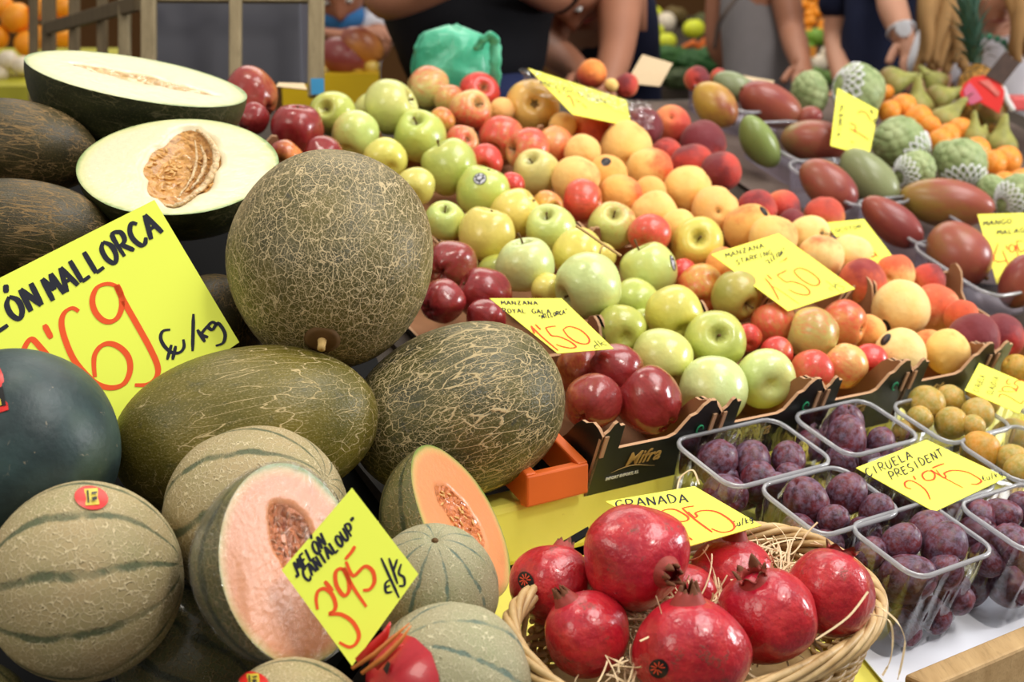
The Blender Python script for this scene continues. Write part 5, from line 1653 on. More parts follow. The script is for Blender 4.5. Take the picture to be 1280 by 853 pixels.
# ---------------------------------------------------------------- mango punnets, custard apples, pears, apricots
MPUN = punnet_meshes(.150, .150, .05, .128, .128, False, .03, MAT_TRAY)
m = MB(); m.prism([DP(1.56, 1.20, BOX_H), DP(2.5, 1.0, BOX_H), DP(2.5, 1.78, BOX_H), DP(1.56, 1.78, BOX_H)], ND * .002)
tag(m.build('liner_sheet', MAT_LINER), 'grey brown liner sheet under the mango punnets and custard apples', 'liner')
def mpun(px, py, label, h=-.010, mesh=MPUN, rz=0.0):
    D = hit(px, py, h); loc = P(px, py, D) - ND * .045
    punnet(0, 0, label, 'clear mango punnets', mesh, loc, QD @ Quaternion((0, 0, 1), rz))
mpun(925, 120, 'clear punnet farthest back with the yellow mango')
mpun(1000, 180, 'clear punnet with the slim green mango')
mpun(1060, 230, 'clear punnet with the red mango left of the foam nets')
mpun(1150, 280, 'clear punnet with the glinting dark mango and the largest mango')
mpun(1225, 335, 'clear punnet with the round red mango by the mango card')

P3 = []
def p3(kind, label, cx, cy, r, ax=(0, 1, 0), h=0.0, z=0.0, lon=1.0, foam=None):
    P3.append(dict(kind=kind, label=label, cx=cx, cy=cy, r=r, ax=ax, h=h, z=z, lon=lon, foam=foam, D=hit(cx, cy, h)))
p3('cheri', 'tall smooth green custard apple behind the upright price card', 1074, 116, 33, (.1, 1, .1), .02, foam=(-.9, .2, .3))
p3('cheri', 'knobbly green custard apple behind the large dark red mango', 1013, 117, 24, (-.3, .8, .4), 0)
p3('cheri', 'bright green custard apple in a white foam net, centre right', 1127, 179, 33, (-.8, .5, .1), .01, z=2, foam=(.7, -.6, .3))
p3('cheri', 'small knobbly custard apple below the bright green one', 1142, 215, 25, (.2, .5, .8), 0, z=1, foam=(-.8, -.3, .3))
p3('cheri', 'brownish green custard apple in a foam net above the largest mango', 1203, 207, 32, (-.2, .8, .4), .005, foam=(0, -.9, .3))
p3('cheri', 'custard apple at the right edge above the mango card', 1270, 246, 26, (.3, .7, .5), 0, foam=(-.8, -.4, .3))
p3('cheri', 'shaded custard apple behind the one at the right edge', 1240, 240, 20, (0, .8, .2), 0, z=-3)
p3('cheri', 'dim custard apple squeezed between two foam nets', 1182, 196, 17, (0, 1, 0), -.01, z=-4)
p3('pear', 'green brown pear lying at the back of the pear pile', 1124, 100, 19, (.95, .15, .1), .01)
p3('pear', 'green pear standing upright at the front left of the pear pile', 1147, 124, 19, (-.12, 1, .15), .01, z=2)
p3('pear', 'green pear behind the upright one, pointing up left', 1165, 100, 16, (-.7, .6, 0), .015)
p3('pear', 'green pear leaning right in the middle of the pear pile', 1181, 120, 18, (.85, .3, 0), .01)
p3('pear', 'large russet green pear pointing up right below the middle one', 1186, 144, 20, (.65, .75, .1), .01, z=1)
p3('pear', 'slim pale green pear with its long neck up, beside the red tag', 1218, 164, 14, (-.12, 1, .1), .01, lon=1.2, z=1)
p3('pear', 'brown bottomed pear with a straight green neck at the right', 1252, 172, 20, (.02, 1, .1), .005, z=2)
p3('pear', 'round end of a brown green pear under the red tag', 1237, 143, 17, (0, -.4, -.9), .01)
p3('pear', 'small pale pear tucked behind the slim one', 1228, 170, 12, (.3, .8, -.5), 0, z=-2)
AGp = 'apricots'
for i, (x, y, r, lb) in enumerate([
        (1112, 139, 14, 'pinkish apricot beside the foam net of the tall custard apple'), (1128, 134, 17, 'apricot left of the upright pear'),
        (1148, 149, 18, 'apricot below the upright pear'), (1163, 158, 13, 'orange pink apricot sliver above the bright green custard apple'),
        (1174, 176, 15, 'apricot against the right side of the bright green custard apple'), (1184, 170, 16, 'front apricot of the pair under the russet pear'),
        (1200, 164, 17, 'rear apricot of the pair under the russet pear'), (1219, 189, 18, 'apricot with a red flush above the brownish custard apple'),
        (1240, 205, 18, 'left apricot of the pair below the brown bottomed pear'), (1258, 201, 19, 'right apricot of the pair below the brown bottomed pear'),
        (1255, 231, 17, 'apricot above the custard apple at the right edge'), (1277, 228, 18, 'apricot cut by the right edge of the picture'), (1108, 116, 10, 'small apricot wrapped by foam behind the tall custard apple')]):
    p3('apricot', lb, x, y, r, (.3, .5, .6), .0)
for it in P3: it['D0'] = it['D']; it['pr'] = it['cy'] + it['z'] * 2
solve(P3, 160, .03)
def foam_net(parent, dirw, seed):
    """a sleeve of white foam strands around one side of the fruit"""
    R = parent.rotation_quaternion.to_matrix(); n = (R.transposed() @ dirw).normalized(); x = n.orthogonal().normalized(); y = n.cross(x)
    m = MB(); rows = [.35, .55, .75, .95, 1.15]; N = 17
    def sp(th_, a):
        d = n * math.cos(th_) + (x * math.cos(a) + y * math.sin(a)) * math.sin(th_)
        t = (d.z + 1) / 2; r = .84 + .26 * t - .05 * t * t
        return Vector((d.x * r, d.y * r, d.z * 1.12)) * 1.035
    for s in (1, -1):
        for k in range(N):
            a0 = 2 * math.pi * k / N
            m.tube([sp(th_, a0 + s * .5 * i * 2 * math.pi / N) for i, th_ in enumerate(rows)], .030, 6)
    o = obj('foam_net', m.mesh('foam_net', [MAT_FOAM], True), parent); return o
for ci, it in enumerate(P3):
    rnd = random.Random(ci + 900); D = it['D']; r = it['r'] / F * D; loc = P(it['cx'], it['cy'], D); q = frame(camdir(*it['ax']), camdir(.7, .3, .6))
    if it['kind'] == 'cheri':
        o = fruit_obj('custard_apple', ME_CHERI[ci % 2], MAT_CHERI, loc, q, (r, r, r), (1, 1, 1), 1, it['label'], 'custard apple', 'custard apples')
        if it['foam']: foam_net(o, camdir(*it['foam']), ci)
    elif it['kind'] == 'pear':
        o = fruit_obj('pear', ME_PEAR[ci % 3], MAT_PEAR, loc, q, (r, r, r * 1.12 * it['lon']), (1, 1, 1), 1, it['label'], 'pear', 'pears')
        child(o, 'stem', ME_PEARSTEM)
    else:
        o = fruit_obj('apricot', ME_RPLUM[ci % 3], MAT_APRICOT, loc, q, (r, r, r), (1, 1, 1), 1, it['label'], 'apricot', AGp)
# ---------------------------------------------------------------- handwritten price cards
GL = {  # strokes in a cell 0..1 wide, 0..1 high
 'A': [[(0, 0), (.45, 1), (.85, 0)], [(.15, .38), (.72, .38)]],
 'B': [[(.1, 0), (.1, 1), (.6, .9), (.6, .6), (.1, .52), (.75, .4), (.7, .05), (.1, 0)]],
 'C': [[(.8, .85), (.5, 1), (.15, .75), (.08, .4), (.3, .03), (.6, 0), (.85, .2)]],
 'D': [[(.1, 0), (.1, 1), (.55, .9), (.8, .5), (.55, .08), (.1, 0)]],
 'E': [[(.75, .95), (.1, 1), (.12, 0), (.78, .02)], [(.1, .52), (.6, .54)]],
 'G': [[(.8, .85), (.5, 1), (.12, .7), (.1, .3), (.4, 0), (.75, .1), (.78, .45), (.5, .45)]],
 'H': [[(.1, 0), (.1, 1)], [(.75, 0), (.75, 1)], [(.1, .5), (.75, .5)]],
 'I': [[(.4, 0), (.4, 1)]],
 'K': [[(.1, 0), (.1, 1)], [(.75, 1), (.12, .45), (.8, 0)]],
 'L': [[(.12, 1), (.12, 0), (.75, .03)]],
 'M': [[(.02, 0), (.12, 1), (.45, .35), (.78, 1), (.9, 0)]],
 'N': [[(.08, 0), (.1, 1), (.75, 0), (.78, 1)]],
 'O': [[(.45, 1), (.12, .75), (.1, .3), (.4, 0), (.75, .25), (.78, .7), (.45, 1)]],
 'P': [[(.1, 0), (.1, 1), (.65, .95), (.75, .65), (.5, .45), (.1, .45)]],
 'R': [[(.1, 0), (.1, 1), (.65, .95), (.7, .65), (.5, .5), (.1, .48)], [(.3, .48), (.85, 0)]],
 'S': [[(.75, .88), (.45, 1), (.15, .8), (.3, .55), (.65, .42), (.72, .15), (.4, 0), (.08, .12)]],
 'T': [[(.0, .98), (.85, 1)], [(.42, 1), (.42, 0)]],
 'U': [[(.1, 1), (.1, .3), (.35, 0), (.7, .2), (.75, 1)]],
 'Y': [[(.1, 1), (.42, .5), (.78, 1)], [(.42, .5), (.4, 0)]],
 'Z': [[(.08, .97), (.75, 1), (.1, 0), (.8, .03)], [(.2, .5), (.65, .5)]],
 'Ó': [[(.45, 1), (.12, .75), (.1, .3), (.4, 0), (.75, .25), (.78, .7), (.45, 1)], [(.4, 1.2), (.6, 1.5)]],
 '"': [[(.3, 1.05), (.25, .8)], [(.55, 1.05), (.5, .8)]],
 "'": [[(.4, 1.1), (.35, .75)]],
 '/': [[(.7, 1.15), (.1, -.1)]],
 '€': [[(.85, .85), (.55, 1), (.25, .7), (.22, .3), (.5, .02), (.85, .15)], [(.05, .6), (.6, .62)], [(.05, .4), (.55, .42)]],
 'k': [[(.1, 0), (.1, 1)], [(.6, .65), (.12, .3), (.65, 0)]],
 'g': [[(.65, .6), (.3, .65), (.12, .35), (.35, .08), (.65, .3), (.65, .65), (.62, -.15), (.35, -.35), (.1, -.2)]],
 'u': [[(.1, .65), (.12, .15), (.4, 0), (.65, .2), (.68, .65), (.72, 0)]],
 ' ': [],
}
class Card:
    def __init__(self, label, corners, mat=MAT_CARD, group='handwritten yellow price cards', bend=0.0):
        """corners: three (px,py,D) and a fourth (px,py) laid in the same plane"""
        a, b, c = [P(*q) for q in corners[:3]]
        self.o = a; self.n = (b - a).cross(c - a).normalized()
        if self.n.dot(EYE - a) < 0: self.n = -self.n
        pts = [a, b, c] + [self.at(x, y) for x, y in corners[3:]]
        ctr = sum(pts, Vector()) / len(pts); self.c = ctr
        m = MB(); m.prism(pts, -self.n * .0007)
        self.ob = m.build('price_card', mat, origin=ctr)
        tag(self.ob, label, 'price card', group)
        self.ink = {}
    def at(self, x, y, lift=0.0):
        d = P(x, y, 1) - EYE
        t = (self.o + self.n * lift - EYE).dot(self.n) / d.dot(self.n)
        return EYE + d * t
    part = 'title'
    def stroke(self, pts, w, mat=MAT_INK, smooth=True, taper=.35):
        if not smooth and len(pts) > 2:
            for a_, b_ in zip(pts, pts[1:]): self.stroke([a_, b_], w, mat, False, .15)
            return
        if smooth and len(pts) > 2: pts = catmull([tuple(p) for p in pts], 5)
        elif len(pts) == 2: pts = [(pts[0][0] + (pts[1][0] - pts[0][0]) * k / 5, pts[0][1] + (pts[1][1] - pts[0][1]) * k / 5) for k in range(6)]
        key = mat.name + self.part
        k = len(self.ink.setdefault(key, (mat, MB(), [], self.part))[2]); self.ink[key][2].append(1)
        m = self.ink[key][1]
        ws = [self.at(x, y, .0004 + .00002 * (k % 8)) for x, y in pts]
        D = (ws[0] - EYE).length; n_ = len(ws); vs = []; fs = []
        for i, p in enumerate(ws):
            t = (ws[min(i + 1, n_ - 1)] - ws[max(i - 1, 0)])
            t = t.normalized() if t.length > 1e-9 else Vector((1, 0, 0))
            s = self.n.cross(t).normalized()
            e = min(i, n_ - 1 - i) / max(1, n_ - 1) * 2
            ang = abs(s.dot(Vector((.8, 0, .6))))
            hw = w * .5 / F * D * (1 - taper + taper * min(1, e * 3)) * (.8 + .35 * ang)
            vs += [p - s * hw, p + s * hw]
        for i in range(n_ - 1): fs.append((2 * i, 2 * i + 1, 2 * i + 3, 2 * i + 2))
        m.add(vs, fs)
    def text(self, s, o, end, ey, w, mat=MAT_INK, gap=1.0):
        self.part = 'unit' if ('€' in s or s == 'kg') else 'title'
        n_ = len(s); ex = ((end[0] - o[0]) / n_, (end[1] - o[1]) / n_)
        rnd = random.Random(len(s) * 7 + ord(s[0]))
        for i, ch in enumerate(s):
            jy = rnd.uniform(-.06, .06)
            for st in GL.get(ch, []):
                pts = [(o[0] + ex[0] * (i + x * .92) + ey[0] * (y + jy), o[1] + ex[1] * (i + x * .92) + ey[1] * (y + jy)) for x, y in st]
                self.stroke(pts, w, mat, smooth=ch in 'CDGOPRSÓUgu€B')
    def raw(self, ox, oy, sc, strokes, w, mat):
        self.part = 'unit' if mat is MAT_INK else 'price'
        for st in strokes: self.stroke([(ox + x / sc, oy + y / sc) for x, y in st], w, mat)
    def done(self):
        for nm, (mat, m, _, part) in self.ink.items():
            m.v = [v - self.c for v in m.v]
            me = mesh_from(m.v, m.f, 'lettering', False, [mat])
            o = obj(part + '_lettering', me, self.ob)

# big melon card
c = Card('largest yellow price card, for the whole green melons, at the left edge above the watermelon', [(193, 250, 1.245), (299, 428, 1.21), (-20, 645, 1.17), (-126, 411)])
up = (-15.5, -26)
c.text('MELÓN', (-46, 441), (59, 379), (-14, -27), 6.2)
c.text('MALLORCA', (66, 376), (207, 289), up, 5.6)
sx = 3.71
c.raw(0, 330, sx, [[(85, 470), (105, 410), (128, 362), (150, 350), (185, 385), (240, 450), (290, 520), (330, 575)], [(205, 282), (238, 345)],
      [(365, 220), (335, 205), (300, 225), (285, 270), (298, 340), (340, 440), (400, 515), (455, 560), (520, 575), (575, 555), (602, 500), (598, 440), (565, 395), (515, 370), (470, 380), (440, 420), (435, 470), (440, 525)],
      [(545, 105), (500, 92), (450, 110), (428, 165), (440, 220), (475, 260), (515, 268), (548, 245), (565, 195), (560, 140), (540, 100), (575, 175), (640, 290), (700, 400), (732, 480), (722, 530), (680, 560), (625, 562)]], 6.4, MAT_INKR)
c.raw(0, 330, sx, [[(790, 305), (755, 312), (745, 345), (765, 385), (800, 412), (835, 410), (853, 385), (850, 350)], [(795, 375), (775, 445)], [(815, 380), (800, 445)], [(897, 232), (893, 405)],
      [(915, 305), (950, 362)], [(975, 275), (935, 325), (965, 340)], [(1010, 285), (985, 270), (965, 290), (985, 305), (1010, 275), (1042, 320), (1035, 365), (1000, 380)]], 4.0, MAT_INK)
c.done()
# cantaloupe card
c = Card('yellow price card for cantaloupe standing on its corner against the wrapped half', [(352, 713, .950), (440, 610, .968), (523, 718, .960), (440, 833)])
c.text('MELÓN', (373, 719), (410, 680), (-7, -15), 3.1)
c.text('"CANTALOUP"', (377, 735), (452, 657), (-8, -13), 3.1)
sx = 3.374
c.raw(340, 600, sx, [[(192, 548), (186, 505), (195, 470), (222, 460), (252, 482), (268, 525), (262, 552), (243, 566), (290, 568), (338, 598), (366, 650), (355, 690), (325, 706), (283, 686)], [(222, 428), (256, 470)],
      [(320, 398), (292, 375), (268, 392), (272, 445), (302, 488), (324, 470), (322, 420), (300, 372), (340, 450), (398, 536)], [(350, 280), (335, 305), (308, 336)], [(312, 345), (342, 405), (390, 366), (424, 385), (432, 430), (412, 462), (384, 466)]], 4.6, MAT_INKR)
c.raw(340, 600, sx, [[(498, 420), (478, 440), (482, 475), (508, 472)], [(474, 458), (498, 446)], [(460, 330), (536, 498)], [(493, 330), (530, 440)], [(528, 335), (512, 385)], [(545, 355), (535, 395), (556, 412), (558, 445), (535, 448)]], 3.0, MAT_INK)
c.done()
# royal gala card
c = Card('yellow price card between the red and green apples, behind the diagonal netted melon', [(612, 373, 1.40), (702, 373, 1.425), (767, 436, 1.375), (697, 442)], MAT_CARD2)
c.text('MANZANA', (627, 381), (674, 381), (-1.5, -4.8), 1.4)
c.text('ROYAL GALA', (629, 391), (690, 392.5), (-1.5, -5.4), 1.4)
c.text('"MILLORCA"', (674, 400), (711, 391), (-1, -5), 1.4)
sx = 6.737
c.raw(600, 360, sx, [[(430, 318), (520, 410), (660, 528)], [(430, 318), (460, 385)], [(466, 306), (512, 352)], [(550, 336), (595, 325), (640, 322)], [(552, 336), (600, 398), (660, 408), (740, 440), (800, 482), (805, 500), (760, 506), (690, 492), (640, 474)],
      [(700, 350), (750, 324), (840, 350), (905, 405), (922, 450), (890, 472), (820, 458), (745, 410), (700, 350)]], 2.6, MAT_INKO)
c.raw(600, 360, sx, [[(990, 476), (965, 486), (972, 508), (996, 510)], [(960, 492), (985, 490)], [(958, 440), (1012, 500)], [(985, 440), (1030, 490)], [(1058, 452), (1020, 466), (1080, 486)]], 1.1, MAT_INK)
c.done()
# starking card
c = Card('yellow price card lying on the red striped apples and peaches', [(889, 318, 1.62), (973, 292, 1.69), (1069, 361, 1.645), (985, 389)], MAT_CARD2)
c.text('MANZANA', (908, 323), (957, 309), (-2.2, -6), 1.4)
c.text('STARKING', (921, 331), (967, 318), (-1.8, -6), 1.4)
c.text('"LLEIDA"', (958, 331.5), (983, 315), (-1.5, -5.5), 1.4)
sx = 6.4
c.raw(880, 280, sx, [[(605, 310), (670, 265)], [(640, 300), (668, 272)]], .9, MAT_INKO)
c.raw(880, 280, sx, [[(488, 432), (545, 505), (600, 608)], [(505, 405), (545, 445)], [(585, 408), (620, 392), (662, 370)], [(585, 410), (655, 463), (705, 460), (800, 492), (845, 540), (825, 568), (745, 556), (680, 524)],
      [(722, 372), (770, 352), (850, 384), (918, 442), (918, 482), (870, 492), (790, 450), (735, 400), (722, 372)]], 2.2, MAT_INKO)
c.raw(880, 280, sx, [[(545, 500), (590, 520), (765, 640)]], 1.0, MAT_INKO)
c.raw(880, 280, sx, [[(1035, 505), (1005, 508), (1008, 525), (1035, 528)], [(972, 450), (1100, 550)], [(1040, 470), (1055, 515)], [(1090, 470), (1050, 490), (1110, 500), (1122, 520), (1100, 530)]], .9, MAT_INK)
c.done()
# pomegranate card
c = Card('yellow price card for pomegranates tucked behind the biggest pomegranate', [(757, 627, 1.185), (868, 608, 1.19), (952, 657, 1.115), (858, 684)], MAT_CARD2)
c.text('GRANADA', (771, 636), (863, 627), (-3.5, -10), 2.0)
sx = 5.818
c.raw(740, 600, sx, [[(470, 250), (530, 218), (600, 215), (668, 248), (700, 275), (690, 296), (640, 302), (560, 280), (500, 250)], [(655, 205), (745, 285), (875, 380)], [(742, 190), (700, 195), (656, 206)], [(700, 232), (745, 272), (765, 262), (752, 240), (810, 222), (905, 232), (1000, 288), (1036, 338), (1010, 370), (940, 380), (868, 354)], [(560, 330), (640, 380), (730, 436)]], 2.6, MAT_INKO)
c.text('€u/kg', (917, 660), (943, 651), (-2, -7), 1.2)
c.done()
# plum cards
LPD = lambda x, y, h: hit(x, y, h, LP(0, .7), NL)
c = Card('yellow price card lying on a punnet, for purple president plums', [(1070, 585, LPD(1070, 585, .004)), (1158, 550, LPD(1158, 550, .006)), (1258, 597, LPD(1258, 597, .004)), (1168, 640)], MAT_CARD2)
c.text('CIRUELA', (1085, 597), (1143, 572), (-5, -9.5), 1.9)
c.text('PRESIDENT', (1115, 600.5), (1182, 569), (-5, -9), 1.9)
c.raw(1060, 540, sx, [[(462, 415), (422, 402), (414, 370), (452, 354), (512, 380), (570, 430), (598, 492)], [(475, 320), (492, 347)], [(625, 290), (575, 284), (540, 312), (565, 350), (620, 346), (632, 312), (605, 278), (660, 312), (836, 406)], [(700, 230), (655, 245), (612, 264)], [(640, 275), (690, 332), (712, 325), (702, 300), (762, 280), (860, 290), (940, 330), (970, 358), (940, 380), (895, 380)]], 2.6, MAT_INKO)
c.text('€u/kg', (1229, 602), (1255, 594), (-2.5, -6), 1.1)
c.done()
c = Card('yellow price card turned sideways over the yellow plums at the right edge', [(1206, 488, LPD(1206, 488, .014)), (1224, 454, LPD(1224, 454, .022)), (1292, 483, LPD(1292, 483, .022)), (1274, 517)], MAT_CARD2)
c.text('CIRUELA', (1223, 491), (1232, 470), (-6.5, -2.5), .9)
c.text('CLAUDIA', (1240, 494), (1249, 472), (-6.5, -2.5), .9)
sx = 9.48
c.raw(1180, 440, sx, [[(655, 540), (660, 510), (700, 500), (770, 530), (860, 585), (915, 610), (945, 575)], [(640, 465), (690, 470)], [(830, 470), (720, 468), (690, 440), (720, 412), (790, 415), (830, 440), (860, 470), (860, 430)], [(770, 320), (745, 350), (750, 380), (790, 375)], [(800, 420), (870, 440), (870, 400), (835, 380), (860, 345), (930, 340), (990, 370)]], 1.4, MAT_INKO)
c.done()
# mango card
c = Card('yellow price card for mangoes at the right edge, behind a mango', [(1222, 268, 1.97), (1292, 266, 1.99), (1292, 352, 1.93), (1246, 355)], MAT_CARD2)
c.text('MANGO', (1229, 283), (1266, 279.5), (.2, -6.5), 1.5)
c.text('MALAGA', (1246, 294), (1289, 290), (.2, -6), 1.5)
sx = 7.75
c.raw(1180, 250, sx, [[(525, 420), (487, 585), (620, 590)], [(568, 488), (620, 622)], [(600, 440), (616, 480)], [(692, 462), (660, 430), (632, 455), (645, 500), (682, 494), (695, 445), (722, 575)], [(772, 400), (705, 405), (738, 500), (780, 486), (810, 520), (780, 560)]], 1.8, MAT_INKO)
c.done()
# peach card
c = Card('yellow price card for peaches between the pale peaches and the dark red mango', [(1028, 279, 1.86), (1080, 274, 1.90), (1120, 326, 1.83), (1088, 336)], MAT_CARD2)
c.text('MELOCOTON', (1028, 294), (1078, 285), (-1, -5), 1.3)
c.text('LLEIDA', (1038, 302), (1068, 297), (-1, -5), 1.3)
sx = 6.4
c.raw(960, 240, sx, [[(760, 445), (800, 438), (826, 420)], [(765, 445), (815, 520), (860, 506), (850, 480), (880, 520)]], 2.2, MAT_INKO)
c.done()
# wrapped card at the back
c = Card('yellow price card half under crumpled clear film at the back', [(660, 85, 1.995), (783, 125, 2.06), (789, 158, 2.0), (716, 143)], MAT_CARD2)
c.text('MELOCOTON', (676, 106), (760, 131), (-1, -6), 1.5)
sx = 6.4
c.raw(640, 70, sx, [[(370, 280), (385, 300)], [(440, 330), (465, 320), (500, 410)], [(510, 345), (530, 368), (545, 360)], [(560, 380), (600, 420)]], 2.6, MAT_INKO)
c.done()
# upright cherimoya card
c = Card('small upright yellow price card in front of the tall custard apple', [(1047, 110, 2.18), (1098, 138, 2.20), (1086, 196, 2.15), (1038, 182)], MAT_CARD2)
c.text('VALENCIA', (1051, 126), (1046, 172), (4.5, -1), 1.5)
sx = 7.11
c.raw(1020, 90, sx, [[(370, 370), (400, 350), (450, 370), (490, 440)], [(300, 455), (350, 480), (345, 540)], [(300, 505), (380, 545), (470, 605)], [(310, 620), (335, 628)]], 2.2, MAT_INKO)
c.text('kg', (1090, 136), (1097, 158), (-4, 2), 1.5)
c.done()

# crumpled clear film over the wrapped card
vs = []; fs = []; nx_, ny_ = 46, 20
for j in range(ny_ + 1):
    for i in range(nx_ + 1):
        s, t = i / nx_, j / ny_
        x = 650 + 165 * s + 6 * t; y = 84 + 48 * s + 26 * t + 10 * math.sin(3 * s) * t
        nz = mnoise.noise(Vector((s * 9, t * 5, 1))) * .012 + mnoise.noise(Vector((s * 25, t * 14, 3))) * .008
        vs.append(P(x + 30 * mnoise.noise(Vector((s * 4, t * 3, 8))) * .3, y + 6 * mnoise.noise(Vector((s * 6, t * 3, 4))), 1.985 + .07 * s + nz - .012))
for j in range(ny_):
    for i in range(nx_):
        a = j * (nx_ + 1) + i; fs.append((a, a + 1, a + nx_ + 2, a + nx_ + 1))
tag(obj('plastic_film', mesh_from(vs, fs, 'plastic_film', False, [MAT_WRINKLE])), 'crumpled clear plastic film over the price card at the back', 'plastic film')
# ---------------------------------------------------------------- odds and ends on the stall
# orange crate under the melons
m = MB(); A = P(728, 604, 1.30); 
d1 = (P(655, 540, 1.38) - A).normalized(); d1.z = max(d1.z, .15); d1.normalize()
def orange_crate():
    t = thing('orange_crate', UVZ(.70, 1.02, CAMZ - .47), 'orange painted wooden crate corner under the dark green melon', 'crate')
    TIv = Matrix.Translation(-t.location)
    a = P(690, 598, 1.295); b = P(726, 580, 1.285)
    # front board runs to the left, side board runs back
    left = -U; back = WD
    m = MB(); c = P(707, 592, 1.285)
    z0 = Z * .030
    p0 = P(731, 578, 1.272)
    m.box(p0 - U * .036 - Z * .014, U * .036, V * .006, Z * .015); o1 = m.build('front_board', MAT_ORANGE, t, bevel=.002); o1.matrix_parent_inverse = TIv
    m = MB(); m.box(p0 + WD * .05 - U * .006 - Z * .012, U * .006, WD * .05, ND * .015); o2 = m.build('side_board', MAT_ORANGE, t, bevel=.002); o2.matrix_parent_inverse = TIv
    m = MB(); m.box(p0 - U * .066 + WD * .05 - Z * .012, U * .006, WD * .05, ND * .015); o2 = m.build('side_board', MAT_ORANGE, t, bevel=.002); o2.matrix_parent_inverse = TIv
orange_crate()
# long twig among the apples
m = MB(); pts = catmull([tuple(P(x, y, D)) for x, y, D in ((721, 283, 1.49), (735, 292, 1.475), (752, 304, 1.465), (764, 312, 1.455), (776, 320, 1.45))], 4)
m.tube([Vector(p) for p in pts], .0016, 8)
m.tube([P(755, 306, 1.463), P(751, 311, 1.458), P(750, 317, 1.455)], .0010, 6)
tag(m.build('twig', MAT_STEM_P, smooth=True), 'long dry twig lying between the yellow and the bicolour apples', 'twig')
# little dark leaf/sheet behind the big pomegranate
m = MB(); m.prism([P(697, 682, 1.16), P(735, 660, 1.17), P(738, 668, 1.165), P(706, 687, 1.155)], Z * .0012)
tag(m.build('leaflet', MAT_BLACK), 'dark printed leaflet behind the big pomegranate on the yellow shelf', 'leaflet')
# green carrier bag
def bag():
    vs = []; fs = []; N, R = 48, 22
    c = P(566, 82, 2.12); k = 2.12 / F
    for j in range(R + 1):
        t = j / R
        for i in range(N):
            a = 2 * math.pi * i / N
            w = 50 * (1 - .30 * max(0, (t - .55) / .45) ** 2) * (.72 + .28 * math.sin(math.pi * min(1, .25 + t * .6)))
            if t > .9: w *= 1 - (t - .9) * 6.5
            x = w * math.cos(a); y = -44 + 92 * t; zz = w * .62 * math.sin(a)
            f = 1 + .16 * mnoise.noise(Vector((math.cos(a) * 2.2, math.sin(a) * 2.2, t * 3.0))) + .13 * abs(mnoise.noise(Vector((math.cos(a) * 5, math.sin(a) * 6, t * 5))))
            vs.append(c + Vector((1, 0, 0)) * (x * f * k) + Z * ((y + 6 * mnoise.noise(Vector((math.cos(a), math.sin(a), t * 4)))) * k) + Vector((0, 1, 0)) * (zz * f * k))
    for j in range(R):
        for i in range(N): fs.append((j * N + i, j * N + (i + 1) % N, (j + 1) * N + (i + 1) % N, (j + 1) * N + i))
    fs.append(tuple(reversed(range(N)))); fs.append(tuple(range(R * N, R * N + N)))
    o = obj('carrier_bag', mesh_from(vs, fs, 'carrier_bag', True, [MAT_BAG]))
    tag(o, 'green plastic carrier bag standing behind the bicolour apples', 'bag')
    m = MB()
    pts = catmull([tuple(P(x, y, D)) for x, y, D in ((596, 62, 2.06), (604, 50, 2.05), (614, 45, 2.05), (619, 58, 2.06), (619, 80, 2.06), (618, 104, 2.07), (610, 118, 2.08))], 5)
    rs = [.0085 + .003 * abs(math.sin(i * .9)) for i in range(len(pts))]
    m.tube([Vector(p) for p in pts], rs, 10, flat=.45)
    h_ = m.build('handle', MAT_BAG, o, smooth=True)
bag()

# pineapple, hang tag and red tray at the right
pc = P(1225, 128, 2.62)
def pine_def(v):
    a = math.atan2(v.y, v.x); k = 1 + .05 * math.cos(8 * a + v.z * 9) * math.cos(8 * a - v.z * 9)
    return Vector((v.x * k * .72, v.y * k * .72, v.z * 1.0))
g = G('pineapple rind'); pp_ = g.co(); e = g.vor(pp_, 5, 'DISTANCE_TO_EDGE')
g.bsdf(g.mix(g.mr(e, .02, .14), S(70, 54, 26), S(170, 122, 50)), .6, .3); MAT_PINE = g.m
g = G('pineapple leaf'); n_ = g.noise(g.co(), 25, 3); g.bsdf(g.mix(n_, S(32, 62, 48), S(78, 112, 92)), .45, .4); MAT_PLEAF = g.m
pa = obj('pineapple', with_mat(ball(pine_def, 64, 44, 'pineapple'), MAT_PINE)); pa.location = pc; pa.scale = (.062, .062, .075); pa.rotation_mode = 'QUATERNION'
pa.rotation_quaternion = frame(camdir(-.12, 1, 0)); tag(pa, 'pineapple with a spiky crown behind the red hang tag', 'pineapple')
m = MB(); rnd = random.Random(3)
for k in range(58):
    t = k / 57; a = k * 2.399; h0 = .95 + t * 1.15; L = .75 + .5 * t + (.9 if k == 56 else 0); tilt = 1.15 - .95 * t
    d = Vector((math.cos(a), math.sin(a), 0)); pts = []; vs = []; fs = []
    for i in range(7):
        s = i / 6; ang = tilt * (.45 + .75 * s)
        p = Vector((0, 0, h0)) + d * (.13 + L * s * math.sin(ang) * .9) + Z * (L * s * math.cos(ang))
        sd = Vector((-d.y, d.x, 0)); w = .12 * (1 - s ** 1.6) + .004
        vs += [p - sd * w + Z * .03 * (1 - s), p - d * .015, p + sd * w + Z * .03 * (1 - s)]
    for i in range(6):
        for j in (0, 1): fs.append((i * 3 + j, i * 3 + j + 1, i * 3 + j + 4, i * 3 + j + 3))
    m.add(vs, fs)
o = obj('crown_leaves', m.mesh('crown_leaves', [MAT_PLEAF], True), pa)
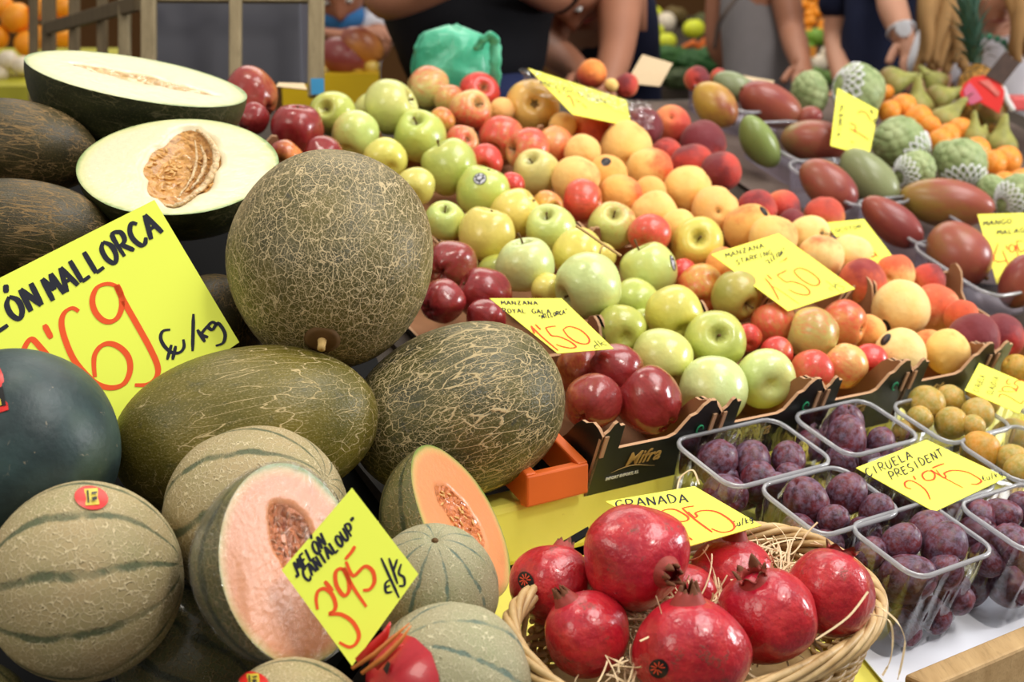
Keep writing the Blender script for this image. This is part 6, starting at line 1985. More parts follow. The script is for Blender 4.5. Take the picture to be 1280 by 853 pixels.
def tagcard():
    D = 2.50
    t = thing('hang_tag', P(1232, 115, D), 'red round hang tag with a dark printed top in front of the pineapple', 'tag')
    inv = Matrix.Translation(-t.location)
    pts = [P(1233 + 33 * math.cos(a), 122 - 29 * math.sin(a) - 4, D - .02 * math.sin(a)) for a in [math.pi * (.18 + 1.64 * k / 28) - math.pi * .5 + .6 for k in range(29)]]
    n = camdir(0, .2, 1)
    def add(nm, px, mat, dd=0.0):
        m = MB(); m.prism([P(x, y, D + dd) for x, y in px], -n * .0015); q = m.build(nm, mat, t); q.matrix_parent_inverse = inv; return q
    add('red_panel', [(1200, 116), (1204, 106), (1216, 96), (1230, 94), (1250, 104), (1256, 114), (1254, 128), (1249, 142), (1240, 136), (1225, 128), (1210, 132), (1204, 128)], MAT_STK_RED)
    add('pink_panel', [(1205, 112), (1212, 103), (1220, 112), (1228, 124), (1214, 131), (1207, 124)], plain('pink print', S(196, 92, 122), .4), -.002)
    add('printed_panel', [(1232, 94), (1257, 63), (1266, 74), (1276, 78), (1254, 106)], plain('dark photo print', S(62, 44, 36), .35, .5, .9, 60), -.003)
    q = add('print_mark', [(1224, 101), (1236, 100), (1250, 116), (1247, 121), (1238, 112)], plain('pale red print', S(214, 110, 100), .4, .5, .4, 70), -.0025)
tagcard()
m = MB(); m.box(P(1290, 128, 2.62), Vector((.075, 0, 0)), Vector((0, .10, 0)), Z * .012)
tag(m.build('red_tray', plain('red plastic', S(206, 84, 84), .4), bevel=.004), 'red plastic tray edge at the right behind the pears', 'tray')
m = MB(); m.tube([P(1253, 110, 2.54), P(1258, 124, 2.53), P(1266, 138, 2.52)], .006, 8)
tag(m.build('white_clip', MAT_WHITE, smooth=True), 'white glossy clip beside the red hang tag', 'clip')
# beige cardboard flaps at the back of the slope
def flap(label, px, D, mat=MAT_BEIGE, tilt=0.0):
    m = MB(); pts = [P(x, y, D + dd) for x, y, dd in px]; m.prism(pts, Vector((0, .002, -.001)))
    tag(m.build('cardboard_flap', mat), label, 'cardboard')
flap('plain beige cardboard flap standing at the back above the nectarines', [(782, 104, 0), (803, 68, .03), (841, 79, .03), (825, 108, 0)], 2.42)
flap('thin beige cardboard edge behind the dark red mango', [(905, 96, 0), (910, 91, .05), (968, 101, .05), (966, 106, 0)], 2.46)
flap('whitish cardboard strip behind the dark red apple at the back', [(345, 108, 0), (348, 103, .02), (380, 104, .02), (384, 112, 0)], 1.95)

# ---------------------------------------------------------------- wooden slatted crate at the back left
def slat(t, inv, name, pa, pb, w, d=.008, mat=MAT_CRATEWOOD, ax=None):
    m = MB(); a, b = P(*pa), P(*pb); L = b - a; x = (ax or Vector((1, 0, 0))); x = (x - L * x.dot(L) / L.dot(L)).normalized(); y = L.cross(x).normalized()
    m.box((a + b) / 2, x * (w / 2), y * d, L / 2); q = m.build(name, mat, t, bevel=.002); q.matrix_parent_inverse = inv
t = thing('slatted_crate', P(240, 150, 2.12), 'grey wooden slatted crate stack behind the cut melons', 'crate'); inv = Matrix.Translation(-t.location)
for x0, x1, w in ((186, 186, .022), (295, 294, .018), (396, 395, .024)):
    slat(t, inv, 'post', (x0, -60, 2.1), (x1, 122 if x0 > 350 else 150, 2.1), w)
slat(t, inv, 'rail', (186, -3, 2.115), (396, -2, 2.115), .014)
for x0, D, w in ((156, 2.22, .018), (128, 2.36, .016), (93, 2.52, .018), (61, 2.68, .026), (42, 2.84, .016)):
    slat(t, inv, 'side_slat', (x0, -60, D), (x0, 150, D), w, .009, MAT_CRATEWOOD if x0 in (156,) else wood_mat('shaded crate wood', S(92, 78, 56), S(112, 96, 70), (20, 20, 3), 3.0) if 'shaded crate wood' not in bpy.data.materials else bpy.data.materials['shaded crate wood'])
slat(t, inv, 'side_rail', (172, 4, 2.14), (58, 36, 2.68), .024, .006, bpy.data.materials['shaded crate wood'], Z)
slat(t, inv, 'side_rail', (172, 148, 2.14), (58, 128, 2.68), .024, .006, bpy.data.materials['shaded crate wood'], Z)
m = MB(); m.box(P(291, 40, 2.26), Vector((.122, 0, 0)), Vector((0, .05, 0)), Z * .085)
tag(m.build('grey_box', plain('grey plastic', S(84, 84, 92), .5, .35, .15, 6), bevel=.004), 'grey plastic box behind the slats of the wooden crate', 'box')
m = MB(); m.box(P(397, 108, 2.085), Vector((.010, 0, 0)), Vector((0, .001, 0)), Z * .012)
tag(m.build('blue_tape', plain('blue tape', S(70, 160, 214), .4)), 'bit of blue tape at the foot of the right crate post', 'tape')

# ---------------------------------------------------------------- other stalls behind
def blob(name, label, cat, x, y, D, r, mat, group, sc=(1, 1, 1), me=None, ax=(0, 1, .2), col=(1, 1, 1), a=.1):
    k = r / F * D
    return fruit_obj(name, me or ME_RPLUM[0], mat, P(x, y, D), frame(camdir(*ax)), (k * sc[0], k * sc[1], k * sc[2]), col, a, label, cat, group)
MAT_ORANGEF = plum_mat('orange peel', S(240, 142, 20), S(246, 160, 30), S(250, 180, 60), .3)
OG = 'oranges on the stall behind the crate'
for i, (x, y, r, lb) in enumerate([(20, 22, 19, 'orange at the top left corner of the picture'), (-4, 46, 15, 'yellow orange cut by the left edge above the garlic'), (34, 54, 16, 'orange left of the first crate slat'), (51, 10, 15, 'orange seen between the first two crate slats'),
                               (80, 8, 15, 'upper orange seen between the second and third slat'), (79, 44, 15, 'lower orange seen between the second and third slat'), (52, 46, 15, 'lower orange between the first two crate slats'), (2, 8, 15, 'reddish orange in the corner behind the big orange')]):
    blob('orange', lb, 'orange', x, y, 3.05, r, MAT_ORANGEF, OG)
MAT_GARLIC = plum_mat('garlic skin', S(222, 206, 180), S(236, 226, 206), S(206, 170, 140), .3)
for x, y, r, lb in ((10, 76, 13, 'garlic bulb at the left edge under the oranges'), (27, 82, 12, 'garlic bulb beside the first crate slat'), (0, 92, 11, 'garlic bulb low at the left edge')):
    blob('garlic', lb, 'garlic', x, y, 2.98, r, MAT_GARLIC, 'garlic bulbs')
def stand(label, pts, D0, D1, mat, name='produce_stand'):
    """sloping produce stand: front edge at D0, back edge at D1, with a body down to the floor"""
    (x0, y0), (x1, y1), (x2, y2), (x3, y3) = pts
    a, b, c, d = P(x0, y0, D0), P(x1, y1, D0), P(x2, y2, D1), P(x3, y3, D1)
    m = MB(); g0 = lambda v: Vector((v.x, v.y, .01))
    vs = [a, b, c, d] + [g0(v) for v in (a, b, c, d)]
    m.add(vs, [(0, 1, 2, 3), (7, 6, 5, 4), (0, 4, 5, 1), (1, 5, 6, 2), (2, 6, 7, 3), (3, 7, 4, 0)])
    tag(m.build(name, mat), label, 'stand')
stand('yellow edged stand that carries the oranges and garlic', [(-60, 108), (150, 108), (150, 60), (-60, 60)], 2.9, 3.3, plain('yellow green painted board', S(176, 170, 40), .5))
# yellow crate with mangoes behind the apples
stand('yellow crate with mangoes behind the green apples', [(352, 93), (474, 93), (474, 74), (352, 74)], 2.62, 2.95, plain('yellow plastic', S(214, 176, 18), .45), 'yellow_crate')
for x, y, r, lon, ax, col, a, lb in ((452, 58, 22, 1.35, (-.8, .5, .3), S(214, 140, 70), .45, 'orange green mango on top in the yellow crate'), (430, 72, 24, 1.3, (-.85, .4, .2), S(150, 60, 70), .95, 'purple mango in the yellow crate'),
                                    (442, 86, 11, 1.2, (1, 0, 0), S(206, 172, 70), .05, 'yellow fruit at the front of the yellow crate'), (464, 85, 10, 1.1, (0, 1, 0), S(214, 180, 80), .05, 'small yellow fruit at the right of the yellow crate'), (366, 62, 16, 1.2, (.4, .8, .2), S(190, 160, 60), .2, 'mango half hidden behind the crate post')):
    k = r / F * 2.68
    fruit_obj('mango', ME_MANGO[0], MAT_MANGO, P(x, y, 2.68), frame(camdir(*ax)), (k, k, k * lon), col, a, lb, 'mango', 'mangoes in the yellow crate')
# vegetable stall
stand('dark vegetable stand far behind the nectarines', [(780, 112), (930, 112), (930, 20), (780, 20)], 4.6, 5.8, MAT_DARKWOOD)
stand('dark stand with citrus and garlic far behind the custard apples', [(975, 112), (1075, 112), (1075, -10), (975, -10)], 4.6, 6.2, MAT_DARKWOOD)
def leafy(label, x, y, D, r, c1, c2, seed, cat='vegetable', name='leafy_bunch', group='bunches on the vegetable stand'):
    g_ = G('leaf %d' % seed); n = g_.noise(g_.co(), 4, 3); g_.bsdf(g_.mix(n, c1, c2), .6, .3)
    def f(v): return v * (.8 + .35 * abs(mnoise.noise(v * 2.6 + Vector((seed, 0, 0)))) + .25 * mnoise.noise(v * 6 + Vector((0, seed, 0))))
    o = obj(name, with_mat(ball(f, 40, 26, 'leafy%d' % seed), g_.m)); k = r / F * D
    o.location = P(x, y, D); o.scale = (k * 1.25, k, k * .85); tag(o, label, cat, group)
for i, (x, y, r, D, c1, c2, lb) in enumerate([(838, 76, 24, 4.75, S(34, 74, 34), S(74, 118, 54), 'dark green leafy bunch left of the carrots on the far stand'), (870, 80, 24, 4.7, S(30, 66, 34), S(60, 108, 50), 'dark green leafy bunch below the carrots on the far stand'),
        (895, 74, 20, 4.8, S(40, 80, 40), S(84, 124, 60), 'leafy bunch beside the grey top of the customer'), (812, 84, 18, 4.7, S(50, 84, 40), S(110, 140, 70), 'pale leafy bunch behind the beige cardboard flap'), (850, 100, 18, 4.62, S(40, 58, 34), S(90, 100, 60), 'dull green bunch low on the far stand'),
        (822, 52, 14, 5.1, S(70, 72, 36), S(120, 120, 60), 'olive green bunch at the middle left of the far stand'), (880, 28, 14, 5.4, S(62, 66, 40), S(104, 106, 60), 'brown green vegetable at the top of the far stand'), (842, 20, 14, 5.6, S(84, 66, 36), S(130, 110, 60), 'brownish bunch at the very top of the far stand')]):
    leafy(lb, x, y, D, r, c1, c2, i)
for i, (x, y, r, D, lb) in enumerate([(817, 18, 10, 5.5, 'yellow green pepper at the top left of the far stand'), (818, 40, 11, 5.2, 'yellow lime at the left of the far stand'), (833, 52, 11, 5.0, 'bright yellow lime in the middle of the far stand'), (867, 36, 12, 5.1, 'yellow green lime left of the carrots')]):
    blob('lime', lb, 'lime', x, y, D, r, plum_mat('lime skin', S(206, 216, 30), S(220, 224, 50), S(230, 230, 110), .2) if i == 0 else bpy.data.materials['lime skin'], 'limes on the far stand', (1.2, 1, 1))
for x, y, r, D, lb in ((832, 28, 13, 5.4, 'beige melon on the far stand'), (806, 60, 9, 4.9, 'beige onion at the left end of the far stand'), (905, 22, 8, 5.4, 'orange onion near the grey top customer')):
    blob('onion', lb, 'onion', x, y, D, r, MAT_GARLIC, 'onions on the far stand')
MAT_CARROT = plain('carrot skin', S(222, 112, 44), .5, .3, .12, 10)
CARR = lathe([(0, 1.0), (.14, .99), (.2, .8), (.17, .3), (.12, -.3), (.06, -.8), (0, -1.0)], 20, None, 'carrot')
for x, y, r, an, lb in ((857, 58, 14, 20, 'orange carrot lying left of the pile on the far stand'), (884, 50, 24, 35, 'long carrot on the pile on the far stand'), (892, 58, 24, 50, 'steep carrot beside the grey top customer'), (898, 46, 22, 25, 'topmost carrot on the far stand'), (880, 60, 18, 45, 'short carrot under the pile on the far stand')):
    k = r / F * 4.85
    fruit_obj('carrot', CARR, MAT_CARROT, P(x, y, 4.85), frame(camdir(math.cos(math.radians(an)), math.sin(math.radians(an)), .2)), (k * 1.5, k * 1.5, k), (1, 1, 1), 1, lb, 'carrot', 'carrots on the far stand')
rows = [('mandarin', 'mandarin', MAT_ORANGEF, [(985 + 13 * i + 5 * (j % 2), -4 + 11 * j) for j in range(5) for i in range(6)], 7, 5.4)]
wordx = ['first', 'second', 'third', 'fourth', 'fifth', 'sixth']; wordy = ['topmost', 'second', 'third', 'fourth', 'lowest']
for nm, ct, mt, pts, r, D in rows:
    for k, (x, y) in enumerate(pts):
        blob(nm, 'mandarin of the far heap, %s from the left in its %s row' % (wordx[k % 6], wordy[k // 6]), ct, x + (k * 37 % 5) - 2, y + (k * 23 % 5) - 2, D - .05 * (k // 6), r, mt, 'mandarins heaped on the far stand')
for i, (x, y, r, lb) in enumerate([(1003, 48, 11, 'green lime heap end left of the navy shirt customer'), (1020, 46, 11, 'green apple in the far heap under the mandarins'), (1036, 52, 10, 'dark green apple beside the navy shirt customer'), (1010, 60, 9, 'green apple below the far heap')]):
    blob('green_fruit', lb, 'fruit', x, y, 5.0, r, plum_mat('far green skin', S(104, 150, 40), S(130, 170, 60), S(170, 190, 90), .2) if i == 0 else bpy.data.materials['far green skin'], 'green fruit under the mandarins')
for x, y, r, lb in ((992, 76, 11, 'garlic at the left of the far garlic heap'), (1006, 72, 12, 'big garlic bulb in the far heap'), (1022, 80, 12, 'garlic at the front of the far heap'), (1034, 66, 9, 'garlic at the top right of the far heap'), (1042, 80, 10, 'greenish garlic by the navy shirt customer'), (1000, 86, 9, 'garlic low in the far heap')):
    blob('garlic', lb, 'garlic', x, y, 4.8, r, MAT_GARLIC, 'garlic on the far stand')
m = MB(); m.box(P(1013, 65, 4.7), Vector((.020, 0, 0)), Vector((0, .001, 0)), Z * .018)
tag(m.build('price_card', plain('orange card', S(240, 150, 40), .6)), 'small orange card stuck in the far garlic heap', 'price card')
for i, (x, y, r, lb) in enumerate([(1018, 95, 13, 'green leafy bunch below the far garlic'), (1000, 100, 12, 'leafy bunch behind the knobbly custard apple'), (1034, 98, 12, 'leafy bunch left of the tall custard apple')]):
    leafy(lb, x, y, 4.68, r, S(70, 104, 44), S(120, 150, 74), 40 + i)

# ---------------------------------------------------------------- the market hall
def quad(name, pts, mat):
    m = MB(); n = (pts[1] - pts[0]).cross(pts[2] - pts[0]).normalized(); m.prism(pts, -n * .05); return struct(name, m.mesh(name, [mat]))
MAT_FLOOR = plain('grey market floor', S(96, 92, 88), .7, .3, .15, 4)
MAT_WALL = plain('brown hall wall', S(98, 66, 34), .8, .2, .2, 2)
quad('floor', [Vector((-6, -3, 0)), Vector((6, -3, 0)), Vector((6, 8.5, 0)), Vector((-6, 8.5, 0))], MAT_FLOOR)
quad('wall_back', [Vector((-6, 8.4, 0)), Vector((6, 8.4, 0)), Vector((6, 8.4, 4)), Vector((-6, 8.4, 4))], MAT_WALL)

# ---------------------------------------------------------------- people
def skin_mesh(name, verts, edges, radii, mat, sub=2):
    me = bpy.data.meshes.new(name); me.from_pydata([tuple(v) for v in verts], edges, []); o = bpy.data.objects.new('tmp', me); COL.objects.link(o)
    md = o.modifiers.new('s', 'SKIN'); md.use_smooth_shade = True
    for i, r in enumerate(radii):
        sv = me.skin_vertices[0].data[i]; sv.radius = r if isinstance(r, tuple) else (r, r); sv.use_root = (i == 0)
    o.modifiers.new('d', 'SUBSURF').levels = sub
    bpy.context.view_layer.update()
    r = bpy.data.meshes.new_from_object(o.evaluated_get(bpy.context.evaluated_depsgraph_get()))
    bpy.data.objects.remove(o)
    r.polygons.foreach_set('use_smooth', [True] * len(r.polygons)); r.materials.clear(); r.materials.append(mat); r.name = name
    return r
def head_mesh(mat):
    def f(v):
        x, y, z = v
        w = .073 if z > -.2 else .073 * (1 - .38 * ((-z - .2) / .8) ** 1.4)
        d = .095
        p = Vector((x * w, y * d, z * .118))
        fr = max(0, -y)
        if fr > .3:
            nose = math.exp(-((x) / .16) ** 2) * math.exp(-((z + .12) / .20) ** 2) * .022 + math.exp(-(x / .2) ** 2) * math.exp(-((z + .22) / .10) ** 2) * .010
            eye = (math.exp(-((abs(x) - .38) / .16) ** 2) * math.exp(-((z - .08) / .10) ** 2)) * .010
            lip = math.exp(-(x / .28) ** 2) * (math.exp(-((z + .48) / .05) ** 2) + math.exp(-((z + .60) / .05) ** 2)) * .006
            chin = math.exp(-(x / .3) ** 2) * math.exp(-((z + .85) / .15) ** 2) * .012
            p.y -= nose - eye + lip + chin
        return p
    return ball(f, 48, 36, 'head')
HEAD = head_mesh(MAT_SKIN)
def hand(verts, edges, radii, wrist_i, wrist, d, palm_n, curl=.5, sc=1.0):
    """five fingers of unequal length and a thumb growing from a palm at the wrist"""
    d = d.normalized(); n = (palm_n - d * palm_n.dot(d)).normalized(); s = d.cross(n)
    pb = len(verts); verts.append(wrist + d * .045 * sc); radii.append((.030 * sc, .016 * sc)); edges.append((wrist_i, pb))
    for k, (off, L) in enumerate(((-.028, .062), (-.010, .075), (.010, .080), (.027, .070))):
        prev = pb; p = wrist + d * .080 * sc + s * off * sc
        verts.append(p); radii.append(.0105 * sc); edges.append((prev, len(verts) - 1)); prev = len(verts) - 1
        dd = d.copy()
        for j in range(3):
            dd = (dd + n * curl * .8).normalized(); p = p + dd * L * sc / 3
            verts.append(p); radii.append((.0095 - .001 * j) * sc); edges.append((prev, len(verts) - 1)); prev = len(verts) - 1
    p = wrist + d * .025 * sc - s * .030 * sc; prev = pb
    for j in range(3):
        verts.append(p); radii.append((.012 - .001 * j) * sc); edges.append((prev, len(verts) - 1)); prev = len(verts) - 1
        p = p + (d * .8 - s * .5 + n * .3).normalized() * .028 * sc
def person(label, J, skin, shirt, trousers, group=None, sleeve=.35, hair=None, face=Vector((0, -1, 0)), torso=((.15, .10), (.13, .095), (.17, .11)), look=0.0, hair_len=0, slim=1.0, mask=False, curlL=.5, curlR=.5, sleeveless=False):
    """J: joints in world space: hip, waist, chest, neck, head, and sh/el/wr per side (L,R), kn/an per side"""
    base = Vector((J['hip'].x, J['hip'].y, 0))
    t = thing('person', base, label, 'person', group)
    inv = Matrix.Translation(-base)
    def add(nm, me, parent=t):
        o = obj(nm, me, t); o.matrix_parent_inverse = inv; return o
    vs = [J['hip'], J['waist'], J['chest'], J['neck'], J['neck'] + (J['head'] - J['neck']) * .45]
    rd = [tuple(x * slim * .46 for x in torso[0]), tuple(x * slim * .66 for x in torso[1]), tuple(x * slim * .76 for x in torso[2]), (.058, .058), (.05, .05)]
    ed = [(0, 1), (1, 2), (2, 3), (3, 4)]
    for sd in 'LR':
        s, e, w = J['sh' + sd], J['el' + sd], J['wr' + sd]
        i = len(vs); vs += [s, (s + e) / 2, e, (e + w) / 2, w]; rd += [.056, .047, .040, .038, .027]
        ed += [(2, i), (i, i + 1), (i + 1, i + 2), (i + 2, i + 3), (i + 3, i + 4)]
        hand(vs, ed, rd, i + 4, w, (w - e), J.get('palm' + sd, Vector((0, 0, -1))), curlL if sd == 'L' else curlR)
        k, a = J['kn' + sd], J['an' + sd]; hp = J['hip'] + (k - J['hip']) * .12 + Vector((.09 if (k - J['hip']).x > 0 else -.09, 0, -.02))
        i = len(vs); vs += [hp, k, a, a + Vector((0, -.16, -.045))]; rd += [.055, .050, .042, (.04, .03)]
        ed += [(0, i), (i, i + 1), (i + 1, i + 2), (i + 2, i + 3)]
    body = add('body', skin_mesh('body', vs, ed, rd, skin))
    # head
    hd = add('head', with_mat(HEAD, skin)); hd.location = J['head']
    hq = frame((J['head'] - J['neck']).normalized() if not J.get('headup') else J['headup'], face.cross(Z) * -1 if abs(face.z) < .9 else Vector((1, 0, 0)))
    up = J.get('headup') or (J['head'] - J['neck']).normalized(); f = (face - up * face.dot(up)).normalized(); xx = (-f).cross(up)
    hd.rotation_mode = 'QUATERNION'; hd.rotation_quaternion = Matrix((xx, -f, up)).transposed().to_quaternion()
    for sx_ in (-1, 1):
        m = MB(); m.tube([Vector((sx_ * .070, .012, .030)), Vector((sx_ * .082, .020, .028)), Vector((sx_ * .084, .022, .0)), Vector((sx_ * .078, .014, -.022)), Vector((sx_ * .070, .008, -.026))], .007, 8)
        obj('ear', m.mesh('ear', [skin], True), hd)
        m = MB(); me = ball(None, 16, 10, 'eye'); me.transform(Matrix.Translation((sx_ * .029, -.079, .010)) @ Matrix.Diagonal((.012, .008, .007, 1)))
        obj('eye', with_mat(me, MAT_INK if False else MAT_WHITE), hd)
        me = ball(None, 12, 8, 'iris'); me.transform(Matrix.Translation((sx_ * .029, -.0855, .010)) @ Matrix.Diagonal((.005, .003, .005, 1)))
        obj('iris', with_mat(me, MAT_HAIR_D), hd)
    m = MB(); m.tube([Vector((-.026, -.086, -.062)), Vector((0, -.092, -.063)), Vector((.026, -.086, -.062))], [.002, .005, .002], 8, flat=.6)
    obj('lips', m.mesh('lips', [plain('lips', S(150, 70, 66), .5) if 'lips' not in bpy.data.materials else bpy.data.materials['lips']], True), hd)
    if hair is not None:
        L = hair_len
        def hf(v):
            x, y, z = v
            p = Vector((x * .084, y * .106 + .012, z * .118 + .012))
            if z < .15:
                q = (.15 - z)
                if y < -.15: p.y = max(p.y, -.02)
                p.z = .03 - q * (.085 + L); p.x *= 1 + .35 * q * (1 if L else 0)
                if y < 0 and abs(x) < .6: p.x = math.copysign(max(abs(p.x), .066 + .02 * q), x if x else 1)
            return p * (1 + .05 * mnoise.noise(v * 5))
        obj('hair', with_mat(ball(hf, 48, 30, 'hair'), hair), hd)
    if mask:
        def mf(v): return Vector((v.x * .062, -.050 + v.y * .056, -.060 + v.z * .048))
        obj('face_mask', with_mat(ball(mf, 28, 18, 'mask'), MAT_MASK), hd)
    # clothes
    vs = [J['hip'] + (J['waist'] - J['hip']) * .1, J['waist'], J['chest'], J['chest'] + (J['neck'] - J['chest']) * .72]
    rd = [tuple(x * slim for x in torso[0]), tuple(x * slim for x in torso[1]), tuple(x * slim for x in torso[2]), (.075, .07)]; ed = [(0, 1), (1, 2), (2, 3)]
    if not sleeveless:
        for sd in 'LR':
            s, e = J['sh' + sd], J['el' + sd]; i = len(vs); vs += [s, s + (e - s) * sleeve, s + (e - s) * sleeve * 2]; rd += [.072, .066, .066]; ed += [(2, i), (i, i + 1), (i + 1, i + 2)]
    add('shirt', skin_mesh('shirt', vs, ed, rd, shirt))
    vs = [J['hip'] + Vector((0, 0, .09)), J['hip'] - Vector((0, 0, .03))]; rd = [tuple(x * slim * 1.02 for x in torso[0]), (.19 * slim, .15 * slim)]; ed = [(0, 1)]
    for sd in 'LR':
        k, a = J['kn' + sd], J['an' + sd]; hp = J['hip'] + (k - J['hip']) * .15 + Vector((.09 if (k - J['hip']).x > 0 else -.09, 0, -.03)); i = len(vs)
        vs += [hp, k, a + Vector((0, 0, .03))]; rd += [.13, .080, .062]; ed += [(1, i), (i, i + 1), (i + 1, i + 2)]
    add('trousers', skin_mesh('trousers', vs, ed, rd, trousers))
    for sd in 'LR':
        a = J['an' + sd]
        me = ball(lambda v: Vector((v.x * .045, v.y * .125, max(v.z, -.6) * .05)), 28, 16, 'shoe'); me.transform(Matrix.Translation(a + Vector((0, -.06, -.045)))); 
        o = add('shoe', with_mat(me, MAT_BLACKC))
    return t, hd
def legs(J, hip, dx=.10, dy=0.0):
    J['hip'] = hip
    for sd, s in (('L', -1), ('R', 1)):
        J['kn' + sd] = Vector((hip.x + s * dx, hip.y - .03 + dy, hip.z * .52)); J['an' + sd] = Vector((hip.x + s * dx * 1.05, hip.y + .02, .085))
# the vendor in black in the middle: arms folded high
D = 2.72; J = {}
legs(J, P(604, 138, D)); J['waist'] = P(592, 60, D); J['chest'] = P(566, -60, D); J['neck'] = P(560, -165, D); J['head'] = P(558, -235, D - .02)
J['shL'] = P(470, -120, D); J['elL'] = P(474, 6, D - .20); J['wrL'] = P(590, -34, D - .26)
J['shR'] = P(668, -120, D); J['elR'] = P(700, 0, D - .05); J['wrR'] = P(610, -50, D - .27)
person('person in a black shirt and blue trousers standing behind the green carrier bag, forearm folded', J, MAT_SKIN, MAT_BLACKC, MAT_DENIM, torso=((.17, .12), (.165, .12), (.17, .12)), hair=MAT_HAIR_D, sleeve=.3)
# customer bending down with bare arms
D = 3.0; J = {}
legs(J, P(772, 205, D + .75), .11); J['waist'] = P(768, 85, D + .52); J['chest'] = P(758, 6, D + .20); J['neck'] = P(738, -26, D - .08); J['head'] = P(712, -34, D - .14)
J['shL'] = P(700, -10, D + .02); J['elL'] = P(676, 66, D - .02); J['wrL'] = P(728, 92, D - .22)
J['shR'] = P(775, 0, D - .12); J['elR'] = P(772, 62, D - .20); J['wrR'] = P(757, 112, D - .26); J['palmL'] = Vector((0, 0, -1)); J['palmR'] = Vector((-1, 0, 0))
J['elL'] = P(684, 58, D)
person('person in a navy sleeveless top bending down to the fruit with bare arms', J, MAT_SKIN, MAT_NAVY, MAT_NAVY, hair=MAT_HAIR_D, sleeveless=True, face=Vector((-.4, -.6, -.7)), hair_len=.06, torso=((.14, .11), (.13, .10), (.135, .105)))
# customer in grey
D = 4.0; J = {}
legs(J, P(955, 175, D), .08); J['waist'] = P(955, 95, D); J['chest'] = P(942, 5, D); J['neck'] = P(935, -75, D); J['head'] = P(930, -125, D)
J['shL'] = P(905, -45, D + .05); J['elL'] = P(895, 60, D + .1); J['wrL'] = P(935, 100, D + .12)
J['shR'] = P(975, -42, D - .10); J['elR'] = P(990, 40, D - .12); J['wrR'] = P(1002, 82, D - .30)
g_t, _ = person('person in a grey sleeveless top with a thin shoulder strap, seen from behind', J, MAT_SKIN, MAT_GREYC, MAT_GREYC, hair=MAT_HAIR_D, face=Vector((.3, 1, 0)), sleeveless=True, torso=((.145, .11), (.12, .10), (.12, .105)))
m = MB(); pts = catmull([tuple(P(x, y, D_)) for x, y, D_ in ((945, -50, 3.87), (925, -10, 3.855), (908, 14, 3.86), (898, 32, 3.90), (893, 60, 3.95))], 5)
m.tube([Vector(p) for p in pts], .010, 8, flat=.4); o = m.build('shoulder_strap', MAT_DARKWOOD if False else cloth('taupe strap', S(92, 80, 74)), g_t, smooth=True); o.matrix_parent_inverse = Matrix.Translation(-g_t.location)
# customer in navy with a watch
D = 3.7; J = {}
legs(J, P(1092, 185, D), .08); J['waist'] = P(1092, 95, D); J['chest'] = P(1092, 0, D); J['neck'] = P(1092, -85, D); J['head'] = P(1092, -140, D)
J['shL'] = P(1052, -45, D); J['elL'] = P(1046, 50, D + .05); J['wrL'] = P(1056, 108, D - .1)
J['shR'] = P(1128, -60, D - .02); J['elR'] = P(1112, 0, D - .24); J['wrR'] = P(1130, 48, D - .30)
n_t, _ = person('person in a navy t-shirt wearing a silver wristwatch', J, MAT_SKIN_L, MAT_NAVY, MAT_NAVY, hair=MAT_HAIR_D, torso=((.125, .11), (.115, .11), (.125, .11)), sleeve=.38, curlR=.6)
wt = n_t
m = MB(); wc = P(1126, 38, D - .325); ax_ = (J['wrR'] - J['elR']).normalized()
m.tube([wc + camdir(0, 0, 1) * .012 - camdir(0, 0, 1) * .0, wc + camdir(.1, 0, 1) * .022], [.021, .021], 24); o = m.build('wristwatch', plain('silver watch', S(206, 206, 210), .25, .6, .05), n_t, smooth=False); o.matrix_parent_inverse = Matrix.Translation(-n_t.location)
m = MB(); pts = []
cw = J['elR'] + (J['wrR'] - J['elR']) * .80; e1 = ax_.orthogonal().normalized(); e2 = ax_.cross(e1)
m.tube([cw + e1 * .034 * math.cos(a) + e2 * .034 * math.sin(a) for a in [2 * math.pi * k / 24 for k in range(25)]], .004, 8, cap=False)
o = m.build('watch_strap', bpy.data.materials['silver watch'], n_t, smooth=True); o.matrix_parent_inverse = Matrix.Translation(-n_t.location)
# blonde woman in white
D = 3.15; J = {}
legs(J, P(1240, 215, D + .15), .10); J['waist'] = P(1236, 150, D + .1); J['chest'] = P(1232, 75, D); J['neck'] = P(1232, 30, D - .04); J['head'] = P(1236, -20, D - .08)
J['shL'] = P(1172, 56, D); J['elL'] = P(1160, 130, D - .05); J['wrL'] = P(1180, 165, D - .2)
J['shR'] = P(1305, 52, D); J['elR'] = P(1320, 130, D - .05); J['wrR'] = P(1290, 165, D - .2)
w_t, hd = person('person with long blonde hair in a white blouse leaning over the pears', J, MAT_SKIN_L, MAT_WHITEC, MAT_DENIM, hair=MAT_HAIR_B, hair_len=.22, face=Vector((.05, -1, -.3)), sleeve=.30)
m = MB()
pts = [P(1232 + 30 * math.sin(a), 40 + 34 * (1 - math.cos(a)) * .6 + 6, 3.02 - .02 * math.cos(a)) for a in [-1.2 + 2.4 * k / 14 for k in range(15)]]
for i, p in enumerate(pts):
    if i % 2 == 0:
        me = ball(None, 12, 8); me.transform(Matrix.Translation(p) @ Matrix.Diagonal((.008, .008, .008, 1))); m.add([v.co.copy() for v in me.vertices], [tuple(q.vertices) for q in me.polygons])
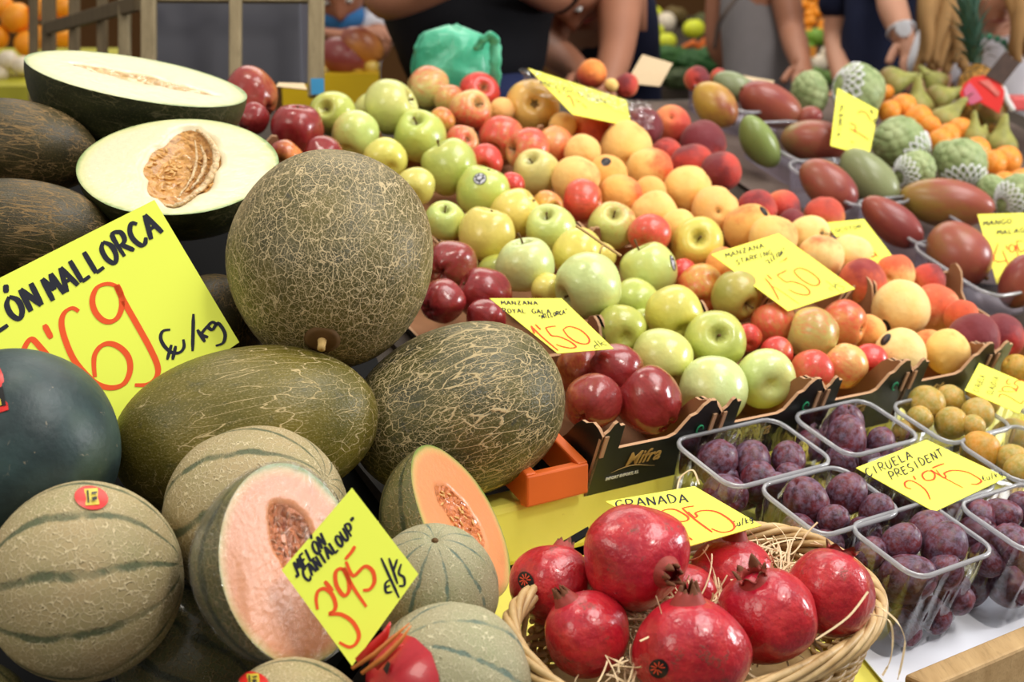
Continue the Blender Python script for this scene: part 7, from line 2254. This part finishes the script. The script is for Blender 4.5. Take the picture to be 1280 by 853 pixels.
for k_ in range(16):
    lf = k_ < 10; q0 = (1206 - 4 * k_, -44) if lf else (1262 + 5 * (k_ - 10), -44)
    q3 = (1204 - 6.5 * k_, 92 - 7 * (k_ % 3)) if lf else (1270 + 7 * (k_ - 10), 70 + 8 * (k_ % 2))
    m2 = MB(); cp = [(q0[0] + (q3[0] - q0[0]) * t + 5 * math.sin(t * 7 + k_), q0[1] + (q3[1] - q0[1]) * t, 2.99 - .012 * (k_ % 3) - .03 * math.sin(math.pi * t)) for t in [i_ / 20 for i_ in range(21)]]
    m2.tube([P(*q_) for q_ in cp], [.015 * (.55 + .6 * math.sin(math.pi * min(1, .25 + .72 * i_ / 20))) for i_ in range(21)], 10)
    o_ = m2.build('hair_lock', MAT_HAIR_B, w_t, smooth=True); o_.matrix_parent_inverse = Matrix.Translation(-w_t.location)
o = m.build('bead_necklace', plain('green glass beads', S(60, 130, 100), .3), w_t, smooth=True); o.matrix_parent_inverse = Matrix.Translation(-w_t.location)
# seated vendor with the mask pulled down
D = 3.9; J = {}
hip = P(420, 150, D + .25); J['hip'] = hip
for sd, s in (('L', -1), ('R', 1)):
    J['kn' + sd] = Vector((hip.x + s * .12, hip.y - .05, hip.z * .52)); J['an' + sd] = Vector((hip.x + s * .12, hip.y, .085))
J['waist'] = P(425, 105, D + .15); J['chest'] = P(432, 42, D + .02); J['neck'] = P(430, 12, D - .04); J['head'] = P(424, -16, D - .10)
J['shL'] = P(385, 24, D); J['elL'] = P(384, 66, D - .10); J['wrL'] = P(440, 46, D - .24)
J['shR'] = P(470, 26, D); J['elR'] = P(474, 62, D - .10); J['wrR'] = P(418, 48, D - .26)
person('person in a white shirt with a blue face mask, arms crossed, behind the yellow crate', J, MAT_SKIN, MAT_WHITEC, MAT_DENIM, hair=MAT_HAIR_D, mask=True, sleeve=.3)
# ---------------------------------------------------------------- light and camera
def area(name, loc, target, size, power, col=(1, 1, 1), sy=None):
    l = bpy.data.lights.new(name, 'AREA'); l.energy = power; l.color = col[:3]; l.size = size
    if sy: l.shape = 'RECTANGLE'; l.size_y = sy
    o = bpy.data.objects.new(name, l); link(o); o.location = loc
    o.rotation_mode = 'QUATERNION'; o.rotation_quaternion = (Vector(target) - Vector(loc)).to_track_quat('-Z', 'Y')
    return o
area('skylight', (1.3, 1.2, 3.3), (.3, 1.5, .7), 1.8, 60, (1.0, .98, .95), 1.2)
area('stall_lamp_or_fill', (-.5, 1.42, 2.6), (-.2, 1.2, .8), .32, 8, (1.0, .92, .80))
_n = camdir(.80, .25, .54); _p = P(352, 612, .99); _v = (EYE - _p).normalized(); _r = _n * (2 * _n.dot(_v)) - _v
area('open_side_daylight', _p + _r * 3.0, _p, .5, 36, (.98, .99, 1.0))
area('stall_lamp_or_fill', (.9, .2, 2.3), (.7, 1.4, .7), .22, 12, (1.0, .95, .86))
area('stall_lamp_or_fill', (-1.5, -.2, 2.1), (-.25, 1.15, .75), .7, 13, (1.0, .93, .80))  # added fill from the front left to brighten the melons, no real lamp
area('hall_light', (0, 4.6, 3.6), (0, 4.4, .8), 3.0, 60, (1.0, .93, .82), 2.0)
wd = bpy.data.worlds.new('world'); SC.world = wd; wd.use_nodes = True
nt = wd.node_tree; bg = nt.nodes['Background']
tc = nt.nodes.new('ShaderNodeTexCoord'); sp = nt.nodes.new('ShaderNodeSeparateXYZ'); rp = nt.nodes.new('ShaderNodeValToRGB')
nt.links.new(tc.outputs['Generated'], sp.inputs[0]); nt.links.new(sp.outputs[2], rp.inputs[0])
rp.color_ramp.elements[0].position = .0; rp.color_ramp.elements[0].color = (.32, .28, .24, 1)
rp.color_ramp.elements[1].position = .7; rp.color_ramp.elements[1].color = (1, .97, .92, 1)
nt.links.new(rp.outputs[0], bg.inputs[0]); bg.inputs[1].default_value = .64

cam = bpy.data.cameras.new('camera'); co = bpy.data.objects.new('camera', cam); link(co)
cam.sensor_width = 36; cam.lens = 36 * F / W; cam.clip_start = .02
co.location = EYE; co.rotation_euler = (math.pi / 2 - PITCH, 0, 0)
cam.dof.use_dof = True; cam.dof.focus_distance = 1.18; cam.dof.aperture_fstop = 6.8
SC.camera = co
vs_ = SC.view_settings; vs_.view_transform = 'Standard'; vs_.look = 'None'; vs_.exposure = -.08; vs_.gamma = 1.0; vs_.use_curve_mapping = False
SC.cycles.use_denoising = True; SC.cycles.max_bounces = 8; SC.cycles.transparent_max_bounces = 24; SC.cycles.caustics_reflective = False; SC.cycles.caustics_refractive = False
SC.cycles.sample_clamp_indirect = 6.0
